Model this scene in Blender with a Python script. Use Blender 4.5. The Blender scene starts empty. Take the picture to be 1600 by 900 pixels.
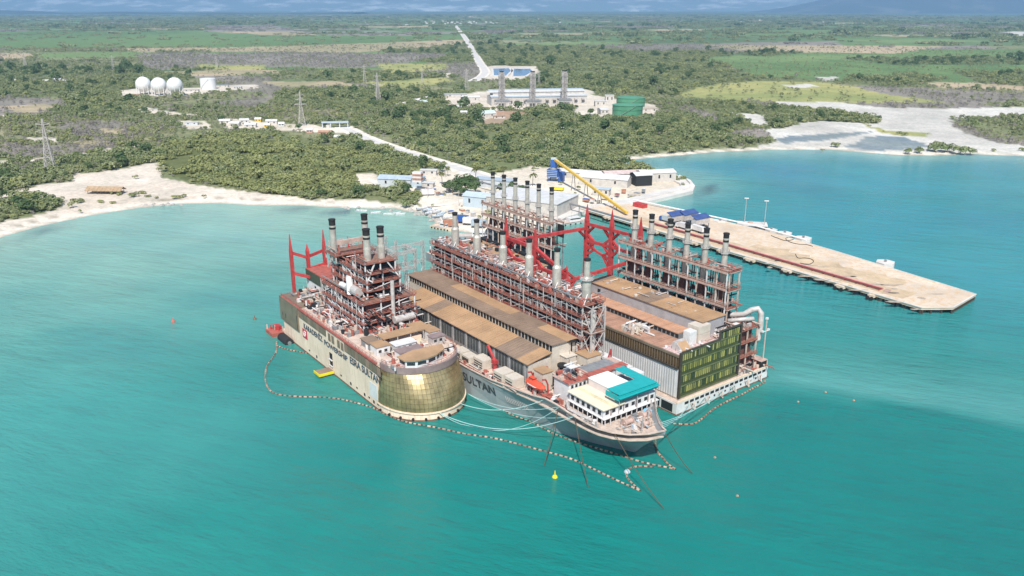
import bpy, math, random
import numpy as np
from mathutils import Vector, Matrix, geometry
R = math.radians
SC = bpy.context.scene
COL = SC.collection
# ------------------------------------------------------------------ camera
CAM_H, FPX, HOR = 130.0, 1300.0, 11.0
PITCH = math.atan((450 - HOR) / FPX)
cd = bpy.data.cameras.new('camera'); cam = bpy.data.objects.new('camera', cd); COL.objects.link(cam)
cam.location = (0, 0, CAM_H); cam.rotation_euler = (math.pi / 2 - PITCH, 0, 0)
cd.sensor_width = 36; cd.lens = 36 * FPX / 1600; cd.clip_start = 1; cd.clip_end = 120000
SC.camera = cam
# ------------------------------------------------------------------ light
SUN_AZ = Vector((-0.02, -1.0)).normalized(); SUN_EL = R(50)
sd = Vector((SUN_AZ.x * math.cos(SUN_EL), SUN_AZ.y * math.cos(SUN_EL), math.sin(SUN_EL)))
sl = bpy.data.lights.new('sun', 'SUN'); sun = bpy.data.objects.new('sun', sl); COL.objects.link(sun)
sl.energy = 5.0; sl.angle = R(0.53); sl.color = (1, .965, .91)
sun.rotation_euler = sd.to_track_quat('Z', 'Y').to_euler(); sun.location = (0, 0, 500)
W = bpy.data.worlds.new('World'); SC.world = W; W.use_nodes = True
nt = W.node_tree; bg = nt.nodes['Background']
sky = nt.nodes.new('ShaderNodeTexSky'); sky.sky_type = 'NISHITA'; sky.sun_disc = False
sky.sun_elevation = SUN_EL; sky.sun_rotation = math.atan2(SUN_AZ.x, SUN_AZ.y)
sky.altitude = 100; sky.air_density = 1.0; sky.dust_density = 1.0; sky.ozone_density = 1.0
nt.links.new(sky.outputs[0], bg.inputs[0]); bg.inputs[1].default_value = 0.115
SC.view_settings.view_transform = 'Standard'; SC.view_settings.look = 'None'
SC.view_settings.exposure = 0.36; SC.view_settings.gamma = 1.0
SC.render.engine = 'CYCLES'
SC.cycles.use_denoising = True
SC.cycles.max_bounces = 6; SC.cycles.diffuse_bounces = 3; SC.cycles.glossy_bounces = 3
SC.cycles.volume_bounces = 0; SC.cycles.transparent_max_bounces = 6
SC.cycles.caustics_reflective = False; SC.cycles.caustics_refractive = False
# ------------------------------------------------------------------ survey: where a point seen in the photograph stands
cp, sp = math.cos(PITCH), math.sin(PITCH)
def at(px, py, z=0.0):
    u = (px - 800) / FPX; v = (450 - py) / FPX
    d = (u, cp + v * sp, -sp + v * cp)
    k = (z - CAM_H) / d[2]
    return Vector((d[0] * k, d[1] * k, z))
def ats(pts, z=0.0): return [at(x, y, z) for x, y in pts]
# ------------------------------------------------------------------ tags
def tag(o, label=None, cat=None, group=None, kind=None):
    if label: o['label'] = label
    if cat: o['category'] = cat
    if group: o['group'] = group
    if kind: o['kind'] = kind
    return o
def empty(name, loc=(0, 0, 0), rz=0.0, **k):
    o = bpy.data.objects.new(name, None); COL.objects.link(o); o.empty_display_size = 1
    o.location = loc; o.rotation_euler = (0, 0, rz); return tag(o, **k)
def link(name, me, parent=None, loc=None, rz=None):
    o = bpy.data.objects.new(name, me); COL.objects.link(o)
    if parent: o.parent = parent
    if loc is not None: o.location = loc
    if rz is not None: o.rotation_euler = (0, 0, rz)
    return o
def copy_tree(o, parent=None):
    c = o.copy(); COL.objects.link(c)
    if parent: c.parent = parent
    for ch in o.children: copy_tree(ch, c)
    return c
# ------------------------------------------------------------------ mesh builder
class MB:
    def __init__(s): s.v = []; s.f = []; s.m = []; s.mi = 0
    def add(s, vs, fs):
        b = len(s.v); s.v += [tuple(p) for p in vs]
        s.f += [tuple(i + b for i in f) for f in fs]; s.m += [s.mi] * len(fs); return s
    def mm(s, x0, x1, y0, y1, z0, z1):
        return s.add([(x0,y0,z0),(x1,y0,z0),(x1,y1,z0),(x0,y1,z0),(x0,y0,z1),(x1,y0,z1),(x1,y1,z1),(x0,y1,z1)],
            [(0,3,2,1),(4,5,6,7),(0,1,5,4),(1,2,6,5),(2,3,7,6),(3,0,4,7)])
    def box(s, c, d, rz=0):
        x, y, z = d[0]/2, d[1]/2, d[2]/2; ca, sa = math.cos(rz), math.sin(rz)
        vs = [(c[0]+a*x*ca-b*y*sa, c[1]+a*x*sa+b*y*ca, c[2]+e*z) for e in (-1,1) for a,b in ((-1,-1),(1,-1),(1,1),(-1,1))]
        return s.add(vs, [(0,3,2,1),(4,5,6,7),(0,1,5,4),(1,2,6,5),(2,3,7,6),(3,0,4,7)])
    def cyl(s, p, q, r0, r1=None, n=8, cap=True):
        p = Vector(p); q = Vector(q); r1 = r0 if r1 is None else r1
        d = (q - p).normalized(); a = d.orthogonal().normalized(); b = d.cross(a)
        vs = []
        for c, r in ((p, r0), (q, r1)):
            for k in range(n):
                t = 2*math.pi*k/n; vs.append(c + a*(r*math.cos(t)) + b*(r*math.sin(t)))
        fs = [(k, (k+1) % n, n+(k+1) % n, n+k) for k in range(n)]
        if cap: fs += [tuple(range(n-1,-1,-1)), tuple(range(n,2*n))]
        return s.add(vs, fs)
    def bar(s, p, q, w, h=None):
        p = Vector(p); q = Vector(q); h = w if h is None else h
        d = (q - p); L = d.length
        if L < 1e-6: return s
        d /= L
        up = Vector((0,0,1)) if abs(d.z) < .95 else Vector((1,0,0))
        a = d.cross(up).normalized()*(w/2); b = a.normalized().cross(d).normalized()*(h/2)
        vs = [c + i*a + j*b for c in (p,q) for i,j in ((-1,-1),(1,-1),(1,1),(-1,1))]
        return s.add(vs, [(0,3,2,1),(4,5,6,7),(0,1,5,4),(1,2,6,5),(2,3,7,6),(3,0,4,7)])
    def tube(s, pts, r, n=6):
        pts = [Vector(p) for p in pts]; vs = []; fs = []
        for i, p in enumerate(pts):
            d = (pts[min(i+1,len(pts)-1)] - pts[max(i-1,0)]).normalized()
            up = Vector((0,0,1)) if abs(d.z) < .9 else Vector((1,0,0))
            a = d.cross(up).normalized(); b = a.cross(d)
            for k in range(n):
                t = 2*math.pi*k/n; vs.append(p + a*(r*math.cos(t)) + b*(r*math.sin(t)))
        for i in range(len(pts)-1):
            for k in range(n): fs.append((i*n+k, i*n+(k+1)%n, (i+1)*n+(k+1)%n, (i+1)*n+k))
        fs += [tuple(range(n-1,-1,-1)), tuple((len(pts)-1)*n+k for k in range(n))]
        return s.add(vs, fs)
    def prism(s, poly, z0, z1):
        n = len(poly); vs = [(p[0],p[1],z0) for p in poly] + [(p[0],p[1],z1) for p in poly]
        A = sum(poly[i][0]*poly[(i+1)%n][1]-poly[(i+1)%n][0]*poly[i][1] for i in range(n))
        idx = list(range(n)) if A > 0 else list(range(n-1,-1,-1))
        tri = geometry.tessellate_polygon([[Vector((p[0],p[1],0)) for p in poly]])
        fs = [(idx[i], idx[(i+1)%n], n+idx[(i+1)%n], n+idx[i]) for i in range(n)]
        for t in tri:
            a = (poly[t[1]][0]-poly[t[0]][0])*(poly[t[2]][1]-poly[t[0]][1])-(poly[t[2]][0]-poly[t[0]][0])*(poly[t[1]][1]-poly[t[0]][1])
            t = tuple(t) if a > 0 else (t[0],t[2],t[1])
            fs.append(tuple(n+i for i in t)); fs.append((t[0],t[2],t[1]))
        return s.add(vs, fs)
    def lathe(s, prof, c=(0,0,0), n=16):
        vs = []; fs = []
        for r, z in prof:
            for k in range(n):
                t = 2*math.pi*k/n; vs.append((c[0]+r*math.cos(t), c[1]+r*math.sin(t), c[2]+z))
        for i in range(len(prof)-1):
            for k in range(n): fs.append((i*n+k, i*n+(k+1)%n, (i+1)*n+(k+1)%n, (i+1)*n+k))
        fs += [tuple(range(n-1,-1,-1)), tuple((len(prof)-1)*n+k for k in range(n))]
        return s.add(vs, fs)
    def loft(s, rings, close=False, cap=True):
        n = len(rings[0]); vs = [p for r in rings for p in r]; fs = []
        for i in range(len(rings)-1):
            for k in range(n if close else n-1): fs.append((i*n+k, i*n+(k+1)%n, (i+1)*n+(k+1)%n, (i+1)*n+k))
        if cap: fs += [tuple(range(n-1,-1,-1)), tuple((len(rings)-1)*n+k for k in range(n))]
        return s.add(vs, fs)
    def mesh(s, name, mats, smooth=False):
        me = bpy.data.meshes.new(name); me.from_pydata(s.v, [], s.f)
        for m in (mats if isinstance(mats, (list, tuple)) else [mats]): me.materials.append(m)
        if max(s.m, default=0) > 0: me.polygons.foreach_set('material_index', s.m)
        if smooth: me.polygons.foreach_set('use_smooth', [True]*len(me.polygons))
        me.update(); return me
    def build(s, name, mats, parent=None, smooth=False, loc=None, rz=None, kind=None):
        o = link(name, s.mesh(name, mats, smooth), parent, loc, rz)
        if kind: o['kind'] = kind
        return o
# ------------------------------------------------------------------ materials
def nd(t, kind, **kw):
    n = t.nodes.new(kind)
    for k, v in kw.items(): setattr(n, k, v)
    return n
def noise(t, vec, scale, detail=4, rough=.55):
    n = nd(t, 'ShaderNodeTexNoise'); n.inputs['Scale'].default_value = scale
    n.inputs['Detail'].default_value = detail; n.inputs['Roughness'].default_value = rough
    t.links.new(vec, n.inputs['Vector']); return n.outputs['Fac']
def ramp(t, fac, a, b, ca=(0,0,0,1), cb=(1,1,1,1)):
    n = nd(t, 'ShaderNodeValToRGB'); e = n.color_ramp.elements
    e[0].position = a; e[1].position = b; e[0].color = ca; e[1].color = cb
    t.links.new(fac, n.inputs[0]); return n.outputs[0]
def mixc(t, fac, a, b, mode='MIX'):
    n = nd(t, 'ShaderNodeMix', data_type='RGBA', blend_type=mode)
    for sock, v in ((n.inputs[0], fac), (n.inputs[6], a), (n.inputs[7], b)):
        if hasattr(v, 'is_output') or isinstance(v, bpy.types.NodeSocket): t.links.new(v, sock)
        elif isinstance(v, (int, float)): sock.default_value = v
        else: sock.default_value = (*v, 1) if len(v) == 3 else v
    return n.outputs[2]
def vmul(t, vec, k):
    n = nd(t, 'ShaderNodeVectorMath', operation='MULTIPLY'); t.links.new(vec, n.inputs[0]); n.inputs[1].default_value = k
    return n.outputs[0]
MATS = {}
def pmat(name, col, rough=.6, metal=0.0, var=.25, scale=.35, stain=0.0, stain_col=(.16,.07,.035), streak=0.0, streak_col=(.12,.07,.04), bump=.0, bscale=3.0, spec=.4, isl=0.0):
    if name in MATS: return MATS[name]
    m = bpy.data.materials.new(name); m.use_nodes = True; t = m.node_tree
    b = t.nodes['Principled BSDF']; tc = nd(t, 'ShaderNodeTexCoord'); O = tc.outputs['Object']
    c = col
    if var:
        lo = tuple(x*(1-var) for x in col); hi = tuple(min(1, x*(1+var*.7)) for x in col)
        c = mixc(t, ramp(t, noise(t, O, scale, 6, .65), .32, .68), lo, hi)
    if isl:
        g = nd(t, 'ShaderNodeNewGeometry')
        lo = tuple(x*(1-isl) for x in (1,1,1)); hi = tuple(x*(1+isl*.6) for x in (1,1,1))
        c = mixc(t, 1.0, c, mixc(t, g.outputs['Random Per Island'], lo, hi), 'MULTIPLY')
    if stain:
        c = mixc(t, ramp(t, noise(t, O, scale*2.3+.3, 8, .7), 1-stain-.08, 1-stain+.12), c, stain_col)
    if streak:
        s = vmul(t, O, (1.6, 1.6, .12))
        c = mixc(t, ramp(t, noise(t, s, 1.0, 6, .7), 1-streak-.05, 1-streak+.2), c, streak_col)
    if isinstance(c, tuple): b.inputs['Base Color'].default_value = (*c, 1)
    else: t.links.new(c, b.inputs['Base Color'])
    b.inputs['Roughness'].default_value = rough; b.inputs['Metallic'].default_value = metal
    b.inputs['Specular IOR Level'].default_value = spec
    if bump:
        bn = nd(t, 'ShaderNodeBump'); bn.inputs['Strength'].default_value = bump; bn.inputs['Distance'].default_value = .3
        t.links.new(noise(t, O, bscale, 5), bn.inputs['Height']); t.links.new(bn.outputs[0], b.inputs['Normal'])
    MATS[name] = m; return m
WHITE = pmat('white_paint', (.70,.68,.66), .5, var=.15, stain=.3, stain_col=(.34,.2,.13))
CREAM = pmat('cream_hull', (.86,.67,.51), .5, var=.14, scale=.12, streak=.44, streak_col=(.50,.33,.19))
TAN = pmat('tan_roof', (.43,.27,.15), .7, var=.22, scale=.12, stain=.3, stain_col=(.30,.17,.09), isl=.12)
BROWN = pmat('brown_roof', (.27,.19,.135), .7, var=.25, scale=.1, stain=.25)
BEIGE = pmat('beige_box', (.60,.53,.44), .6, var=.12, scale=.5, stain=.25, stain_col=(.35,.22,.12), isl=.1)
RUST = pmat('rusty_red_steel', (.36,.125,.09), .75, var=.4, scale=.5, stain=.33, stain_col=(.45,.27,.19))
RUSTD = pmat('rust_and_gap_shade', (.13,.055,.045), .8, var=.4, scale=.6)  # rust brown; on the frame casings its darkness also paints the shade in gaps
GRATE = pmat('walkway_grating', (.25,.14,.10), .8, var=.35, scale=.8, stain=.35, stain_col=(.25,.10,.07))
GALV = pmat('galvanised_steel', (.52,.48,.45), .5, metal=.1, var=.25, scale=.6, stain=.25, stain_col=(.32,.17,.11))
STEELG = pmat('grey_steel', (.24,.245,.25), .55, var=.25, scale=.5)
STAIN = pmat('stack_metal', (.52,.48,.42), .45, metal=.25, var=.25, scale=.4, streak=.35, streak_col=(.27,.20,.14))
BLACK = pmat('soot_black', (.02,.019,.018), .7, var=.3)
DARK = pmat('dark_void', (.02,.022,.024), .7, var=.2)
REDM = pmat('red_gantry_paint', (.48,.055,.052), .6, var=.35, scale=.5, stain=.36, stain_col=(.25,.04,.035))
REDR = pmat('red_deck_paint', (.40,.115,.085), .7, var=.3, scale=.5, stain=.3, stain_col=(.45,.28,.2))
ORANGE = pmat('orange_lifeboat', (.72,.10,.05), .4, var=.12)
DECKP = pmat('deck_paint', (.50,.35,.29), .75, var=.3, scale=.4, stain=.33, stain_col=(.36,.16,.11))
DECKC = pmat('pale_deck', (.58,.46,.38), .75, var=.25, scale=.4, stain=.3, stain_col=(.40,.2,.14))
BRONZE = pmat('bronze_cladding', (.22,.175,.12), .45, metal=.1, var=.25, scale=.2, isl=.15)
GOLD = pmat('gold_dome_panel', (.46,.36,.18), .34, metal=.68, var=.45, scale=.16, stain=.26, stain_col=(.26,.25,.17), isl=.12)
SEAM = pmat('dark_seam', (.09,.075,.055), .5, metal=.3)
COAM = pmat('purple_brown_coaming', (.27,.20,.19), .6, var=.2)
GREYH = pmat('grey_hull_paint', (.34,.365,.37), .5, var=.16, scale=.15, streak=.33, streak_col=(.22,.19,.15))
BOOT = pmat('waterline_paint', (.20,.12,.08), .7, var=.35, scale=.6)
NAVY = pmat('dark_blue_letter', (.075,.095,.12), .5, var=.2)
INK = pmat('black_letter', (.06,.065,.07), .5, var=.1)
LOGOR = pmat('red_logo', (.55,.05,.07), .5, var=.1)
LOGOW = pmat('white_logo', (.75,.7,.68), .5, var=.05)
GREENB = pmat('dark_green_box', (.06,.08,.05), .6, var=.2)
TEAL = pmat('teal_awning', (.015,.36,.36), .55, var=.1, scale=.5, isl=.06)
CANOP = pmat('white_tarpaulin', (.82,.80,.77), .6, var=.05)
YEL = pmat('yellow_paint', (.70,.45,.05), .5, var=.1)
YELB = pmat('bright_yellow', (.75,.62,.02), .5, var=.08)
BLUE = pmat('blue_paint', (.035,.11,.36), .5, var=.2, stain=.2, stain_col=(.08,.1,.2))
LBLUE = pmat('light_blue_sheet', (.45,.53,.58), .6, var=.1, stain=.2, stain_col=(.4,.36,.3))
WINDOW = pmat('dark_window', (.03,.035,.04), .15, var=.2, spec=.6)
RUBBER = pmat('black_rubber', (.025,.024,.024), .8, var=.2)
ROPE = pmat('pale_mooring_rope', (.42,.62,.60), .7, var=.1)
ROPED = pmat('dark_anchor_rope', (.10,.07,.04), .8, var=.2)
CONC = pmat('jetty_concrete', (.66,.55,.43), .85, var=.2, scale=.05, stain=.46, stain_col=(.60,.40,.22), bump=.2, bscale=1.2)
CONCW = pmat('pale_concrete', (.64,.60,.55), .85, var=.15, scale=.08, stain=.3, stain_col=(.5,.42,.33), bump=.2, bscale=1.)
PILE = pmat('dark_pile', (.07,.055,.045), .9, var=.3)
BRICK = pmat('terracotta', (.45,.20,.12), .8, var=.2)
GREENT = pmat('green_tank_paint', (.09,.27,.155), .55, var=.18, scale=.12, streak=.35, streak_col=(.12,.24,.15))
TANKW = pmat('white_tank_paint', (.74,.74,.73), .45, var=.06, scale=.1, streak=.3, streak_col=(.58,.56,.52))
TRUNK = pmat('bark', (.13,.10,.07), .9, var=.3)
STONE = pmat('rubble_stone', (.40,.37,.34), .9, var=.3, scale=1.5)
# ------------------------------------------------------------------ numeric noise
def vnoise(x, y, s, seed=0):
    x = x/s + seed*17.3; y = y/s + seed*9.1
    xi = np.floor(x).astype(np.int64); yi = np.floor(y).astype(np.int64); fx = x-xi; fy = y-yi
    fx = fx*fx*(3-2*fx); fy = fy*fy*(3-2*fy)
    def h(a, b):
        n = (a*374761393 + b*668265263 + seed*982451653) & 0x7fffffff
        n = ((n ^ (n >> 13))*1274126177) & 0x7fffffff
        return ((n ^ (n >> 16)) & 0xffff)/65535.0
    return (h(xi,yi)*(1-fx)+h(xi+1,yi)*fx)*(1-fy)+(h(xi,yi+1)*(1-fx)+h(xi+1,yi+1)*fx)*fy
def fbm(x, y, s, seed=0, o=4):
    r = 0; a = .5
    for k in range(o): r = r + a*vnoise(x, y, s/2**k, seed+k); a *= .5
    return r/(1-.5**o)
def inpoly(x, y, P):
    r = np.zeros(x.shape, bool); n = len(P)
    for i in range(n):
        x0, y0 = P[i][0], P[i][1]; x1, y1 = P[(i+1)%n][0], P[(i+1)%n][1]
        if y0 == y1: continue
        c = ((y0 > y) != (y1 > y)) & (x < (x1-x0)*(y-y0)/(y1-y0)+x0); r ^= c
    return r
def segdist(x, y, P, close=False):
    d = np.full(x.shape, 1e9)
    for i in range(len(P)-(0 if close else 1)):
        ax, ay = P[i][0], P[i][1]; bx, by = P[(i+1)%len(P)][0], P[(i+1)%len(P)][1]
        L = (bx-ax)**2+(by-ay)**2 or 1e-9
        t = np.clip(((x-ax)*(bx-ax)+(y-ay)*(by-ay))/L, 0, 1)
        d = np.minimum(d, np.hypot(x-ax-t*(bx-ax), y-ay-t*(by-ay)))
    return d
# ------------------------------------------------------------------ coast
COAST_PX = [(-900,760),(-300,470),(0,371),(60,354),(140,337),(200,327),(260,320),(330,317),(400,321),(470,321),(540,325),(590,326),(616,325),(632,330),(660,331),(668,338),(681,345),(678,350),(694,357),(730,364),(790,368),(862,352),(885,338),(913,329),(960,322),(1000,316),(1082,298),(1085,290),(1078,282),(1062,274),(1045,270),(1015,264),(985,257),(975,253),(1000,248),(1060,243),(1110,238),(1150,236),(1200,234),(1300,234),(1350,238),(1400,242),(1450,243),(1520,241),(1600,244),(1900,252),(2600,275)]
COAST = [(p.x, p.y) for p in ats(COAST_PX)]
LANDP = [(-9000, 60)] + COAST + [(9000, 700), (16000, 18000), (-16000, 18000)]
LZ = 1.5
def coastd(x, y):
    j = (fbm(x, y, 22, 5, 3)-.5)*9
    d = segdist(x, y, [(-9000,60)]+COAST+[(9000,700)])
    return np.where(inpoly(x, y, LANDP), d, -d) + j*np.clip(d/12, 0, 1)
# ------------------------------------------------------------------ land use: (ground colour a, b, plant kinds with cover 0..1)
USE = {
 'scrub':   ((.27,.27,.155), (.17,.21,.10), dict(mangrove=.20, scrub=.55, dry=.22)),
 'wood':    ((.20,.22,.11), (.14,.175,.08), dict(mangrove=.60, olive=.26, tree=.05, scrub=.42, dry=.06)),
 'olive':   ((.15,.17,.07), (.12,.14,.06), dict(olive=.92, mangrove=.22)),
 'plainmix': ((.33,.31,.20), (.22,.24,.13), dict(scrub=.55, olive=.10, dry=.32, mangrove=.07)),
 'far':     ((.16,.23,.11), (.11,.17,.08), dict(mangrove=.55, scrub=.3, tree=.12)),
 'field':   ((.165,.25,.10), (.125,.205,.085), dict(scrub=.16)),
 'field2':  ((.21,.29,.12), (.16,.24,.10), dict(scrub=.05)),
 'tan':     ((.50,.40,.28), (.34,.31,.19), dict(scrub=.10, dry=.08)),
 'dry':     ((.30,.27,.245), (.24,.225,.19), dict(dry=.55, scrub=.14)),
 'yellow':  ((.42,.40,.17), (.29,.32,.13), dict(scrub=.14)),
 'pad':     ((.72,.66,.58), (.58,.51,.44), {}),
 'pale':    ((.76,.69,.60), (.58,.51,.42), dict(scrub=.03)),
 'sand':    ((.77,.69,.61), (.60,.52,.44), dict(scrub=.012)),
 'mud':     ((.68,.66,.62), (.52,.50,.47), {}),
 'clay':    ((.45,.28,.20), (.40,.30,.22), {}),
 'wet':     ((.22,.25,.24), (.30,.31,.29), {}),
 'pond':    ((.20,.255,.30), (.27,.31,.32), {}),
}
ZP = [
 ('far', [(-900,15),(2500,15),(2500,48),(1300,72),(720,62),(-900,60)]),
 ('field', [(-900,47),(300,49),(720,52),(720,66),(300,74),(-900,82)]),
 ('far', [(230,44),(520,46),(720,50),(720,56),(420,55)]),
 ('tan', [(-900,82),(52,83),(48,94),(-900,97)]),
 ('field2', [(50,82),(235,80),(245,90),(60,92)]),
 ('tan', [(190,76),(420,73),(722,62),(722,70),(560,82),(300,80),(225,82)]),
 ('dry', [(210,84),(450,82),(700,84),(690,92),(560,106),(380,104),(230,111)]),
 ('yellow', [(588,100),(700,100),(698,108),(640,114),(600,114)]),
 ('wood', [(500,112),(700,116),(690,126),(560,130),(470,128)]),
 ('yellow', [(565,129),(690,121),(712,128),(640,137),(590,140)]),
 ('dry', [(360,132),(560,131),(650,146),(500,146),(400,142)]),
 ('yellow', [(300,100),(420,102),(410,110),(310,108)]),
 ('tan', [(240,112),(420,108),(440,113),(300,120)]),
 ('wood', [(-200,128),(170,128),(200,140),(180,155),(60,150),(-200,150)]),
 ('wood', [(420,140),(620,138),(800,145),(760,165),(600,172),(500,190),(440,172)]),
 ('wood', [(760,70),(1120,80),(1130,128),(1060,150),(800,140),(760,110)]),
 ('dry', [(900,72),(1300,64),(1330,76),(1000,82)]),
 ('field', [(1115,96),(1300,78),(2500,72),(2500,128),(1400,132),(1180,118)]),
 ('field2', [(1110,88),(1400,86),(1400,94),(1100,98)]),
 ('tan', [(1100,70),(1480,72),(1400,84),(1160,80)]),
 ('far', [(1320,92),(1700,88),(2500,92),(2500,100),(1400,102)]),
 ('wood', [(1320,122),(1430,116),(1480,122),(1430,132),(1330,132)]),
 ('wood', [(1490,114),(2500,108),(2500,132),(1540,132)]),
 ('yellow', [(1095,134),(1180,127),(1280,128),(1420,148),(1480,160),(1280,162),(1120,156),(1060,150)]),
 ('tan', [(1430,128),(1530,130),(1600,134),(1600,142),(1470,138)]),
 ('dry', [(1330,134),(1600,146),(2300,146),(2300,166),(1480,160),(1380,146)]),
 ('mud', [(1226,132),(1262,131),(1284,135),(1240,138)]),
 ('mud', [(1272,120),(1308,119),(1312,123),(1284,126)]),
 ('mud', [(1560,50),(1600,49),(1900,50),(1900,56),(1590,56)]),
 ('mud', [(1215,159),(1300,160),(1400,170),(1620,168),(2600,172),(2600,182),(1620,181),(1495,184),(1478,196),(1560,224),(1640,232),(1640,250),(1450,246),(1300,236),(1170,237),(1190,226),(1212,218),(1205,212),(1150,180),(1140,174),(1190,180),(1260,186)]),
 ('wood', [(1090,156),(1230,170),(1330,178),(1372,190),(1366,193),(1280,190),(1240,196),(1180,203),(1140,206),(1120,180),(1080,168)]),
 ('scrub', [(1486,184),(1640,182),(2600,182),(2600,222),(1640,222),(1560,216),(1500,198)]),
 ('mud', [(1140,175),(1160,178),(1200,180),(1196,192),(1180,198),(1160,184)]),
 ('pond', [(1210,216),(1330,207),(1364,204),(1340,214),(1270,222),(1225,224)]),
 ('pond', [(1325,232),(1355,216),(1400,212),(1440,222),(1450,230),(1390,234),(1350,238)]),
 ('yellow', [(1350,192),(1380,203),(1460,210),(1445,213),(1370,206)]),
 ('pad', [(760,103),(840,103),(842,124),(800,127),(758,123)]),
 # left shore
 ('dry', [(-300,152),(60,154),(110,160),(80,178),(0,182),(-300,186)]),
 ('tan', [(0,166),(70,163),(96,170),(40,176)]),
 ('plainmix', [(-900,186),(60,184),(230,186),(280,200),(255,222),(120,240),(-100,252),(-900,270)]),
 ('dry', [(100,190),(190,188),(215,205),(160,222),(110,214)]),
 ('tan', [(150,202),(200,200),(215,208),(170,212)]),
 ('dry', [(0,226),(60,228),(150,224),(190,232),(80,246),(0,244)]),
 ('tan', [(100,222),(150,219),(196,224),(140,230)]),
 ('dry', [(300,118),(420,120),(440,140),(420,160),(400,170),(330,160),(420,150)]),
 ('tan', [(400,126),(520,128),(560,134),(440,136)]),
 ('plainmix', [(420,165),(520,172),(560,182),(470,190),(330,180)]),
 ('pale', [(205,166),(240,170),(322,179),(312,184),(236,177),(200,170)]),
 ('pad', [(178,142),(210,139),(398,133),(402,138),(300,148),(192,152)]),
 ('pale', [(340,182),(400,188),(452,193),(545,200),(540,210),(480,207),(400,202),(348,199)]),
 ('pale', [(264,190),(318,189),(326,200),(292,202)]),
 ('pale', [(-900,190),(60,180),(64,184),(-900,198)]),
 ('pad', [(36,216),(82,215),(86,222),(48,223)]),
 ('pale', [(-40,254),(60,246),(130,240),(228,225),(222,232),(130,246),(0,258)]),
 ('wood', [(60,255),(120,246),(235,232),(240,248),(230,257),(140,270),(70,268)]),
 ('olive', [(238,251),(262,228),(360,212),(480,222),(560,232),(640,262),(684,284),(636,298),(560,303),(440,305),(400,300),(400,296),(300,285),(260,272)]),
 ('wood', [(400,208),(520,214),(600,228),(700,262),(716,270),(690,276),(620,252),(480,226)]),
 ('wood', [(550,190),(620,176),(760,190),(920,190),(1060,180),(1130,192),(1150,232),(1110,236),(1050,240),(990,246),(965,256),(990,262),(1040,271),(1000,276),(900,276),(770,263),(690,240),(600,214)]),
 ('sand', [(-900,800),(-900,420),(-40,318),(0,301),(60,290),(112,284),(120,268),(140,269),(228,257),(238,256),(252,276),(300,288),(400,301),(480,309),(560,310),(600,309),(640,312),(668,340),(600,350),(300,345),(0,390)]),
 ('wood', [(-900,420),(-900,320),(-50,290),(0,280),(70,272),(116,270),(112,279),(60,288),(0,300)]),
 ('wood', [(-900,640),(-900,440),(0,308),(50,308),(100,314),(92,328),(50,338),(0,347)]),
 ('pale', [(542,272),(580,268),(596,280),(610,288),(600,294),(560,292)]),
 ('pale', [(590,284),(640,272),(700,262),(760,276),(830,262),(920,266),(1040,268),(1090,284),(1085,302),(1000,322),(900,345),(860,360),(700,362),(655,332),(650,300)]),
 ('wood', [(548,296),(600,292),(650,298),(658,306),(640,324),(612,316),(560,310)]),
 # plant yard
 ('pad', [(690,152),(780,140),(920,140),(935,150),(1030,165),(1024,182),(985,184),(930,188),(905,186),(895,168),(770,172),(700,166)]),
 ('clay', [(775,172),(820,174),(822,180),(790,192),(750,194),(744,188)]),
 ('pale', [(740,178),(775,172),(780,180),(745,188)]),
 ('pale', [(872,191),(882,198),(893,213),(888,213),(875,198)]),
 ('pale', [(1006,192),(1010,200),(1004,212),(1001,205)]),
 ('pale', [(690,115),(712,113),(705,120),(696,122)]),
]
ZW = [(n, [(p.x, p.y) for p in ats(q, LZ)]) for n, q in ZP]
ZN = list(USE)
def zone(x, y):
    d = np.hypot(x, y); a = .006*d
    wx = x+(fbm(x, y, 40, 1, 4)-.5)*a*2.2; wy = y+(fbm(x, y, 40, 2, 4)-.5)*a*6
    z = np.zeros(x.shape, int)
    f = fbm(x, y*.45, 320, 7, 4); z[:] = ZN.index('scrub')
    z[(f > .60)] = ZN.index('wood'); z[(f < .36)] = ZN.index('dry')
    ci = np.floor((wx+.35*wy)/520).astype(np.int64); cj = np.floor((wy-.2*wx)/300).astype(np.int64); hh = ((ci*73856093) ^ (cj*19349663)) & 0xffff; hh = (hh*40503 & 0xffff)/65535.0
    fr = (d > 1900)
    for lo, hi, nm in ((0,.13,'field'),(.13,.2,'field2'),(.2,.27,'tan'),(.27,.36,'dry'),(.36,.52,'plainmix'),(.52,.78,'far')): z[fr & (hh >= lo) & (hh < hi)] = ZN.index(nm)
    keep_ = z.copy(); big_ = fr & (hh < .36) & (d > 2600)
    for n, P in ZW: z[inpoly(wx, wy, P)] = ZN.index(n)
    m_ = big_ & ((z == ZN.index('far')) | (z == ZN.index('wood'))); z[m_] = keep_[m_]
    return z
# road lines
ROAD_NEAR = ats([(850,300),(800,288),(770,280),(735,269),(700,258),(660,246),(620,233),(590,223),(568,214),(552,206),(536,198)], LZ)
ROAD_FAR = ats([(606,168),(650,157),(690,147)], LZ)
ROAD_LONG = ats([(738,127),(752,120),(758,113),(756,107),(748,95),(737,76),(726,58),(712,40)], LZ)
TRACKS = [ats(q, LZ) for q in ([(545,288),(575,280),(596,288),(640,286)], [(668,322),(690,320),(720,314),(760,300)], [(-40,256),(60,250),(130,243),(226,228)], [(0,187),(60,182)])]
def roaddist(x, y): return np.minimum.reduce([segdist(x, y, [(p.x,p.y) for p in L]) for L in (ROAD_NEAR, ROAD_FAR, ROAD_LONG)])
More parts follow.
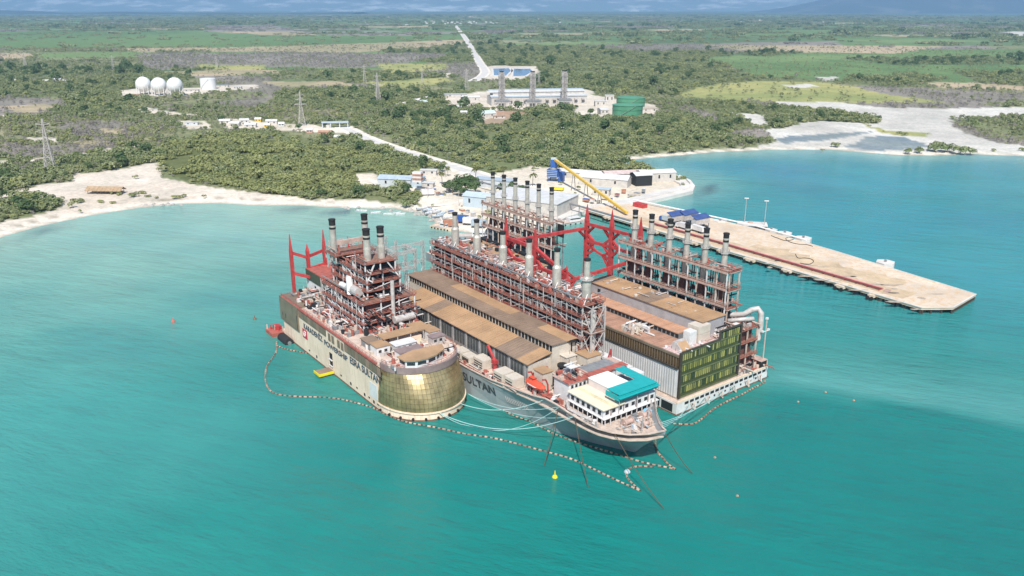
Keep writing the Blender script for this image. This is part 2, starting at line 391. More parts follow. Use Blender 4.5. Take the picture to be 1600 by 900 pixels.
# ------------------------------------------------------------------ ground sheet
def make_land():
    A = np.radians(np.concatenate([np.linspace(-70, -46.5, 50), np.linspace(-46, 46, 420), np.linspace(46.5, 70, 50)])); r = [330.0]
    while r[-1] < 16300: r.append(r[-1]*1.0108+.6)
    r = np.array(r); X = np.outer(r, np.sin(A)); Y = np.outer(r, np.cos(A))
    D = coastd(X.ravel(), Y.ravel()).reshape(X.shape)
    Z = np.clip(D*.075, -2.0, LZ)
    x, y = X.ravel(), Y.ravel(); zi = zone(x, y); d = D.ravel()
    ca = np.array([USE[n][0] for n in ZN]); cb = np.array([USE[n][1] for n in ZN])
    k = np.clip((fbm(x, y*.6, 60, 11, 5)-.3)*2.5, 0, 1)[:, None]; far = np.hypot(x, y) > 2500
    k2 = np.clip((fbm(x, y*.35, 420, 12, 4)-.3)*2.5, 0, 1)[:, None]; k = np.where(far[:, None], k2, k)
    c = ca[zi]*(1-k)+cb[zi]*k
    wetc = np.array([.36,.31,.25]); sandc = np.array([.80,.73,.65])
    s = np.clip((d-6)/8, 0, 1)[:, None]; c = np.where((d < 14)[:, None], sandc*(1-s)+c*s, c)
    s = np.clip((d+1)/5, 0, 1)[:, None]; c = np.where((d < 4)[:, None], wetc*(1-s)+c*s, c)
    wr = (x < -120)*np.clip(1-np.abs(d-11.5-3*(fbm(x, y, 30, 91, 3)-.5))/2.6, 0, 1)*np.clip(fbm(x, y, 40, 92, 3)*3-.6, 0, .85); c = c*(1-wr[:, None])+np.array([.27,.23,.17])*wr[:, None]
    n0, n1 = X.shape; idx = np.arange(n0*n1).reshape(n0, n1)
    q = np.stack([idx[:-1,:-1], idx[:-1,1:], idx[1:,1:], idx[1:,:-1]], -1).reshape(-1, 4)
    keep = Z.ravel()[q].max(1) > -1.9; q = q[keep][:, ::-1]
    me = bpy.data.meshes.new('land'); V = np.stack([x, y, Z.ravel()], -1)
    used = np.unique(q); mp = np.full(n0*n1, -1); mp[used] = np.arange(len(used)); q = mp[q]; V = V[used]; c = c[used]
    me.vertices.add(len(V)); me.vertices.foreach_set('co', V.ravel()); me.loops.add(q.size); me.loops.foreach_set('vertex_index', q.ravel())
    me.polygons.add(len(q)); me.polygons.foreach_set('loop_start', np.arange(0, q.size, 4)); me.polygons.foreach_set('loop_total', np.full(len(q), 4))
    me.polygons.foreach_set('use_smooth', np.ones(len(q), bool)); me.update(calc_edges=True)
    if me.polygons[0].normal.z < 0: me.flip_normals()
    at_ = me.color_attributes.new('landuse', 'FLOAT_COLOR', 'POINT'); at_.data.foreach_set('color', np.concatenate([c, np.ones((len(c),1))], 1).ravel())
    m = bpy.data.materials.new('ground_cover'); m.use_nodes = True; t = m.node_tree; b = t.nodes['Principled BSDF']
    an = nd(t, 'ShaderNodeVertexColor'); an.layer_name = 'landuse'; O = nd(t, 'ShaderNodeTexCoord').outputs['Object']
    col = mixc(t, ramp(t, noise(t, O, .35, 6, .7), .3, .7), (.72,.72,.70), (1.18,1.16,1.12))
    col = mixc(t, 1.0, an.outputs['Color'], col, 'MULTIPLY')
    col = mixc(t, 1.0, col, mixc(t, ramp(t, noise(t, O, .03, 5, .7), .3, .7), (.8,.82,.8), (1.15,1.12,1.1)), 'MULTIPLY')
    t.links.new(col, b.inputs['Base Color']); b.inputs['Roughness'].default_value = .95; b.inputs['Specular IOR Level'].default_value = .1
    me.materials.append(m); o = link('ground', me); o['kind'] = 'structure'
make_land()
# ------------------------------------------------------------------ sea
def make_sea():
    A = np.radians(np.concatenate([np.linspace(-180,-50,27), np.linspace(-46,46,140), np.linspace(50,180,27)])); A = A[:-1]
    r = [1.0, 40]
    while r[-1] < 1500: r.append(r[-1]*1.03)
    r += [2500, 6000, 15000, 40000]
    r = np.array(r); X = np.outer(r, np.sin(A)); Y = np.outer(r, np.cos(A)); n0, n1 = X.shape
    x, y = X.ravel(), Y.ravel(); d = -coastd(x, y)
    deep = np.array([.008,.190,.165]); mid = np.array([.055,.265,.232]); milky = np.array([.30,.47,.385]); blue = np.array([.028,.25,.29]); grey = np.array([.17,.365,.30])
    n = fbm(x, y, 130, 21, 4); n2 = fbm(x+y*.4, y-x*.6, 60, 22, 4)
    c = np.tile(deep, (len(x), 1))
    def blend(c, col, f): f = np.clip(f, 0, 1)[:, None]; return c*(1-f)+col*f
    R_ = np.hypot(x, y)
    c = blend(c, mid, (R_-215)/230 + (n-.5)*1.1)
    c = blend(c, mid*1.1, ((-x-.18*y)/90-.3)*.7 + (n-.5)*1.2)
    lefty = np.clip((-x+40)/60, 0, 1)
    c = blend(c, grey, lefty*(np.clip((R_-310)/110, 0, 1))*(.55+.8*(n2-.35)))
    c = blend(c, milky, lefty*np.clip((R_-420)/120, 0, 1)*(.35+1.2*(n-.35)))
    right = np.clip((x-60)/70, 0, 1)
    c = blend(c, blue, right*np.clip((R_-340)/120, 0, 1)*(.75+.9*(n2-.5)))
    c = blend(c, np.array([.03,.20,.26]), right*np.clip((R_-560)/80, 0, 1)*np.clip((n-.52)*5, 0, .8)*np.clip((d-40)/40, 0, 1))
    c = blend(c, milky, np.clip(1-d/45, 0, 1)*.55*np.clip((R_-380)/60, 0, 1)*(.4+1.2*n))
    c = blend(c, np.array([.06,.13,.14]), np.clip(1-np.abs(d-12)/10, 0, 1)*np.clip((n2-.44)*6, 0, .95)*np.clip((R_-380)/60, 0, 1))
    for bx, by, ra, rb_ in ((190,545,42,15),(130,520,26,9),(330,470,30,14)):
        g_ = at(bx, by); dd_ = np.hypot((x-g_.x)/ra, (y-g_.y)/rb_)+(n2-.5)*.9; c = blend(c, np.array([.035,.20,.195]), np.clip(1.15-dd_, 0, 1)*.45)
    # the darker cooling-water stream off the right barge
    s = (x-70)*.80-(y-236)*.60; w = (x-70)*.60+(y-236)*.80
    c = blend(c, np.array([.006,.17,.15]), np.clip(1-np.abs(w+2+8*(n2-.5))/(16+.10*np.abs(s)), 0, 1)*np.clip(s/10+.5, 0, 1)*.8)
    a_ = at(1185,606); b_ = at(1610,672); ex, ey = b_.x-a_.x, b_.y-a_.y; L_ = math.hypot(ex, ey); ex /= L_; ey /= L_
    side = (x-a_.x)*ey-(y-a_.y)*ex+(n2-.5)*16; along = (x-a_.x)*ex+(y-a_.y)*ey; up_ = np.clip(along/25+.6, 0, 1)
    c = blend(c, np.array([.13,.37,.34]), up_*np.clip(-side/7, 0, 1)*np.clip((345-R_)/60, 0, 1)*.75)
    c = blend(c, np.array([.008,.175,.155]), up_*np.clip(side/5+.5, 0, 1)*.95)
    idx = np.arange(n0*n1).reshape(n0, n1); nx = np.roll(idx, -1, 1)
    q = np.stack([idx[:-1], idx[1:], nx[1:], nx[:-1]], -1).reshape(-1, 4)
    me = bpy.data.meshes.new('sea'); V = np.stack([x, y, np.zeros_like(x)], -1)
    me.vertices.add(len(V)); me.vertices.foreach_set('co', V.ravel()); me.loops.add(q.size); me.loops.foreach_set('vertex_index', q.ravel())
    me.polygons.add(len(q)); me.polygons.foreach_set('loop_start', np.arange(0, q.size, 4)); me.polygons.foreach_set('loop_total', np.full(len(q), 4)); me.update(calc_edges=True)
    if me.polygons[50].normal.z < 0: me.flip_normals()
    at_ = me.color_attributes.new('turbidity', 'FLOAT_COLOR', 'POINT'); at_.data.foreach_set('color', np.concatenate([c, np.ones((len(c),1))], 1).ravel())
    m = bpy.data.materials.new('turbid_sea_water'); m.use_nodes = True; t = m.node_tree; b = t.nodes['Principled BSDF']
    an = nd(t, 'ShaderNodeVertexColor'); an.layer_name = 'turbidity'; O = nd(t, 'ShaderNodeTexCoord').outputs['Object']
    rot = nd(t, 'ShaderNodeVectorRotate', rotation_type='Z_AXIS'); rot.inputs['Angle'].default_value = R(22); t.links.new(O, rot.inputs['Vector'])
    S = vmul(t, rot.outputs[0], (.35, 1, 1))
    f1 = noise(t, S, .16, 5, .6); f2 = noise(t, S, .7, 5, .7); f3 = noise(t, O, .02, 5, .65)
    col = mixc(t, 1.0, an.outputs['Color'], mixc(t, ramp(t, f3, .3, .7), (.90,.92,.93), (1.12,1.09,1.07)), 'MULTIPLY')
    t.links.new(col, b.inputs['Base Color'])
    b.inputs['Roughness'].default_value = .10; b.inputs['IOR'].default_value = 1.33; b.inputs['Specular IOR Level'].default_value = .5
    ad = nd(t, 'ShaderNodeMath', operation='ADD'); t.links.new(f1, ad.inputs[0]); ml = nd(t, 'ShaderNodeMath', operation='MULTIPLY'); ml.inputs[1].default_value = .35; t.links.new(f2, ml.inputs[0]); t.links.new(ml.outputs[0], ad.inputs[1])
    bn = nd(t, 'ShaderNodeBump'); bn.inputs['Strength'].default_value = 1.0; bn.inputs['Distance'].default_value = 1.5; hm = nd(t, 'ShaderNodeMath', operation='MULTIPLY'); t.links.new(ad.outputs[0], hm.inputs[0]); t.links.new(ramp(t, noise(t, vmul(t, rot.outputs[0], (.25,1,1)), .012, 5, .6), .35, .65, (.35,.35,.35,1), (1.35,1.35,1.35,1)), hm.inputs[1]); t.links.new(hm.outputs[0], bn.inputs['Height']); t.links.new(bn.outputs[0], b.inputs['Normal'])
    me.materials.append(m); o = link('sea_water', me); o['kind'] = 'structure'
make_sea()
# ------------------------------------------------------------------ mountains behind the plain
def mountains(name, y0, y1, x0, x1, fn, col, col2):
    nx, ny = 260, 40; xs = np.linspace(x0, x1, nx); ys = np.linspace(y0, y1, ny); X, Y = np.meshgrid(xs, ys); x, y = X.ravel(), Y.ravel()
    z = fn(x, y, (y-y0)/(y1-y0)); V = np.stack([x, y, z], -1); idx = np.arange(nx*ny).reshape(ny, nx)
    q = np.stack([idx[:-1,:-1], idx[:-1,1:], idx[1:,1:], idx[1:,:-1]], -1).reshape(-1, 4)
    me = bpy.data.meshes.new(name); me.from_pydata(V.tolist(), [], q.tolist()); me.polygons.foreach_set('use_smooth', np.ones(len(q), bool))
    m = bpy.data.materials.new(name+'_cover'); m.use_nodes = True; t = m.node_tree; b = t.nodes['Principled BSDF']; O = nd(t, 'ShaderNodeTexCoord').outputs['Object']
    t.links.new(mixc(t, ramp(t, noise(t, vmul(t, O, (1,1,3)), .0009, 7, .68), .50, .62), col, col2), b.inputs['Base Color']); b.inputs['Roughness'].default_value = .95
    me.materials.append(m); o = link(name, me); o['kind'] = 'structure'
mountains('far_mountains', 27000, 36000, -30000, 30000, lambda x, y, u: u**.8*(900+700*fbm(x, y, 5000, 31, 5))-20, (.16,.22,.24), (.62,.64,.66))
mountains('near_mountain', 19000, 25000, 5300, 26000, lambda x, y, u: np.clip(np.sin(np.pi*np.clip(u,0,1))**.8,0,1)*(np.clip((x-6300)/4200,-.05,1)*760*(.7+.6*fbm(x, y, 2200, 33, 5)))-8, (.04,.06,.07), (.14,.14,.14))
mountains('low_hills', 16200, 18600, -12500, -3000, lambda x, y, u: np.sin(np.pi*u)*150*np.clip(fbm(x, y*0, 2600, 35, 4)*1.9-.62,0,1)-4, (.03,.05,.05), (.08,.09,.08))
def base_plain():
    b = MB(); b.mm(-34000, 34000, 15900, 38000, -3, .8)
    o = b.build('far_plain', pmat('far_plain_cover', (.10,.14,.07), .95, var=.3, scale=.002)); o['kind'] = 'structure'
base_plain()
# ------------------------------------------------------------------ plants
def leafmat(name, a, b, c):
    m = bpy.data.materials.new(name); m.use_nodes = True; t = m.node_tree; bs = t.nodes['Principled BSDF']
    oi = nd(t, 'ShaderNodeObjectInfo'); g = nd(t, 'ShaderNodeNewGeometry')
    pn = ramp(t, noise(t, oi.outputs['Location'], .035, 5, .6), .36, .64); rn = mixc(t, .45, pn, oi.outputs['Random'])
    k = mixc(t, rn, a, b)
    k2 = mixc(t, ramp(t, g.outputs['Random Per Island'], .72, 1.15), k, c)
    t.links.new(k2, bs.inputs['Base Color']); bs.inputs['Roughness'].default_value = .75; bs.inputs['Specular IOR Level'].default_value = .15
    tr = nd(t, 'ShaderNodeBsdfTranslucent'); t.links.new(k2, tr.inputs[0]); mx = nd(t, 'ShaderNodeMixShader'); mx.inputs[0].default_value = .34
    t.links.new(bs.outputs[0], mx.inputs[1]); t.links.new(tr.outputs[0], mx.inputs[2]); t.links.new(mx.outputs[0], t.nodes['Material Output'].inputs[0])
    return m
LEAF = dict(
 mangrove=leafmat('mangrove_leaf', (.17,.225,.085), (.32,.345,.17), (.42,.43,.26)),
 olive=leafmat('olive_leaf', (.25,.28,.10), (.38,.395,.17), (.46,.47,.25)),
 scrub=leafmat('scrub_leaf', (.22,.26,.11), (.37,.375,.20), (.42,.41,.26)),
 dry=leafmat('bare_twig', (.27,.245,.215), (.36,.33,.29), (.40,.36,.32)),
 tree=leafmat('dark_tree_leaf', (.075,.13,.05), (.14,.20,.085), (.19,.23,.11)),
 palm=leafmat('palm_frond', (.10,.13,.04), (.15,.16,.06), (.2,.19,.08)))
def crown_mesh(name, kind, blobs, n, leaf, seed, droop=.35):
    rg = np.random.RandomState(seed); b = MB()
    for k in range(n):
        cx, cy, cz, rx, rz = blobs[rg.randint(len(blobs))]
        th = rg.rand()*2*math.pi; u = rg.uniform(-.35, 1); q = math.sqrt(max(0, 1-u*u)); e = rg.uniform(.72, 1.05)
        nrm = Vector((q*math.cos(th), q*math.sin(th), u)); p = Vector((cx+nrm.x*rx*e, cy+nrm.y*rx*e, cz+nrm.z*rz*e))
        nn = (nrm + Vector(rg.uniform(-.45, .45, 3)) + Vector((0,0,droop))).normalized()
        a = nn.orthogonal().normalized(); a.rotate(Matrix.Rotation(rg.rand()*6.28, 3, nn)); c = nn.cross(a)
        s = leaf*rg.uniform(.6, 1.35); w = s*rg.uniform(.45, .8)
        b.add([p-a*s, p-c*w+nn*.15*s, p+a*s, p+c*w+nn*.15*s], [(0,1,2,3)])
    return b.mesh(name, LEAF[kind])
def blobs(rg, n, r, h, z0, fl=.7):
    o = []
    for k in range(n):
        a = rg.rand()*6.28; d = r*.62*math.sqrt(rg.rand()); rr = r*rg.uniform(.38, .62)
        o.append((d*math.cos(a), d*math.sin(a), z0+h*rg.uniform(.35, .8), rr, rr*fl*h/r*.9))
    return o
rg0 = np.random.RandomState(4)
SRC = {}
for kind, r, h, n, leaf, nb in (('mangrove',3.6,3.9,160,.62,7), ('olive',3.8,3.3,160,.62,7), ('scrub',2.0,2.2,60,.55,4), ('dry',2.4,2.6,60,.42,4), ('tree',4.8,8.0,200,.95,8)):
    SRC[kind] = [bpy.data.objects.new('%s_plant' % kind, crown_mesh('%s_crown' % kind, kind, blobs(rg0, nb, r, h, .1), n, leaf, 40+i)) for i in range(2)]
for kind, r, h in (('mangrove',17,8.0), ('scrub',15,3.8), ('dry',15,3.5), ('tree',19,12.0)):
    SRC[kind+'_far'] = [bpy.data.objects.new('%s_grove' % kind, crown_mesh('%s_grove' % kind, kind, [(rg0.uniform(-1,1)*r, rg0.uniform(-1,1)*r, h*.3, r*rg0.uniform(.16,.34), h*rg0.uniform(.45,.75)) for _ in range(14)], 190, 2.4, 60+i, .5)) for i in range(2)]
def scatter(name, srcs, P, S, Rz, K, label, cat):
    me = bpy.data.meshes.new(name); me.vertices.add(len(P)); me.vertices.foreach_set('co', np.asarray(P, dtype=np.float32).ravel())
    for nm, v in (('size', S), ('spin', Rz), ('pick', K)):
        a = me.attributes.new(nm, 'INT' if nm == 'pick' else 'FLOAT', 'POINT'); a.data.foreach_set('value', np.asarray(v, dtype=np.int32 if nm == 'pick' else np.float32))
    o = link(name, me); tag(o, kind='stuff', label=label, cat=cat)
    g = bpy.data.node_groups.new(name, 'GeometryNodeTree'); g.interface.new_socket('Geometry', in_out='INPUT', socket_type='NodeSocketGeometry'); g.interface.new_socket('Geometry', in_out='OUTPUT', socket_type='NodeSocketGeometry')
    gi = g.nodes.new('NodeGroupInput'); go = g.nodes.new('NodeGroupOutput'); ip = g.nodes.new('GeometryNodeInstanceOnPoints'); jn = g.nodes.new('GeometryNodeJoinGeometry')
    for src in reversed(srcs):
        oi = g.nodes.new('GeometryNodeObjectInfo'); oi.inputs['Object'].default_value = src; oi.inputs['As Instance'].default_value = True
        g.links.new(oi.outputs['Geometry'], jn.inputs[0])
    g.links.new(gi.outputs[0], ip.inputs['Points']); g.links.new(jn.outputs[0], ip.inputs['Instance']); ip.inputs['Pick Instance'].default_value = True
    def attr(nm, ty):
        na = g.nodes.new('GeometryNodeInputNamedAttribute'); na.data_type = ty; na.inputs[0].default_value = nm
        return na.outputs['Attribute']
    g.links.new(attr('size', 'FLOAT'), ip.inputs['Scale']); g.links.new(attr('pick', 'INT'), ip.inputs['Instance Index'])
    cx = g.nodes.new('ShaderNodeCombineXYZ'); g.links.new(attr('spin', 'FLOAT'), cx.inputs[2]); er = g.nodes.new('FunctionNodeEulerToRotation'); g.links.new(cx.outputs[0], er.inputs[0]); g.links.new(er.outputs[0], ip.inputs['Rotation'])
    g.links.new(ip.outputs[0], go.inputs[0]); md = o.modifiers.new('plants', 'NODES'); md.node_group = g
    return o
KEEPOUT = []   # (x, y, radius) of things that stand clear of the thicket
NAMEV = dict(mangrove=('mangrove_thicket','dense green mangrove thicket covering the flat shore','thicket'), olive=('olive_thicket','olive green low thicket behind the pale beach','thicket'), scrub=('scrub_growth','low green scrub growing over the open plain','scrub'), dry=('dry_scrub','grey bare dry scrub in open patches of the plain','dry scrub'), tree=('dark_woodland','taller dark green trees spread over the plain','woodland'))
def plant():
    rg = np.random.RandomState(8); ko = np.array(KEEPOUT); acc = {}
    for r0, r1, cell, far in ((430, 1250, 3.0, 0), (1250, 3200, 6.6, 0), (3200, 16000, 46, 1)):
        area = math.radians(92)/2*(r1*r1-r0*r0); n = int(area/cell**2)
        r = np.sqrt(rg.rand(n)*(r1*r1-r0*r0)+r0*r0); a = math.radians(92)*(rg.rand(n)-.5); x = r*np.sin(a); y = r*np.cos(a)
        ok = (coastd(x, y) > (7 if not far else 60)) & (roaddist(x, y) > (9.5 if not far else 16)); x = x[ok]; y = y[ok]
        if not far and len(ko):
            ok = np.ones(len(x), bool)
            for kx, ky, kr in ko: ok &= np.hypot(x-kx, y-ky) > kr
            x = x[ok]; y = y[ok]
        z = zone(x, y); f = fbm(x, y*.5, 900 if far else 55, 51, 4); u = rg.rand(len(x)); taken = np.zeros(len(x), bool)
        for kind in ('mangrove', 'olive', 'tree', 'scrub', 'dry'):
            src = kind + ('_far' if far else '')
            if src not in SRC: continue
            cov = np.array([USE[nm][2].get(kind, 0) for nm in ZN])[z]
            pr = cov*np.clip((f-.22)*3.1, .06, 1.3)*(.62 if not far else .85)
            pr = pr*dict(scrub=1.0, dry=.9, tree=.55, mangrove=.72, olive=.8)[kind]
            if r0 > 1000 and not far: pr = pr*1.1
            sel = (~taken) & (rg.rand(len(x)) < pr); taken |= sel
            k = np.nonzero(sel)[0]; sc_ = np.clip(np.exp(rg.normal(-.12, .33, len(k))), .4, 1.9)*(.72+.6*fbm(x[k], y[k], 34 if not far else 400, 77, 3))*(1.25 if r0 > 1000 and not far else 1.0)
            acc.setdefault(kind, []).append((np.stack([x[k], y[k], np.full(len(k), LZ-.1)], -1), sc_, rg.rand(len(k))*6.28, rg.randint(0, 2, len(k))+2*far))
    for kind, L in acc.items():
        nm, lb, ct = NAMEV[kind]; srcs = SRC[kind]+SRC.get(kind+'_far', [])
        scatter(nm, srcs, *(np.concatenate([q[i] for q in L]) for i in range(4)), lb, ct)
# ------------------------------------------------------------------ roads
ASPH = pmat('worn_road', (.60,.57,.53), .9, var=.15, scale=.1, stain=.2, stain_col=(.36,.33,.29))
DIRT = pmat('road_shoulder', (.74,.67,.58), .95, var=.2, scale=.1)
def ribbon(name, pts, w, z, m):
    b = MB(); L = []; Rr = []
    for i, p in enumerate(pts):
        d = (pts[min(i+1,len(pts)-1)]-pts[max(i-1,0)]); d.z = 0; d.normalize(); n = Vector((-d.y, d.x, 0))*(w/2)
        L.append((p.x-n.x, p.y-n.y, z)); Rr.append((p.x+n.x, p.y+n.y, z))
    vs = L+Rr; n = len(pts); b.add(vs, [(i, i+1, n+i+1, n+i) for i in range(n-1)])
    o = b.build(name, m); o['kind'] = 'structure'; return o
def densify(P, k=6):
    out = []
    for i in range(len(P)-1):
        p0 = P[max(i-1,0)]; p1 = P[i]; p2 = P[i+1]; p3 = P[min(i+2,len(P)-1)]
        for j in range(k):
            t = j/k; out.append(.5*((2*p1)+(p2-p0)*t+(2*p0-5*p1+4*p2-p3)*t*t+(3*p1-p0-3*p2+p3)*t**3))
    return out+[P[-1]]
ribbon('road_shoulder', densify(ROAD_NEAR), 21, LZ+.012, DIRT); ribbon('road', densify(ROAD_NEAR), 8.5, LZ+.03, ASPH)
ribbon('road_shoulder', densify(ROAD_FAR), 20, LZ+.012, DIRT); ribbon('road', densify(ROAD_FAR), 12, LZ+.03, ASPH)
ribbon('road_shoulder', densify(ROAD_LONG), 22, LZ+.012, DIRT); ribbon('road', densify(ROAD_LONG), 13, LZ+.03, ASPH)
for T in TRACKS: ribbon('dirt_track', densify(T), 5, LZ+.02, DIRT)
SHED = pmat('grey_sheet_wall', (.52,.55,.57), .6, var=.12, streak=.25, streak_col=(.38,.33,.28))
WROOF = pmat('white_sheet_roof', (.62,.61,.59), .6, var=.15, scale=.25, stain=.33, stain_col=(.40,.32,.25), isl=.14)
WALLW = pmat('whitewash', (.52,.49,.45), .8, var=.18, scale=.3, stain=.3, stain_col=(.45,.4,.33))
THATCH = pmat('palm_thatch', (.40,.28,.17), .95, var=.35, scale=.8)
PINK = pmat('salmon_wall', (.58,.34,.27), .8, var=.15)
PEN = pmat('blue_grey_roof', (.40,.47,.52), .55, var=.12, stain=.2, stain_col=(.4,.35,.3))
CLAYR = pmat('clay_tile_roof', (.42,.24,.16), .8, var=.25, scale=.6)
def house(px, py, w, d, h, rz, label, roof=None, wall=None, rh=1.6, name='house', cat='house', group=None, nwin=2, door=True, flat=False, over=.5):
    roof = roof or WROOF; wall = wall or WALLW
    if group: w *= .78; d *= .78
    p = at(px, py, LZ); e = empty(name, p, R(rz)); tag(e, label, cat, group); KEEPOUT.append((p.x, p.y, max(w, d)*.62))
    b = MB(); b.mm(-w/2, w/2, -d/2, d/2, -.3, h)
    if not flat:
        for s in (-1, 1): b.add([(s*w/2, -d/2, h), (s*w/2, d/2, h), (s*w/2, 0, h+rh)], [(0,1,2) if s > 0 else (0,2,1)])
    b.build('wall', wall, e)
    ro = MB()
    if flat: ro.mm(-w/2-over, w/2+over, -d/2-over, d/2+over, h+.003, h+.3)
    else:
        for s in (-1, 1):
            k = (rh/(d/2))*over; y0 = s*(d/2+over); n = max(1, int(w/6)); 
            for i in range(n):
                xa = -w/2-over+(w+2*over)*i/n; xb = -w/2-over+(w+2*over)*(i+1)/n-.06; zz = .02*(i % 2)
                v = [(xa, y0, h-k+.05+zz), (xb, y0, h-k+.05+zz), (xb, 0, h+rh+.05+zz), (xa, 0, h+rh+.05+zz)]
                v += [(q[0], q[1], q[2]+.18) for q in v]
                f = [(0,3,2,1),(4,5,6,7),(0,1,5,4),(1,2,6,5),(2,3,7,6),(3,0,4,7)]
                ro.add(v, f if s < 0 else [tuple(reversed(q)) for q in f])
    ro.build('roof', roof, e)
    for i in range(nwin):
        x = -w/2+w*(i+.5)/nwin
        wm = MB(); wm.mm(x-.7, x+.7, -d/2-.06, -d/2+.02, h*.42, h*.8); wm.build('window', WINDOW, e)
    if door:
        dm = MB(); dm.mm(-w/2-.06, -w/2+.02, -1.2, 1.2, 0, h*.78); dm.build('door', DARK, e)
    return e
# ------------------------------------------------------------------ gas spheres and tanks
def sphere_tank(px, py, r, label):
    p = at(px, py, LZ); e = empty('sphere_tank', p); tag(e, label, 'tank', 'white gas spheres on the pale pad'); KEEPOUT.append((p.x, p.y, r*1.6))
    zc = r+3.2; b = MB(); b.lathe([(.02,zc-r)]+[(r*math.sin(math.pi*k/16), zc-r*math.cos(math.pi*k/16)) for k in range(1,16)]+[(.02,zc+r)], n=28); b.build('vessel', TANKW, e, smooth=True)
    for k in range(10):
        a = 2*math.pi*k/10; q = MB(); q.cyl((r*.96*math.cos(a), r*.96*math.sin(a), -.3), (r*.96*math.cos(a), r*.96*math.sin(a), zc), .55); q.build('leg', WHITE, e)
    q = MB(); q.box((0,0,zc+r+.25), (4,2.4,.3)); q.cyl((1,0,zc+r+.3), (1,0,zc+r+2.2), .3); q.bar((-2,0,zc+r+.5), (-2,0,zc+r+1.6), .15); q.build('top_platform', GALV, e)
    q = MB(); q.bar((r*1.08,-1,0), (r*.3,-1,zc+r*.98), .5, .7); q.build('stair', GALV, e)
sphere_tank(226, 147, 11.6, 'leftmost of the three white gas spheres on legs'); sphere_tank(250, 148.5, 11.6, 'middle one of the three white gas spheres on legs'); sphere_tank(275, 149, 11.9, 'white gas sphere nearest the upright cylinder tank')
def round_tank(px, py, r, h, m, label, name='storage_tank', rings=True, n=40):
    p = at(px, py, LZ); e = empty(name, p); tag(e, label, 'tank'); KEEPOUT.append((p.x, p.y, r*1.25))
    b = MB(); b.lathe([(r,-.3),(r,h)], n=n); b.build('shell', m, e, smooth=False)
    q = MB(); q.lathe([(r+.15,h+.01),(r*.5,h+r*.06),(.05,h+r*.08)], n=n); q.build('roof', m, e, smooth=False)
    if rings:
        q = MB()
        for z in (h*.62, h*.97): q.lathe([(r+.02,z),(r+.45,z+.02),(r+.45,z+.28),(r+.02,z+.3)], n=n)
        q.build('wind_girder', m, e)
    q = MB(); 
    for k in range(14):
        a = -2.4+k*.09; q.box(((r+.7)*math.cos(a), (r+.7)*math.sin(a), .5+h*k/14), (1.2,1.2,.2), a)
    q.build('stair', GALV, e, kind='stuff')
    return e
round_tank(326, 139, 12.5, 17, TANKW, 'white upright cylinder tank right of the gas spheres', rings=False)
round_tank(980, 182, 18.6, 14.5, GREENT, 'green round oil tank in front, fully in view'); round_tank(985, 168, 19, 13.5, GREENT, 'green round oil tank half hidden behind the other green tank')
for i, (x, y, w, d, h, m, lb) in enumerate(((300,143,22,8,3,PEN,'long low blue grey roofed shed beside the gas spheres'), (345,136,26,7,3,PEN,'low pale shed right of the white upright tank'), (372,139,12,8,4,WROOF,'small white building at the right end of the tank pad'), (212,150,14,5,2.5,CLAYR,'small rusty roofed pump house below the leftmost sphere'))):
    house(x, y, w, d, h, 4, lb, roof=m, flat=True, name='pump_shed', cat='shed', nwin=3)
# ------------------------------------------------------------------ pylons
def pylon_mesh():
    b = MB(); H = 40.0; hw = lambda z: 3.9*(1-z/H)**1.35*.92+.35
    zs = [0, 5, 9.5, 14, 18, 21.5, 25, 28, 31, 34, 37, 40]
    for i in range(len(zs)-1):
        a, c = hw(zs[i]), hw(zs[i+1]); K = ((-1,-1),(1,-1),(1,1),(-1,1))
        for k in range(4):
            p, q = K[k], K[(k+1)%4]
            b.bar((p[0]*a,p[1]*a,zs[i]), (p[0]*c,p[1]*c,zs[i+1]), .34)
            b.bar((p[0]*a,p[1]*a,zs[i]), (q[0]*c,q[1]*c,zs[i+1]), .2); b.bar((q[0]*a,q[1]*a,zs[i]), (p[0]*c,p[1]*c,zs[i+1]), .2)
            b.bar((p[0]*c,p[1]*c,zs[i+1]), (q[0]*c,q[1]*c,zs[i+1]), .2)
    m1 = b.mesh('pylon_tower', GALV); arms = []
    for z, L in ((24.5,7.2),(30,6.0),(35.5,4.8)):
        q = MB(); w = hw(z)
        for s in (-1,1):
            for y in (-w, w): q.bar((s*w,y,z), (s*L,0,z+.6), .22); q.bar((s*w,y,z+1.8), (s*L,0,z+.6), .2)
            for f in (.35,.7): q.bar((s*(w+(L-w)*f),-w*(1-f),z+.3*f), (s*(w+(L-w)*f),w*(1-f),z+.6*f+.6), .16)
            q.cyl((s*L,0,z+.6), (s*L,0,z-1.6), .16, n=5)
        arms.append(q.mesh('cross_arm', GALV))
    return m1, arms
PM, PARM = pylon_mesh()
for i, (x, y, h, rz, lb) in enumerate(((80,268,43,15,'large lattice pylon at the left edge behind the beach'), (472,196,38,20,'lattice pylon above the small houses left of the gate'), (591,162,42,25,'lattice pylon right of the middle of the dark woods'), (178,113,34,25,'distant lattice pylon above the gas spheres on the left'), (570,129,31,20,'distant lattice pylon in the grey scrub above the yellow field'), (660,131,27,20,'distant lattice pylon beside the yellow patch'), (729,139,33,20,'lattice pylon left of the power plant by the long road'), (339,106,26,20,'faint pylon above the white upright tank'), (40,104,33,20,'faint pylon far off at the left edge'), (842,132,22,20,'small pylon far behind the power plant hall'))):
    p = at(x, y, LZ); e = empty('pylon', p, R(rz)); tag(e, lb, 'pylon', 'lattice pylons across the plain'); e.scale = (h/40,)*3
    link('tower', PM, e); [link('cross_arm', a, e) for a in PARM]; KEEPOUT.append((p.x, p.y, 5))
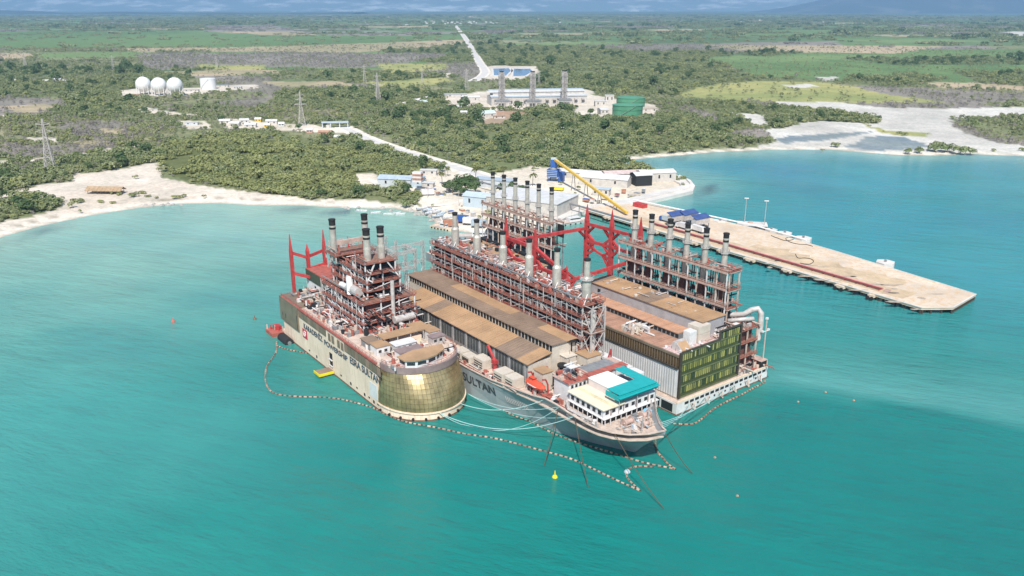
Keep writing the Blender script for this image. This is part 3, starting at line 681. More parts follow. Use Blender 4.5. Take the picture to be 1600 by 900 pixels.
# ------------------------------------------------------------------ inland power plant
def plant_hall():
    p0 = at(768, 166, LZ); p1 = at(917, 163, LZ); c = (p0+p1)/2; d = (p1-p0); Lh = d.length; rz = math.atan2(d.y, d.x)
    e = empty('power_plant_hall', c, rz); tag(e, 'long white power plant hall with striped roof behind three stacks', 'power plant')
    b = MB(); b.mm(-Lh/2, Lh/2, 0, 40, -.3, 11.5); b.mm(-Lh/2+4, Lh/2-1, 12, 40, 11.5, 17); b.build('wall', WALLW, e)
    for (y0, y1, z0, z1, m) in ((-.8,5,11.52,12.4,PEN),(5.05,11.9,12.4,13.2,WROOF),(11,22,17.02,18.6,WROOF),(22.05,31,18.6,19.3,PEN),(31.05,41,19.3,17.1,WROOF)):
        q = MB(); q.add([(-Lh/2-.5,y0,z0),(Lh/2+.5,y0,z0),(Lh/2+.5,y1,z1),(-Lh/2-.5,y1,z1),(-Lh/2-.5,y0,z0+.4),(Lh/2+.5,y0,z0+.4),(Lh/2+.5,y1,z1+.4),(-Lh/2-.5,y1,z1+.4)], [(0,3,2,1),(4,5,6,7),(0,1,5,4),(1,2,6,5),(2,3,7,6),(3,0,4,7)]); q.build('roof', m, e)
    for k in range(13):
        x = -Lh/2+6+k*(Lh-12)/12; q = MB(); q.mm(x-1.8, x+1.8, -.1, .05, 2, 5.5); q.build('door' if k % 3 == 0 else 'louvre', STEELG, e)
        q = MB(); q.mm(x-2.2, x+2.2, -3.5, -.2, 7.2, 9); q.build('air_intake', GALV, e)
    KEEPOUT.append((c.x, c.y+20, 70)); KEEPOUT.append((c.x-40, c.y+14, 45)); KEEPOUT.append((c.x+40, c.y+14, 45)); KEEPOUT.append((c.x, c.y-12, 40)); KEEPOUT.append((c.x-52, c.y-14, 26)); KEEPOUT.append((c.x+52, c.y-12, 20))
    lab = ('leftmost stack tower in front of the plant hall', 'middle stack tower in front of the plant hall', 'rightmost stack tower in front of the plant hall')
    for i, (px, py) in enumerate(((784,168),(832,168),(881,166))):
        t = empty('stack_tower', at(px, py, LZ), rz); tag(t, lab[i], 'chimney', 'lattice stack towers of the power plant')
        H = 45
        for (sx, sy) in ((-1,-1),(1,-1),(1,1),(-1,1)):
            q = MB(); q.bar((sx*3.6,sy*3.6,0), (sx*3.4,sy*3.4,H-1), .55); q.build('column', GALV, t)
            q = MB(); q.cyl((sx*1.55,sy*1.55,4), (sx*1.55,sy*1.55,H+1.2), 1.25, n=10); f = q.build('flue', GALV, t); q = MB(); q.cyl((sx*1.55,sy*1.55,H+1.2), (sx*1.55,sy*1.55,H+2.6), 1.3, n=10); q.build('cap', BLACK, f)
        q = MB()
        for k in range(9):
            z = 3+k*4.9
            for s in (-1, 1): q.bar((-3.5,s*3.5,z), (3.5,s*3.5,z+4.9), .3); q.bar((3.5,s*3.5,z), (-3.5,s*3.5,z+4.9), .3); q.bar((s*3.5,-3.5,z), (s*3.5,3.5,z+4.9), .3); q.bar((-3.6,s*3.5,z), (3.6,s*3.5,z), .35); q.bar((s*3.5,-3.6,z), (s*3.5,3.6,z), .35)
        q.build('bracing', GALV, t)
        for k in range(4):
            z = 10+k*10; q = MB(); q.mm(-4.4, 4.4, -4.4, -3.7, z, z+.3); q.mm(-4.4, 4.4, 3.7, 4.4, z, z+.3); q.mm(-4.4, -3.7, -3.7, 3.7, z, z+.3); q.mm(3.7, 4.4, -3.7, 3.7, z, z+.3); q.build('platform', STEELG, t)
        q = MB(); q.mm(-11, 11, -9, -4.6, 6.5, 8.3); q.build('duct_box', GALV, t)
        q = MB(); q.mm(-9, 9, -9.5, 4.2, 8.4, 10.4); q.build('duct_header', STEELG, t)
        for k in range(6):
            q = MB(); q.mm(-10.5+k*4, -9.6+k*4, -8.8, -8, 0, 6.5); q.build('duct_leg', GALV, t)
plant_hall()
for x, y, w, d, h, rz, lb, kw in (
    (735,158,26,14,6,8,'white office block at the left of the power plant',{}), (712,152,34,12,5,5,'long pale flat roofed store left of the power plant',dict(flat=True,roof=PEN)),
    (760,183,20,12,5,25,'pale green arched roof workshop below the leftmost stack tower',dict(roof=pmat('pale_green_roof',(.52,.62,.58),.55),rh=3)),
    (938,166,16,8,7,5,'white switch house right of the plant hall',dict(flat=True)), (952,160,12,10,10,0,'tall white block beside the green tanks',dict(flat=True)), (942,178,10,18,6,10,'white low building left of the front green tank',{}),
    (1013,174,22,18,4.5,5,'open tan roofed basin right of the green tank',dict(flat=True,roof=pmat('tan_flat',(.5,.42,.33),.8))),
    (662,163,10,8,4,20,'pale green house beside the road left of the plant',dict(roof=pmat('pale_green_roof',(.52,.62,.58),.55))), (650,160,10,8,3.5,10,'small white house left of the green roofed one',{}),
    (716,171,9,8,4,0,'white hut in the trees left of the pale green workshop',{}), (725,180,8,7,4,0,'small cream hut below the white hut',{}),
    (780,185,14,5,3,10,'clay walled shed below the leftmost stack tower',dict(roof=CLAYR,flat=True))):
    house(x, y, w, d, h, rz, lb, name='plant_building', cat='building', **kw)
# small settlement on the left and the gate
for x, y, w, d, h, rz, lb, kw in (
    (352,193,15,10,3.5,10,'white roofed house at the left end of the roadside row',{}), (368,197,14,9,3.5,-8,'white house with sloping roof right of the first one',{}), (382,192,13,9,3.5,15,'pale house behind the middle of the row',{}), (392,199,16,10,3.5,5,'long white sheet roofed house in the row',{}),
    (404,190,9,7,3.2,0,'yellow walled house in the roadside row',dict(wall=YEL)), (425,194,16,11,4,8,'white gabled house nearest the pylon',{}), (418,199,8,6,3,0,'small ochre hut below the gabled house',dict(wall=YEL)), (440,197,8,6,3,10,'small grey hut right of the gabled house',dict(wall=SHED)),
    (484,207,8,6,3,5,'small pink hut beside the clearing',dict(wall=PINK)), (509,212,18,9,4,-6,'salmon pink house near the gate road',dict(wall=PINK,roof=CLAYR)), (528,218,8,7,3,0,'white domed hut below the salmon pink house',{}),
    (28,128,10,8,3.5,0,'left white roof among the trees at the far left',{}), (38,127,9,7,3.5,20,'small white roof beside the leftmost one',{}), (72,129,12,8,3.5,15,'low pale roof left of the white roofed cluster',{}), (90,127,18,10,4,5,'largest white roof in the far left cluster',{}), (104,129,16,9,3.5,-5,'long pale roof at the right of the far left cluster',{}),
    (232,174,30,5,2.6,12,'long broken pale wall house by the white track',dict(flat=True)), (255,178,16,6,3,8,'pale ruin at the right end of the white track',dict(flat=True)), (300,195,18,7,3,5,'grey concrete ruin in the clearing above the thicket',dict(flat=True,wall=SHED))):
    house(x, y, w, d, h, rz, lb, name='house', cat='house', group='small houses behind the shore', nwin=2, **kw)
def gate():
    p = at(524, 199, LZ); e = empty('entrance_gate', p, R(8)); tag(e, 'wide grey entrance gate roof over the access road', 'gate'); KEEPOUT.append((p.x, p.y, 16))
    q = MB(); q.mm(-15, 15, -3, 3, 5.2, 6.6); q.build('roof', PEN, e)
    for x in (-14, -5, 5, 14):
        q = MB(); q.mm(x-.5, x+.5, -2.4, 2.4, 0, 5.2); q.build('post', SHED, e)
    q = MB(); q.mm(-10, -6, -1.5, 1.5, 0, 3.2); q.build('guard_booth', WALLW, e)
gate()
def hut():
    p = at(166, 302, LZ); e = empty('thatched_pavilion', p, R(-4)); tag(e, 'long thatched beach pavilion open on the sea side', 'pavilion')
    for k in range(8):
        for y in (-3, 3): q = MB(); q.cyl((-12+k*3.43, y, -.2), (-12+k*3.43, y, 2.7), .16, n=6); q.build('post', TRUNK, e)
    for s in (-1, 1):
        for k in range(9):
            xa = -13.5+3*k; q = MB(); v = [(xa, s*4.4, 2.3), (xa+2.96, s*4.4, 2.35), (xa+2.96, 0, 4.9), (xa, 0, 4.85)]; v += [(a, b_, c+.3) for a, b_, c in v]
            f = [(0,3,2,1),(4,5,6,7),(0,1,5,4),(1,2,6,5),(2,3,7,6),(3,0,4,7)]; q.add(v, f if s < 0 else [tuple(reversed(g_)) for g_ in f]); q.build('thatch', THATCH, e)
    q = MB(); q.mm(-12, 12, 2.6, 2.8, 0, 1.6); q.build('back_wall', WALLW, e)
hut()
# ------------------------------------------------------------------ port yard
house(620, 290, 26, 12, 6, -12, 'grey gabled warehouse with dark doorways behind the trees', roof=PEN, wall=SHED, name='warehouse', cat='warehouse', nwin=2, rh=2)
house(650, 291, 12, 9, 7, -12, 'blue grey shed under the stack of orange crates', roof=PEN, wall=LBLUE, name='shed', cat='shed', flat=True)
house(670, 273, 13, 6, 4, -5, 'small white flat roofed hut at the edge of the yard', name='yard_hut', cat='hut', flat=True)
house(664, 292, 14, 6, 3.5, -10, 'long white flat shed below the orange crates', name='yard_shed', cat='shed', flat=True)
house(750, 322, 20, 12, 7.5, -25, 'pale blue gabled shed behind the waterfront cranes', roof=LBLUE, wall=LBLUE, name='shed', cat='shed', rh=2)
house(832, 326, 52, 34, 9, -28, 'large white flat roofed warehouse behind the far stack row', roof=WROOF, wall=WALLW, name='warehouse', cat='warehouse', flat=True)
house(772, 292, 30, 10, 6, -22, 'grey open sided store along the access road', roof=PEN, wall=SHED, name='store', cat='warehouse', flat=True)
house(905, 278, 40, 9, 5, -22, 'long white roofed store behind the yellow conveyor', roof=WROOF, name='store', cat='warehouse')
house(945, 289, 38, 12, 6, -22, 'white arched roof store right of the conveyor', roof=WROOF, name='store', cat='warehouse', rh=2.5)
house(975, 281, 34, 13, 6, 12, 'pinkish roofed warehouse left of the dark open shed', roof=pmat('pink_roof',(.60,.47,.43),.7,stain=.3), name='warehouse', cat='warehouse', nwin=3)
house(1024, 282, 28, 14, 7, 14, 'white warehouse with open bays at the end of the quay', roof=WROOF, name='warehouse', cat='warehouse', nwin=3)
house(1001, 288, 13, 13, 8, 14, 'dark open shed between the two quay warehouses', roof=WROOF, wall=DARK, name='open_shed', cat='shed', nwin=0)
house(940, 305, 12, 7, 5, -20, 'white office with dark openings beside the yellow loader', roof=LBLUE, name='office', cat='office', flat=True, nwin=3)
def crates():
    p = at(653, 284, LZ+7.3); e = empty('crate_stack', p, R(-12)); tag(e, 'stack of orange and white crates on the shed roof', 'crates')
    for k in range(5): q = MB(); q.mm(-3.4+.2*(k%2), 3.2+.2*(k%2), -2.5, 2.5, .0+k*1.5, 1.42+k*1.5); q.build('crate', BRICK if k % 2 else WHITE, e)
crates()
def quay():
    pts = ats([(862,352),(885,339),(913,330),(960,323),(1000,317.5),(1083,298),(1086,290),(1079,281),(1062,273)], 2.3); inn = ats([(1052,281),(1062,286),(1064,290),(1000,305),(940,318),(900,322),(870,335),(850,345)], 2.3)
    b = MB(); b.prism([(p.x, p.y) for p in pts+inn], -1.5, 2.3); o = b.build('quay', CONCW); o['kind'] = 'structure'
    W2 = ats([(1000,313),(1078,295),(1079,288),(1072,281)], 2.3); q = MB()
    for i in range(len(W2)-1): q.bar(W2[i]+Vector((0,0,.5)), W2[i+1]+Vector((0,0,.5)), .5, 1.0)
    tag(q.build('quay_wall', CONCW), 'low pale parapet round the end of the quay', 'wall')
quay()
def conveyor():
    a = at(866, 283, LZ); top = a+Vector((0,0,17)); end = at(990, 340, 4)
    e = empty('conveyor', (0,0,0)); tag(e, 'long yellow conveyor running from the blue hopper tower to the pier', 'conveyor')
    mid = top.lerp(end, .93); q = MB(); q.bar(top, mid, 2.0, 1.5); q.build('gallery', YEL, e)
    q = MB(); q.bar(top+Vector((0,0,.9)), mid+Vector((0,0,.9)), 1.1, .3); q.build('belt_cover', pmat('pale_yellow', (.75,.55,.2), .5), e)
    for f in (.28, .45, .62, .8):
        p = top.lerp(end, f)
        for s in (-1.6, 1.6): q = MB(); q.bar((p.x+s, p.y, LZ), (p.x+s*.3, p.y, p.z-.5), .5); q.build('trestle_leg', STEELG, e)
    q = MB(); p0 = at(745, 283, 7); p1 = at(905, 322, 7); p2 = at(985, 345, 7); q.bar(p0, p1, 1.2, 1.0); q.bar(p1, p2, 1.2, 1.0); q.build('lower_gallery', STEELG, e)
    for f in (.2,.4,.6,.8,1): p = p0.lerp(p1, f); q = MB(); q.bar((p.x,p.y,LZ), (p.x,p.y,6.6), .5); q.build('trestle_leg', STEELG, e)
    t = empty('hopper_tower', a, R(-20)); tag(t, 'blue hopper tower at the head of the yellow conveyor', 'hopper'); KEEPOUT.append((a.x, a.y, 11))
    for sx in (-1, 1):
        for sy in (-1, 1): q = MB(); q.bar((sx*4.2,sy*3.2,0), (sx*4.2,sy*3.2,9), .5); q.build('leg', BLUE, t)
    q = MB(); q.mm(-5, 3.4, -3.6, 3.6, 3.5, 9.5); q.build('body', BLUE, t)
    for k in range(4): q = MB(); q.mm(-5.1, 3.5, -3.85, -3.6, 4.2+1.4*k, 4.5+1.4*k); q.build('rib', LBLUE, t)
    q = MB(); q.mm(-2.6, 1.6, -2, 2, 11, 17); q.build('head_house', BLUE, t); q = MB(); q.cyl((-.5,0,9.5), (-.5,0,11), 3.2, 2, n=10); q.build('hopper_cone', STEELG, t); q = MB(); q.mm(-2.4,1.4,-1.8,1.8,17.01,18.3); q.build('roof', LBLUE, t)
    q = MB(); q.mm(4.6, 7.6, -3, 3, .2, 7.6); q.build('side_frame', BLUE, t)
conveyor()
def container(loc, rz, label, m, L=6.1, w=2.44, h=2.6, name='shipping_container', cat='container', group=None, louvre=False):
    e = empty(name, loc, rz); tag(e, label, cat, group)
    b = MB(); b.mm(-L/2, L/2, -w/2, w/2, .05, h)
    n = int(L/.6)
    for k in range(n):
        x = -L/2+.3+k*(L-.6)/max(1, n-1)
        for s in (-1, 1): b.mm(x-.13, x+.13, s*w/2-.05, s*w/2+.05, .25, h-.2)
    b.build('body', m, e)
    q = MB(); q.mm(L/2+.002, L/2+.06, -w/2+.1, w/2-.1, .2, h-.15); q.build('door', m, e)
    if louvre:
        for k in range(3):
            q = MB()
            z = .6+k*(h-1.1)/3
            for s in (-1, 1): q.mm(-L/2+.5, L/2-.5, s*w/2-.06 if s < 0 else s*w/2-.02, s*w/2+.02 if s < 0 else s*w/2+.06, z, z+.35) if s > 0 else q.mm(-L/2+.5, L/2-.5, -w/2-.08, -w/2+.02, z, z+.35)
            q.build('louvre', DARK, e)
    return e
for px, py, rz, m, lb in ((883,318,-25,BLUE,'blue skip container on the yard behind the moored launch'), (720,345,-15,BLUE,'blue covered crate stack on the waterfront'), (871,296,-20,YELB,'flat bright yellow container beside the hopper tower'), (668,303,10,WHITE,'white container beside the pale yard road'), (704,352,10,BRICK,'rusty container at the waterfront beside the lattice masts'), (735,348,-12,WHITE,'white container right of the blue crates on the waterfront'), (748,352,-12,PEN,'grey blue container behind the second middle stack'), (1000,325,-50,REDM,'red tank container where the pier begins')):
    container(at(px, py, 2.35), R(rz), lb, m, L=9, w=4.5, h=3.4 if m is not YELB else 1.4, group='containers about the port yard')
def truck(loc, rz, label, cabm, boxm, L=11):
    e = empty('truck', loc, rz); tag(e, label, 'truck', 'trucks on the pier')
    q = MB(); q.mm(-L/2, L/2-2.6, -1.3, 1.3, 1.2, 4.0); q.build('cargo_box', boxm, e)
    q = MB(); q.add([(L/2-2.5,-1.2,.7),(L/2,-1.2,.7),(L/2,-1.2,2),(L/2-.5,-1.2,3.1),(L/2-2.5,-1.2,3.1),(L/2-2.5,1.2,.7),(L/2,1.2,.7),(L/2,1.2,2),(L/2-.5,1.2,3.1),(L/2-2.5,1.2,3.1)], [(0,1,2,3,4),(9,8,7,6,5),(0,5,6,1),(1,6,7,2),(2,7,8,3),(3,8,9,4),(4,9,5,0)]); q.build('cab', cabm, e)
    q = MB(); q.add([(L/2+.02,-1,2.02),(L/2+.02,1,2.02),(L/2-.45,1,3.0),(L/2-.45,-1,3.0)], [(0,1,2,3)]); q.build('windscreen', WINDOW, e)
    for x in (-L/2+1.5, -L/2+3, L/2-1.3):
        for y in (-1.15, 1.15): q = MB(); q.cyl((x,y-.15,.5), (x,y+.15,.5), .5, n=12); q.build('wheel', RUBBER, e)
    q = MB(); q.mm(-L/2, L/2-.3, -.5, .5, .7, 1.15); q.build('chassis', STEELG, e)
# small boats
def boat(loc, rz, L, label, m=None, group='small boats along the shore'):
    m = m or WHITE; e = empty('boat', loc, rz); tag(e, label, 'boat', group); b = MB(); rings = []
    for f, w, zk, zs in ((-.5,.16,-.1,.75),(-.25,.19,-.2,.7),(.1,.19,-.2,.75),(.35,.12,-.1,.95),(.5,.01,.3,1.15)):
        rings.append([(f*L,-w*L,zs),(f*L,-w*L*.75,zk),(f*L,w*L*.75,zk),(f*L,w*L,zs)])
    b.loft(rings, cap=True); b.build('hull', m, e)
    q = MB(); q.add([(-.48*L,-.13*L,.45),(.3*L,-.10*L,.5),(.3*L,.10*L,.5),(-.48*L,.13*L,.45)], [(0,1,2,3)]); q.build('floor', LBLUE, e)
    for f in (-.25, .05): q = MB(); q.mm(f*L-.25, f*L+.25, -.165*L, .165*L, .55, .68); q.build('thwart', CANOP, e)
    q = MB(); q.mm(-.54*L, -.48*L, -.25, .25, .2, 1.15); q.build('outboard_motor', STEELG, e)
for px, py, rz, L, lb in ((565,330,-10,8,'white boat moored farthest left off the beach'), (587,333,15,7,'second moored white boat right of the stack'), (607,335,5,7,'white boat moored alone left of the close pair'), (620,334,30,6.5,'left boat of the close pair near the bush'), (626,335.5,20,7,'right boat of the close pair near the bush')):
    boat(at(px, py, 0), R(rz), L, lb)
for k, (px, py, rz, m, lb) in enumerate(((660,326,35,WHITE,'white skiff drawn up first on the stony beach'), (668,328,50,LBLUE,'pale blue skiff on the stony beach beside the white one'), (676,329,40,WHITE,'white skiff third along the stony beach'), (683,331,55,WHITE,'narrow white skiff fourth along the stony beach'), (690,334,48,LBLUE,'blue skiff at the right end of the beached row'), (672,333,42,WHITE,'white skiff lowest on the stones'), (684,338,30,PEN,'grey skiff beside the water at the stones'), (700,340,35,WHITE,'white skiff by the lattice masts on the beach'))):
    boat(at(px, py, LZ-.3), R(rz), 8.5, lb, m)
def launch(loc, rz, L, label, hullm, name='work_boat'):
    e = empty(name, loc, rz); tag(e, label, 'boat'); b = MB(); rings = []
    for f, w, zk, zs in ((-.5,.13,-.4,1.6),(-.2,.15,-.6,1.5),(.2,.14,-.6,1.7),(.4,.08,-.4,2.2),(.5,.005,.6,2.6)):
        rings.append([(f*L,-w*L,zs),(f*L,-w*L*.8,zk),(f*L,w*L*.8,zk),(f*L,w*L,zs)])
    b.loft(rings); b.build('hull', hullm, e); q = MB(); q.add([(-.49*L,-.125*L,1.35),(.38*L,-.08*L,1.6),(.38*L,.08*L,1.6),(-.49*L,.125*L,1.35)], [(0,1,2,3)]); q.build('deck', DECKC, e)
    q = MB(); q.mm(-.1*L, .2*L, -.08*L, .08*L, 1.4, 4.0); c = q.build('cabin', WHITE, e); q = MB(); q.mm(-.08*L, .203*L, -.082*L, .082*L, 2.9, 3.6); q.build('window', WINDOW, c)
    q = MB(); q.cyl((0,0,4), (0,0,7.5), .12); q.build('mast', GALV, e)
    for k in range(6):
        for s in (-1, 1): q = MB(); q.cyl((-.4*L+k*.14*L, s*.15*L, .6), (-.4*L+k*.14*L, s*.15*L+s*.3, .6), .5, n=8); q.build('tyre_fender', RUBBER, e)
launch(at(893, 349, 0), R(28), 27, 'white work boat with tyre fenders moored at the quay corner', WHITE)
launch(at(745, 372, 0), R(-8), 24, 'grey patrol boat with dark windows moored behind the middle ship', LBLUE)
launch(at(693, 358, 0), R(-35), 18, 'pale fishing boat with red keel at the stony corner', CREAM)
# ------------------------------------------------------------------ yard clutter, one thing each
ry = random.Random(31)
SPOTS = [('by the pale shed below the orange crates',664,300,10,5),('on the waterfront beside the blue crates',722,338,22,9),('near the foot of the yellow conveyor',935,312,24,6),('behind the blue gabled shed',765,312,12,6),('along the quay warehouses',985,302,26,4),('on the yard road by the palms',690,300,14,8)]
CM = [WHITE, GALV, BLUE, BRICK, BEIGE, STEELG]
for where, cx, cy, dx, dy in SPOTS:
    for k, (pl, hgt) in enumerate((('leftmost', 1.4), ('second', 2.2), ('third', 1.2), ('fourth', 1.8), ('rightmost', 2.4))):
        m = CM[ry.randrange(6)]; px = cx-dx+2*dx*(k+.5)/5; py = cy+ry.uniform(-dy, dy); p = at(px, py, 2.32 if cy > 301 and cx > 900 else LZ); KEEPOUT.append((p.x, p.y, 2))
        e = empty('storage_crate', p, ry.random()*3); tag(e, '%s of the loose storage crates %s' % (pl, where), 'crate', 'storage crates about the yard'); w, d = ry.uniform(2, 4.5), ry.uniform(1.6, 2.6)
        q = MB(); q.mm(-w/2, w/2, -d/2, d/2, .15, hgt); q.build('box', m, e); q = MB(); q.mm(-w/2-.1, w/2+.1, -d/2-.1, d/2+.1, hgt+.002, hgt+.14); q.build('lid', CM[(k+2) % 6], e); q = MB(); q.mm(-w/2, -w/2+.3, -d/2, d/2, 0, .149); q.mm(w/2-.3, w/2, -d/2, d/2, 0, .149); q.build('skid', TRUNK, e)
# ------------------------------------------------------------------ lamp posts, poles
POLE_M = None
def lamp(loc, h, label, group, arm=1.6, twin=False):
    e = empty('lamp_post', loc); tag(e, label, 'lamp post', group); q = MB(); q.cyl((0,0,0), (0,0,h), .16, .1, n=6); q.build('pole', GALV, e)
    for s in ((-1, 1) if twin else (1,)):
        q = MB(); q.bar((0,0,h), (s*arm,0,h+.3), .12); q.build('arm', GALV, e); q = MB(); q.mm(min(s*arm, s*(arm+.8)), max(s*arm, s*(arm+.8)), -.2, .2, h+.2, h+.42); q.build('lamp_head', WHITE, e)
for (px, py), od in zip(((577,212),(600,221),(622,228),(646,236),(671,244),(700,253),(728,261)), ('first','second','third','fourth','fifth','sixth','last')): 
    lamp(at(px, py, LZ), 8, od+' grey street lamp from the entrance gate along the access road', 'street lamps along the access road')
for px, py, h, lb in ((668,309,14,'tall pole in the middle of the pale yard'), (590,283,8,'pole at the left end of the grey warehouse'), (717,322,11,'lamp pole left of the blue shed'), (758,302,10,'pole below the big dark trees'), (545,187,9,'pole right of the entrance gate'), (462,190,9,'pole beside the gabled house'), (897,190,12,'thin mast below the right end of the plant hall'), (901,186,14,'taller thin mast beside the other near the plant hall'), (930,178,12,'thin mast left of the green tank'), (760,160,16,'thin mast at the left end of the plant hall')):
    e = empty('utility_pole', at(px, py, LZ)); tag(e, lb, 'pole', 'poles about the port'); q = MB(); q.cyl((0,0,0), (0,0,h), .17, .1, n=6); q.build('shaft', GALV, e); q = MB(); q.bar((-.9,0,h-.7), (.9,0,h-.7), .14); q.build('cross_arm', GALV, e)
# ------------------------------------------------------------------ lined ponds behind the plant, far town
PONDW = pmat('pond_water', (.13,.20,.34), .12, var=.15, scale=.02)
for q in ([(769,107),(796,106),(800,111),(792,119),(770,118)], [(801,107),(829,107),(834,112),(822,119),(800,120)]):
    b = MB(); P = ats(q, LZ+.6); b.prism([(p.x, p.y) for p in P], LZ-.5, LZ+.6); o = b.build('pond_water', PONDW); o['kind'] = 'structure'; c = sum(P, Vector())/len(P); KEEPOUT.append((c.x, c.y, 62)); k = MB()
    for i in range(len(P)): k.bar(P[i]+Vector((0,0,.1)), P[(i+1)%len(P)]+Vector((0,0,.1)), 5, 1.2)
    o = k.build('pond_bank', CONCW); o['kind'] = 'structure'
rgt = random.Random(23); tb = MB()
for k in range(60):
    px, py = (rgt.gauss(710, 28), rgt.uniform(33, 38)) if k < 42 else (rgt.uniform(500, 1300), rgt.uniform(26, 40)); p = at(px, py, LZ); w = rgt.uniform(8, 24); tb.box((p.x, p.y, LZ+4), (w, 12, rgt.uniform(6, 10)))
o = tb.build('distant_town', WROOF); tag(o, 'pale buildings of a distant town at the end of the long road', 'town', kind='stuff')
# ------------------------------------------------------------------ trees that stand alone
def tree_src(kind, r, h, nb, n, leaf, seed, trunk=.3):
    rg = np.random.RandomState(seed); bl = blobs(rg, nb, r, h*.75, h*(.22 if r > 3.5 else .02), .75); cm = crown_mesh('%s_crown' % kind, kind, bl, n, leaf, seed)
    q = MB(); q.cyl((0,0,-.2), (0,0,h*.4), trunk, trunk*.7, n=7)
    for x in bl[:5]: q.cyl((0,0,h*.3), (x[0]*.8,x[1]*.8,x[2]), trunk*.55, trunk*.2, n=5)
    return cm, q.mesh('%s_trunk' % kind, TRUNK)
TS = {k: tree_src(*v) for k, v in dict(big=('tree',6.4,8.5,9,520,.8,71,.4), bush=('mangrove',3.0,3.2,6,170,.55,72,.15), obush=('olive',3.2,3.0,6,170,.55,73,.15), med=('tree',4.2,6.5,7,300,.7,74,.28)).items()}
def tree(px, py, kind, s, label, group=None, cat='tree', name='tree', loc=None):
    p = loc or at(px, py, LZ-.1); e = empty(name, p, random.random()*6); tag(e, label, cat, group); e.scale = (s, s, s); KEEPOUT.append((p.x, p.y, (4 if 'bush' in kind else 6)*s))
    link('crown', TS[kind][0], e); link('trunk', TS[kind][1], e)
random.seed(3)
for px, py, s, lb in ((707,302,1.1,'left tree of the dark clump in the pale yard'), (727,300,1.35,'tallest tree in the middle of the dark yard clump'), (743,303,1.1,'right front tree of the dark yard clump'), (720,306,.95,'low front tree of the dark yard clump'), (738,291,1.05,'tree at the back of the dark yard clump')):
    tree(px, py, 'big', s, lb, 'dark trees in the port yard')
for px, py, s, lb in ((783,302,1.0,'green tree behind the leftmost far stack'), (800,297,.95,'green tree behind the second far stack'), (813,300,.8,'small green tree right of the second far stack'), (692,268,.85,'tree beside the small white yard hut'), (637,303,1.1,'dark tree in front of the grey warehouse'), (922,180,1.25,'round dark tree left of the front green tank'), (934,187,.8,'small dark tree below the round one near the green tank'), (690,165,1.1,'dark tree left of the white office block'), (718,164,.9,'dark tree beside the white office block'), (555,200,1.0,'tree right of the entrance gate'), (467,203,1.0,'dark round tree below the pylon by the houses'), (507,199,.9,'yellowish tree behind the salmon pink house'), (344,191,1.2,'dark round tree at the left end of the house row'), (228,177,1.2,'dark tree on the white track'), (770,172,.7,'tree at the foot of the leftmost stack tower'), (900,170,.8,'tree at the right end of the plant hall')):
    tree(px, py, 'med', s, lb, 'single trees near the buildings')
for px, py, s, k, lb in ((210,308,1.35,'bush','rounded bush right of the thatched pavilion'), (222,303,1.0,'obush','second bush close behind the rounded one'), (186,305,.9,'obush','low bush at the right end of the pavilion'), (232,308,.8,'obush','small bush on the sand near the water'), (245,310,.6,'obush','tiny olive bush near the tide line'), (274,310,1.0,'obush','wide olive bush above the dark rocks'), (286,308,.9,'obush','olive bush right of the wide one'), (124,317,1.2,'bush','bush standing on the beach left of the pavilion'), (116,316,1.0,'bush','bush at the left of the beach pair'), (157,317,.9,'obush','bush on the sand below the pavilion'), (176,318,.7,'obush','small bush by the water below the pavilion'), (635,322,1.5,'bush','pale green bush hanging over the stony shore'), (646,319,1.1,'bush','bush right of the one over the shore'), (1305,229,1.6,'bush','lone dark bush on the right lagoon bank'), (1413,212,1.3,'bush','lone dark tree in the white mud'), (1405,209,1.0,'bush','smaller bush beside the lone tree in the mud'), (1420,239,1.6,'bush','bush at the left end of the lagoon clump'), (1437,238,1.8,'bush','second bush of the lagoon clump'), (1460,236,2.6,'bush','tall bush in the middle left of the lagoon clump'), (1480,237,2.8,'bush','tallest bush of the lagoon clump'), (1500,239,2.6,'bush','right centre bush of the lagoon clump'), (1516,240,2.0,'bush','bush at the right end of the lagoon clump'), (1466,229,2.0,'bush','rear bush of the lagoon clump'), (1552,236,1.0,'obush','small grey bush on the right beach'), (1598,236,1.3,'bush','bush at the right edge of the beach'), (1285,236,.8,'bush','tiny bush in the shallows on the right'), (1066,281,1.2,'bush','left bush on the quay end'), (1054,279,1.0,'bush','right bush behind the quay warehouse'), (1057,283,.9,'bush','low bush on the quay end')):
    tree(px, py, k, s, lb, 'single bushes on the shore', 'bush', 'bush')
def palm_src():
    rg = np.random.RandomState(5); q = MB(); q.tube([(0,0,-.2),(.15,.05,3),(.4,.1,6),(.5,.1,8.5)], .2, 6); tm = q.mesh('palm_trunk', TRUNK); c = MB()
    for k in range(17):
        a = k*2.4; L = rg.uniform(2.6, 3.6); el = rg.uniform(-.3, .9); pts = []
        for i in range(6):
            f = i/5; rr = L*f; pts.append(Vector((.5+rr*math.cos(a), .1+rr*math.sin(a), 8.5+el*rr-1.6*f*f*f*L*.5)))
        sd_ = Vector((-math.sin(a), math.cos(a), 0))
        for i in range(5):
            w0 = .5*math.sin(math.pi*(i+.4)/6.2); w1 = .5*math.sin(math.pi*(i+1.4)/6.2); dz = Vector((0,0,-.25))
            c.add([pts[i], pts[i+1], pts[i+1]+sd_*w1+dz, pts[i]+sd_*w0+dz], [(0,1,2,3)]); c.add([pts[i], pts[i+1], pts[i+1]-sd_*w1+dz, pts[i]-sd_*w0+dz], [(3,2,1,0)])
    return c.mesh('palm_crown', LEAF['palm']), tm
PALM = palm_src()
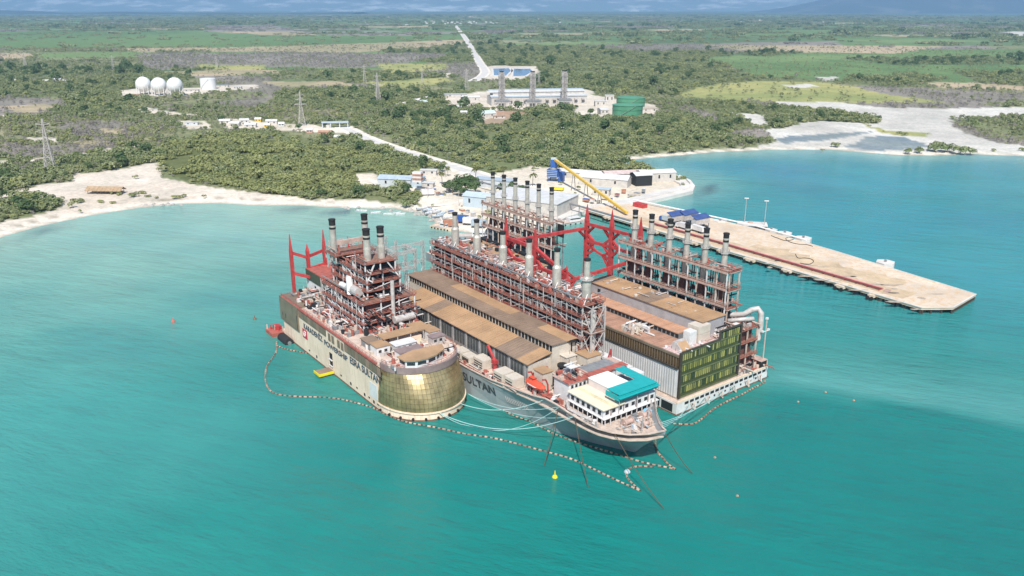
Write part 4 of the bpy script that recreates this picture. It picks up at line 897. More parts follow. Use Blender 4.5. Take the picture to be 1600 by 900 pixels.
for px, py, s, lb in ((691,288,1.1,'palm left of the dark yard trees'), (743,282,1.2,'tall palm behind the dark yard trees'), (832,291,1.1,'palm by the road left of the hopper tower'), (786,278,1.0,'bushy palm on the road verge'), (700,275,.8,'short palm beside the yard road')):
    p = at(px, py, LZ); e = empty('palm_tree', p, random.random()*6); tag(e, lb, 'palm', 'palms in the port yard'); e.scale = (s,)*3; link('crown', PALM[0], e); link('trunk', PALM[1], e); KEEPOUT.append((p.x, p.y, 4))
# dark rocks along the tide line
def rock_mesh(seed):
    rg = np.random.RandomState(seed); b = MB(); v = [Vector(p)*rg.uniform(.7, 1.2) for p in ((1,0,-.2),(.4,.9,-.3),(-.8,.6,-.2),(-.9,-.5,-.3),(.3,-1,-.2),(.5,.2,.6),(-.4,.3,.7),(-.1,-.5,.55))]
    b.add(v, [(0,1,5),(1,6,5),(1,2,6),(2,3,6),(3,7,6),(3,4,7),(4,0,7),(0,5,7),(5,6,7),(4,3,2,1,0)]); return b.mesh('rock', STONE)
RK = [rock_mesh(i) for i in range(3)]; rr = random.Random(9)
for k in range(46):
    if k < 12: px, py = rr.uniform(220, 292), 319-(rr.uniform(-1,1))*1.5+(0 if k % 2 else 1)
    elif k < 20: px, py = rr.uniform(540, 640), rr.uniform(324, 329)
    else: px = rr.uniform(640, 700); py = 331+(px-640)*.45*rr.uniform(.6, 1)-rr.uniform(0, 5)
    o = link('shore_rock', RK[k % 3], None, at(px, py, .4), rr.random()*6); s = rr.uniform(.8, 2.0); o.scale = (s*1.3, s, s*.8)
    tag(o, 'dark rough rock lying along the tide line' if k < 20 else 'grey boulder on the stony shore by the skiffs', 'rock', 'rocks on the tide line' if k < 20 else 'boulders by the skiffs')
# ------------------------------------------------------------------ ships: local x = towards the bow, y = to starboard side seen on the right, z = up
def ship_root(name, O, ax, label, cat='power ship'):
    rz = math.atan2(ax[1], ax[0]); e = empty(name, (O[0], O[1], 0), rz); tag(e, label, cat, 'moored power ships'); return e
E_ = ship_root('power_ship', (-97,326), (.588,-.809), 'left power ship with rounded gold glass bow and cream lettered side')
M_ = ship_root('power_ship', (-60,325), (.592,-.806), 'middle power ship with pointed grey bow and teal awning')
R_ = ship_root('power_barge', (54.3,251.7), (.612,-.791), 'right power barge with green glass front and white ribbed side')
B_ = ship_root('power_barge', (-60,325), (.592,-.806), 'far power barge with six thin stacks, behind the middle ship'); 
def SW(root, s, t, z): return Matrix.LocRotScale(root.location, root.rotation_euler, None) @ Vector((s, t, z))
def letters(root, name, txt, m, h, x0, x1, z, t, bold=.02):
    cu = bpy.data.curves.new(name, 'FONT'); cu.body = txt; cu.size = 1.0; cu.extrude = .05; cu.offset = bold
    o = bpy.data.objects.new(name, cu); COL.objects.link(o); dg = bpy.context.evaluated_depsgraph_get(); me = bpy.data.meshes.new_from_object(o.evaluated_get(dg)); bpy.data.objects.remove(o)
    co = np.empty(len(me.vertices)*3, np.float32); me.vertices.foreach_get('co', co); co = co.reshape(-1,3)
    lo, hi = co.min(0), co.max(0); u = (co[:,0]-lo[0])/(hi[0]-lo[0]); v = (co[:,1]-lo[1])/(hi[1]-lo[1])
    P = np.stack([x0+u*(x1-x0), np.full(len(u), t)-(co[:,2]>0)*.08, z+v*h], -1); me.vertices.foreach_set('co', P.astype(np.float32).ravel()); me.materials.clear(); me.materials.append(m); me.update()
    return link(name, me, root)
def stack(root, s, t, z0, zm, z1, r0, r1, cap=2.4, bands=True, ring=True):
    q = MB(); q.cyl((s,t,z0), (s,t,zm), r0, r0, 14, cap=False); q.add([], []); q.cyl((s,t,zm), (s,t,zm+.9), r0, r1, 14); o = q.build('stack', STAIN, root, smooth=False)
    q = MB(); q.cyl((s,t,zm+.9), (s,t,z1-cap), r1, r1, 14, cap=False); q.build('flue', STAIN, o)
    q = MB(); q.cyl((s,t,z1-cap), (s,t,z1-.5), r1*1.02, r1*1.02, 14); q.cyl((s,t,z1-.5), (s,t,z1), r1*1.14, r1*1.14, 14); q.build('soot_cap', BLACK, o)
    if bands: q = MB(); q.cyl((s,t,z1-cap-1.5), (s,t,z1-cap-.7), r1*1.03, r1*1.03, 14); q.build('soot_band', BLACK, o)
    if ring:
        q = MB(); q.cyl((s,t,zm-.2), (s,t,zm), r0*1.5, r0*1.5, 12); q.build('ring_platform', GALV, o); q = MB(); railing(q, [(s+r0*1.5*math.cos(a*.6283), t+r0*1.5*math.sin(a*.6283)) for a in range(11)], zm); q.build('guard_rail', GALV, o)
    q = MB(); 
    for d in (-.25, .25): q.bar((s-r0-.2, t+d, z0), (s-r0-.2, t+d, zm), .1)
    for k in range(int((zm-z0)/1.2)): q.bar((s-r0-.2,t-.25,z0+k*1.2), (s-r0-.2,t+.25,z0+k*1.2), .08)
    q.build('ladder', GALV, o); return o
def railing(q, pts, z, h=1.1, step=2.6, w=.09):
    for i in range(len(pts)-1):
        a = Vector((*pts[i], z)); b = Vector((*pts[i+1], z)); n = max(1, int((b-a).length/step))
        for k in range(n): p = a.lerp(b, k/n); q.bar(p, p+Vector((0,0,h)), w)
        for f in (.5, 1): q.bar(a+Vector((0,0,h*f)), b+Vector((0,0,h*f)), w)
def frame(root, S, T, Z, cm, bm, pm, z0, brace=True, rail=None, solid=True, cw=.42, hole=None, beam=.34):
    rail = rail or REDR
    for i, s in enumerate(S):
        for j, t in enumerate(T):
            if 0 < j < len(T)-1 and 0 < i < len(S)-1: continue
            q = MB(); q.bar((s,t,z0), (s,t,Z[-1]+.25), cw); q.build('column', cm, root)
    for z in Z:
        if solid:
            q = MB(); q.mm(S[0]-.5, S[-1]+.5, T[0]-.6, T[-1]+.6, z-.18, z); q.build('platform', pm, root)
        q = MB()
        for t in T: q.bar((S[0]-.4,t,z-.19-beam/2), (S[-1]+.4,t,z-.19-beam/2), .3, beam)
        for s in S: q.bar((s,T[0],z-.21-beam/2), (s,T[-1],z-.21-beam/2), .28, beam*.9)
        q.bar((S[0]-.5,T[0]-.62,z-.1), (S[-1]+.5,T[0]-.62,z-.1), .1, .28); q.bar((S[-1]+.52,T[0]-.6,z-.1), (S[-1]+.52,T[-1]+.6,z-.1), .1, .28)
        q.build('floor_beam', bm, root)
        for j, (dt, dz) in enumerate(((.3,.5),(.8,1.5),(.1,2.1))): q = MB(); q.tube([(S[0],T[0]+dt,z+dz),(S[-1]-.3,T[0]+dt,z+dz)], .13+.05*j, 6); q.build('long_pipe', (GALV, STEELG, DECKP, RUST)[(j+int(z)) % 4], root)
        q = MB(); railing(q, [(S[0]-.5,T[0]-.6),(S[-1]+.5,T[0]-.6),(S[-1]+.5,T[-1]+.6),(S[0]-.5,T[-1]+.6),(S[0]-.5,T[0]-.6)], z); q.build('guard_rail', rail, root)
    zz = [z0]+list(Z); rp = random.Random(int(S[-1]*3+T[-1]))
    for i in range(len(S)-1):
        for k in range(len(Z)):
            for f in (.33, .66):
                if rp.random() < .7:
                    s = S[i]+(S[i+1]-S[i])*f; q = MB(); q.bar((s,T[0]-.1,zz[k]), (s,T[0]-.1,zz[k+1]-.2), .17); q.build('post', cm, root)
            if rp.random() < .4: s = S[i]+(S[i+1]-S[i])*rp.random(); q = MB(); q.cyl((s,T[0]-.75,z0 if k == 0 else zz[k]), (s,T[0]-.75,zz[k+1]+1.2), .16, n=6); q.build('riser_pipe', GALV, root)
    if brace:
        zz = [z0]+list(Z); rg = random.Random(int(S[0]*7+T[0]))
        for i in range(len(S)-1):
            for k in range(len(zz)-1):
                if rg.random() < .45:
                    a, b = (S[i], S[i+1]) if rg.random() < .5 else (S[i+1], S[i]); q = MB(); q.bar((a,T[0],zz[k]), (b,T[0],zz[k+1]-.3), .26); q.build('brace', cm, root)
        for k in range(len(zz)-1):
            if rg.random() < .6: q = MB(); q.bar((S[-1],T[0],zz[k]), (S[-1],T[-1],zz[k+1]-.3), .26); q.build('brace', cm, root)
def clutter(root, x0, x1, y0, y1, z0, n, seed, mats, hi=1.8, big=2.2, name='deck_machinery', pipes=.3):
    rg = random.Random(seed); bs = MB()
    for k in range(n):
        bs.mi = rg.randrange(len(mats)); x = rg.uniform(x0, x1); y = rg.uniform(y0, y1); w, d, h = rg.uniform(.4, big), rg.uniform(.4, big), rg.uniform(.3, hi); u = rg.random()
        if u < pipes:
            a = rg.choice((0, 1)); L = rg.uniform(2, 6); zz = z0+rg.uniform(.2, hi); p = Vector((x,y,zz)); bs.cyl(p, p+(Vector((L,0,0)) if a else Vector((0,min(L,y1-y0),0))), rg.uniform(.12,.32), n=7)
        elif u < pipes+.2: bs.cyl((x,y,z0), (x,y,z0+h*1.2), rg.uniform(.25,.75), n=9)
        elif u < pipes+.27: bs.bar((x,y,z0), (x+rg.uniform(-.3,.3),y,z0+h*2.2), .14)
        else: bs.box((x,y,z0+h/2), (w,d,h))
    return bs.build(name, mats, root, kind='stuff')
CL = [GALV, WHITE, RUST, STEELG, DECKC, REDR, DARK, BEIGE]
# ================================================================== E: left ship
def build_E():
    r = E_; C0, T0 = 88.0, 15.5
    def ell(rs, rt, z, n=30, a0=-90, a1=90): return [(C0+rs*math.cos(R(a0+(a1-a0)*k/n)), T0+rt*math.sin(R(a0+(a1-a0)*k/n)), z) for k in range(n+1)]
    # hull
    q = MB(); low = [(2.3,0),(C0,0)]+[(p[0],p[1]) for p in ell(18,15.5,0)]+[(C0,31),(2.3,31)]
    q.prism([(p[0], p[1]) for p in low], -1.2, 2.6); q.build('lower_hull', CREAM, r)
    q = MB(); q.prism([(p[0]+(.12 if p[0] > 80 else 0), p[1]+(-.12 if p[1] < 15 else .12)) for p in low], -1.2, .55); q.build('waterline_band', BOOT, r)
    q = MB(); q.mm(4, C0-.1, .02, 31, 2.61, 16.9); o = q.build('side_wall', CREAM, r)
    q = MB(); q.prism([(4,.3),(C0,.3)]+[(p[0],p[1]) for p in ell(12.4,13.6,0)]+[(C0,30.7),(4,30.7)], 16.5, 16.92); q.build('deck', DECKC, r)
    # stern cladding
    q = MB(); q.mm(2, 21, -.45, 31.4, 7.2, 17.5); q.build('stern_cladding', BRONZE, r)
    for k in range(8): q = MB(); q.mm(2.2+k*2.33, 4.45+k*2.33, -.56, -.44, 7.5, 16.4); q.build('cladding_panel', BRONZE, r)
    for k, (s, z, h) in enumerate(((5,9.5,1.6),(8,9.3,1.9),(20.2,8,6))): q = MB(); q.mm(s, s+.35, -.62, -.55, z, z+h); q.build('wall_slot', DARK, r)
    def band(s0, s1, n, zb, zt):
        q = MB(); q.mm(s0, s1, -.12, .03, zb-.25, zt+.3); q.build('panel_backing', SEAM, r); w = (s1-s0)/n
        for k in range(n): q = MB(); q.mm(s0+k*w+.2, s0+(k+1)*w-.2, -.26, -.11, zb, zt); q.build('cladding_panel', BRONZE if k % 3 else BROWN, r)
    band(21.6, 47.2, 9, 13.9, 16.4); band(63.2, 91.2, 10, 13.6, 16.4)
    for s in (49.2, 52.2, 57.2, 60.2):
        q = MB(); q.mm(s, s+2.1, -.1, .05, 12.9, 15.9); o = q.build('louvre_window', BROWN, r)
        for k in range(5): q = MB(); q.mm(s+.1, s+2, -.16, -.09, 13.1+k*.56, 13.4+k*.56); q.build('slat', BRONZE, o)
    q = MB(); q.mm(4, C0, -.34, .3, 16.93, 17.6); q.build('gunwale', REDR, r)
    q = MB(); railing(q, [(3,.2),(C0,.2)], 17.6); q.build('guard_rail', REDR, r); q = MB(); railing(q, [(3,.3),(3,30.6),(C0,30.6)], 16.95); q.build('guard_rail', REDR, r)
    for k, s in enumerate((29,36,58,66,71,77,80.5,84,87)): q = MB(); q.mm(s, s+1.1, -.06, .1, 1.3 if k % 2 else 1.8, 2.4); q.build('scupper', DARK, r)
    q = MB(); q.mm(49.2, 51.6, -.05, .1, 3.2, 8.2); q.build('side_doorway', DARK, r)
    q = MB(); q.mm(82, 87.5, -.06, .1, 3.4, 8.8); q.build('pale_wall_patch', WHITE, r)
    q = MB(); q.mm(49.0, 51.8, -.5, -.06, 5.4, 5.7); q.mm(49,51.8,-.5,-.06,3,3.2); q.build('door_sill', WHITE, r)
    letters(r, 'lettering', 'KARADENİZ', NAVY, 3.0, 25.9, 43.6, 10.3, -.06); letters(r, 'lettering', 'POWERSHIP', NAVY, 2.1, 45.3, 65.2, 9.9, -.06); letters(r, 'lettering', 'ESRA SULTAN', NAVY, 2.7, 67.3, 90.2, 10.2, -.06)
    q = MB(); q.mm(24.1, 28.6, -.1, .05, 6.1, 9.9); o = q.build('company_emblem', LOGOR, r)
    q = MB(); pts = [(26.35+(1.25-.5*k/16)*math.cos(k*.42+.6)*1.05, -.14, 8+(1.25-.5*k/16)*math.sin(k*.42+.6)) for k in range(17)]; q.tube(pts, .17, 5); q.cyl((26.35,-.1,8), (26.35,-.18,8), .38, n=10); q.build('emblem_swirl', LOGOW, o)
    # boarding ramp
    # gold dome
    NR, NC = 8, 34; prof = []
    for i in range(NR+1):
        u = i/NR; k = u**1.75; prof.append((18-5.4*k, 15.5-1.5*k, 3.0+12.3*u))
    inner = MB(); inner.loft([ell(a-.12, b-.12, z, 34) for a, b, z in prof], cap=False); inner.build('dome_shell', SEAM, r)
    rg = random.Random(5)
    for i in range(NR):
        for k in range(NC):
            a0 = -90+180*k/NC+.18; a1 = -90+180*(k+1)/NC-.18; f = .04
            z0 = prof[i][2]+f; z1 = prof[i+1][2]-f; j = rg.uniform(-.05, .05)
            P = lambda a, pr, z, e: (C0+(pr[0]+e)*math.cos(R(a)), T0+(pr[1]+e)*math.sin(R(a)), z)
            q = MB(); e0, e1 = .05+j, .05+rg.uniform(-.05,.05); v = [P(a0,prof[i],z0,e0), P(a1,prof[i],z0,e1), P(a1,prof[i+1],z1,e1), P(a0,prof[i+1],z1,e0)]; v += [P(a0,prof[i],z0,-.1), P(a1,prof[i],z0,-.1), P(a1,prof[i+1],z1,-.1), P(a0,prof[i+1],z1,-.1)]
            q.add(v, [(0,1,2,3),(0,4,5,1),(1,5,6,2),(2,6,7,3),(3,7,4,0)]); q.build('dome_panel', GOLD, r)
    q = MB(); q.loft([ell(18.4,15.9,2.62,30), ell(18.4,15.9,3.1,30), ell(17.7,15.2,3.1,30)], cap=False); q.build('dome_base_ledge', CREAM, r)
    q = MB(); q.loft([ell(13.0,14.3,15.25,30), ell(13.0,14.3,17.5,30), ell(12.4,13.7,17.5,30), ell(12.4,13.7,16.9,30)], cap=False); q.build('coaming', COAM, r)
    q = MB(); railing(q, [(p[0],p[1]) for p in ell(12.2,13.5,0,16)], 17.0, 1.5); q.build('guard_rail', REDR, r)
    for k in range(12): q = MB(); a = -85+k*15; p = ell(18.05,15.55,0,1,a,a)[0]; q.cyl((p[0],p[1],.9), (p[0]+.5*math.cos(R(a)),p[1]+.5*math.sin(R(a)),.9), .45, n=8); q.build('hull_fender', RUBBER, r)
    # wheelhouse
    wh = [(93.2,5.8),(97.3,6.0),(99.2,9),(99.6,13),(98.6,17),(96.2,21),(92.4,22.4),(91.6,12)]
    q = MB(); q.prism(wh, 16.9, 19.9); hs = q.build('wheelhouse', WHITE, r)
    cx, cy = 95.6, 13.5; q = MB(); q.prism([(cx+(x-cx)*1.1, cy+(y-cy)*1.08) for x, y in wh], 19.92, 20.3); q.build('roof', TAN, hs)
    for i in range(6):
        a, b = wh[i], wh[i+1]; n = max(1, int(math.dist(a, b)/2.1))
        for k in range(n):
            p = Vector((*a,0)).lerp(Vector((*b,0)), (k+.12)/n); p2 = Vector((*a,0)).lerp(Vector((*b,0)), (k+.88)/n); nn = Vector((b[1]-a[1], a[0]-b[0], 0)).normalized()*.05
            q = MB(); q.add([(p.x+nn.x,p.y+nn.y,18.3), (p2.x+nn.x,p2.y+nn.y,18.3), (p2.x+nn.x,p2.y+nn.y,19.5), (p.x+nn.x,p.y+nn.y,19.5)], [(0,1,2,3)]); q.build('window', WINDOW, hs)
    def hse(name, x0, x1, y0, y1, z1, wall, roof, z0=16.93, win=True, ov=.3):
        q = MB(); q.mm(x0, x1, y0, y1, z0, z1); o = q.build(name, wall, r); q = MB(); q.mm(x0-ov, x1+ov, y0-ov, y1+ov, z1+.003, z1+.25); q.build('roof', roof, o)
        if win:
            for k in range(int((y1-y0)/2.2)): q = MB(); q.mm(x1, x1+.06, y0+.6+k*2.2, y0+1.7+k*2.2, z0+1.3, z0+2.3); q.build('window', WINDOW, o)
        return o
    hse('deck_house', 77.5, 82.5, 3.2, 8.2, 20.3, WHITE, TAN); hse('deck_house', 69.5, 76, 3.6, 8, 19.4, STEELG, BROWN, win=False)
    hse('deck_house', 80, 84.2, 9.6, 17.5, 19.8, WHITE, WHITE); hse('deck_house', 85.6, 90, 8.2, 12.5, 19.4, WHITE, COAM); hse('deck_house', 85.6, 89.6, 13.2, 17.2, 19.2, CREAM, COAM)
    hse('deck_house', 77.5, 81.5, 24.5, 28.6, 20.6, WHITE, TAN); hse('deck_house', 82.2, 85.4, 23.4, 28.4, 19.9, GALV, COAM); hse('deck_house', 72.5, 75.5, 25.4, 29.6, 19.6, BEIGE, TAN, win=False); hse('deck_house', 66, 70.5, 24, 29.5, 18.9, BEIGE, TAN, win=False)
    q = MB(); q.mm(74.2, 79.2, 7.5, 24, 21.1, 21.5); q.build('canopy_roof', TAN, r)
    for t in (8, 13.2, 18.4, 23.5):
        for s in (74.6, 78.8): q = MB(); q.bar((s,t,16.9), (s,t,21.1), .25); q.build('canopy_post', GALV, r)
    q = MB(); q.mm(75, 78.4, 12, 23, 16.93, 19.2); q.build('machinery_house', CREAM, r)
    # engine frame, lower block then set-back upper block
    frame(r, [24.3,33.1,42,50.8,59.7], [9.6,17,24.4,31], [17.4,20.3,23.2,27.8], WHITE, RUST, GRATE, 16.9)
    frame(r, [27,36.5,46.5,56.4], [13.4,20,27], [31.2,34.3,37.6], WHITE, RUST, GRATE, 27.8)
    frame(r, [46,56.2], [13.2,19.3,25.4], [41.6], WHITE, RUST, GRATE, 37.6, brace=False); frame(r, [27,36], [11,19,27.5], [40.5], GALV, RUST, GRATE, 37.6, brace=False)
    for (s, t) in ((31,12.6),(30.8,26.2)): stack(r, s, t, 37.7, 44.5, 53.6, 1.3, 1.22, ring=False)
    for (s, t) in ((52,16.4),(51.8,22.2)): stack(r, s, t, 40.2, 46, 53.6, 1.42, 1.28, ring=False)
    for (s0, t0, s1, t1) in ((56.4,13.4,56.2,17),(56.4,27,56.2,22),(46.5,13.4,46,15)): q = MB(); q.bar((s0,t0,34.3), (s1,t1,41.3), .45); q.build('brace', WHITE, r)
    for (s, t) in ((29,10.5),(33,14.5),(29,24),(33,28)): q = MB(); q.bar((s,t,34.5), (31,12.6 if t < 20 else 26.2,44.3), .4); q.build('brace', GALV, r)
    for t0 in (14.5, 17.5, 20.6, 23.6): q = MB(); q.add([(47.5,t0,37.7),(55.2,t0,37.7),(55.2,t0+2.6,37.7),(47.5,t0+2.6,37.7),(49.5,t0,41),(53.5,t0,41),(53.5,t0+2.6,41),(49.5,t0+2.6,41)], [(0,3,2,1),(4,5,6,7),(0,1,5,4),(1,2,6,5),(2,3,7,6),(3,0,4,7)]); q.build('silencer', DARK, r)
    q = MB(); q.mm(46, 56, 20.2, 26.8, 28, 33.8); q.build('exhaust_box', DARK, r); q = MB(); q.mm(28, 44, 14, 26, 28, 33.9); q.build('exhaust_box', RUSTD, r)
    q = MB(); q.mm(26, 58.5, 11.5, 29.5, 17.45, 27.2); q.build('dark_gap_casing', RUSTD, r)  # casing coloured dark so the gaps between floors look shaded
    for (x, y, z, L, rad, m) in ((49,11.6,30.3,8,1.7,GALV),(41,11.4,29.6,5,1.2,WHITE),(53.5,12,25.4,3.8,1.25,LBLUE),(36,11.2,25.2,5,1.1,GALV),(56,14,25.2,1.8,1.3,STEELG)):
        q = MB(); q.cyl((x-L/2,y,z), (x+L/2,y,z), rad, n=16); q.lathe([(rad*.98,0),(rad*.6,.5),(.05,.7)], n=12, c=(0,0,-999)) if False else None; q.build('pressure_tank', m, r, smooth=False)
    for (a, b_, rad) in (((40,14,32.4),(47.5,10.8,31),1.3),((42,19,33),(50,14.6,31.6),1.3)): q = MB(); q.tube([a, Vector(a).lerp(Vector(b_), .5)+Vector((0,0,1.1)), b_, (b_[0]+.6,b_[1]-.4,b_[2]-2.6)], rad, 12); q.build('white_duct', WHITE, r)
    q = MB(); q.tube([(60.8,21.4,35),(60.8,21.4,21.2),(61.6,22,19),(65,23.6,18.3)], .75, 10); q.build('vent_pipe', GALV, r)
    q = MB(); q.cyl((62.6,20.6,20.4), (62.2,28.8,20.4), 1.35, n=14); q.build('deck_tank', GALV, r); 
    for t in (22, 27): q = MB(); q.bar((62.5,t,16.9), (62.5,t,19.2), .4); q.build('tank_leg', GALV, r)
    q = MB(); q.bar((36,11.8,45.4), (36,23.4,45.4), 1.2, 1.6); q.build('crane_girder', DECKP, r)
    for t in (12.4, 22.6): q = MB(); q.bar((36,t,40.5), (36,t,44.6), .5); q.build('crane_leg', RUST, r)
    for k, (x, y) in enumerate(((46,18),(46.4,25.6),(39,27.5),(28,20))): 
        q = MB(); q.cyl((x,y,34), (x,y,44+k%2), .6, .12, 6); q.build('red_mast', REDM, r)
    # green sided hall near the stern
    q = MB(); q.mm(-2.2, 18, 13.8, 24, 16.93, 25.2); hl = q.build('stern_hall', WHITE, r)
    q = MB(); q.mm(-2.25, 18.05, 13.6, 13.79, 21, 25.3); q.build('green_wall_panel', GREENB, hl); q = MB(); q.mm(-2.3, 18.1, 13.7, 24.2, 25.3, 25.6); q.build('roof', REDR, hl); q = MB(); q.mm(6, 7.4, 13.7, 13.79, 18.2, 19.8); q.build('window', DARK, hl)
    # red stern masts
    for (s, t, h) in ((-3,8.2,41),(-2,22.5,41),(-1.5,14.8,36)):
        q = MB(); q.add([(s-.9,t-.5,9 if s < 0 else 17),(s+.9,t-.5,9),(s+.9,t+.5,9),(s-.9,t+.5,9),(s-.85,t-.6,33),(s+.85,t-.6,33),(s+.85,t+.6,33),(s-.85,t+.6,33),(s-.08,t-.1,h),(s+.08,t-.1,h),(s+.08,t+.1,h),(s-.08,t+.1,h)], [(0,1,5,4),(1,2,6,5),(2,3,7,6),(3,0,4,7),(4,5,9,8),(5,6,10,9),(6,7,11,10),(7,4,8,11),(8,9,10,11)]); q.build('stern_mast', REDM, r)
    for (a, b_) in (((-3,8.2,33),(-1.5,14.8,30)),((-1.5,14.8,30.5),(-2,22.5,32)),((-3,8.2,24),(2,13.8,22.5)),((-1.5,14.8,25),(-2,22.5,26))): q = MB(); q.bar(a, b_, .8, 1.2); q.build('mast_beam', REDM, r)
    # stern insulator yard
    rg = random.Random(12)
    for k in range(46):
        s, t = rg.uniform(-2, 22), rg.uniform(26, 46) if k % 2 else rg.uniform(25, 31); 
        h = rg.uniform(5, 9); q = MB(); q.cyl((s,t if t < 31 else 24+t*.15,17), (s,t if t < 31 else 24+t*.15,17+h), .17, n=5)
        for j in range(4): q.cyl((s,t if t < 31 else 24+t*.15,17+h*.45+j*.5), (s,t if t < 31 else 24+t*.15,17.25+h*.45+j*.5), .36, n=6)
        q.build('insulator_post', GALV, r)
    for (s, t) in ((-1,25),(7,25),(15,25),(22,25),(-1,30.4),(7,30.4),(15,30.4),(22,30.4)): q = MB(); lattice(q, (s,t,16.9), (s,t,36), 1.0); q.build('lattice_mast', GALV, r)
    for a, b_ in (((-1,25,35.4),(22,25,35.4)),((-1,30.4,35.4),(22,30.4,35.4)),((-1,25,35.4),(-1,30.4,35.4)),((11,25,29),(22,30.4,29)),((-1,30.4,29),(22,30.4,29)),((7,25,35.4),(7,30.4,35.4)),((15,25,35.4),(15,30.4,35.4)),((22,25,35.4),(22,30.4,35.4)),((-1,25,29),(22,25,29))): q = MB(); lattice(q, a, b_, .9); q.build('lattice_beam', GALV, r)
    clutter(r, 3, 24, 3, 12.5, 16.93, 90, 1, CL, 2.6, 2.4); clutter(r, 24, 60, 2, 8.8, 16.93, 120, 2, CL, 2.0, 2.0); clutter(r, 60, 74, 9, 30, 16.93, 90, 3, CL, 2.0); clutter(r, 70, 96, 2.5, 29, 16.93, 120, 4, CL, 1.4, 1.6)
    for z, n, sd_ in ((17.45,70,5),(20.35,80,6),(23.25,90,7)): clutter(r, 25, 59.4, 9.8, 11.4, z, n, sd_, [RUST,GALV,STEELG,DARK,RUSTD,LBLUE], 2.0, 1.4, 'frame_machinery', .45); clutter(r, 58.6, 59.6, 10, 30.5, z, n//2, sd_+40, [RUST,GALV,STEELG,DARK,RUSTD], 2.0, 1.0, 'frame_machinery', .5)
    clutter(r, 25, 59, 10, 30, 27.85, 110, 8, [GALV,RUST,WHITE,STEELG,DARK], 2.2, 2, 'frame_machinery', .4)
    for z, sd_ in ((31.25,9),(34.35,10),(37.65,11)): clutter(r, 27, 56, 13.5, 26.5, z, 70, sd_, [RUST,GALV,STEELG,DARK,RUSTD,WHITE], 1.8, 1.6, 'frame_machinery', .4)
def lattice(q, a, b, w):
    a = Vector(a); b = Vector(b); d = b-a; L = d.length; d /= L; up = Vector((0,0,1)) if abs(d.z) < .9 else Vector((1,0,0)); u = d.cross(up).normalized()*w; v = u.normalized().cross(d)*w
    C = [a+u*i+v*j for i, j in ((-.5,-.5),(.5,-.5),(.5,.5),(-.5,.5))]
    for c in C: q.bar(c, c+d*L, .16)
    n = max(2, int(L/(w*1.7)))
    for k in range(n):
        for i in range(4):
            c0, c1 = C[i], C[(i+1)%4]
            q.bar(c0+d*(L*k/n), c1+d*(L*(k+1)/n), .1)
build_E()
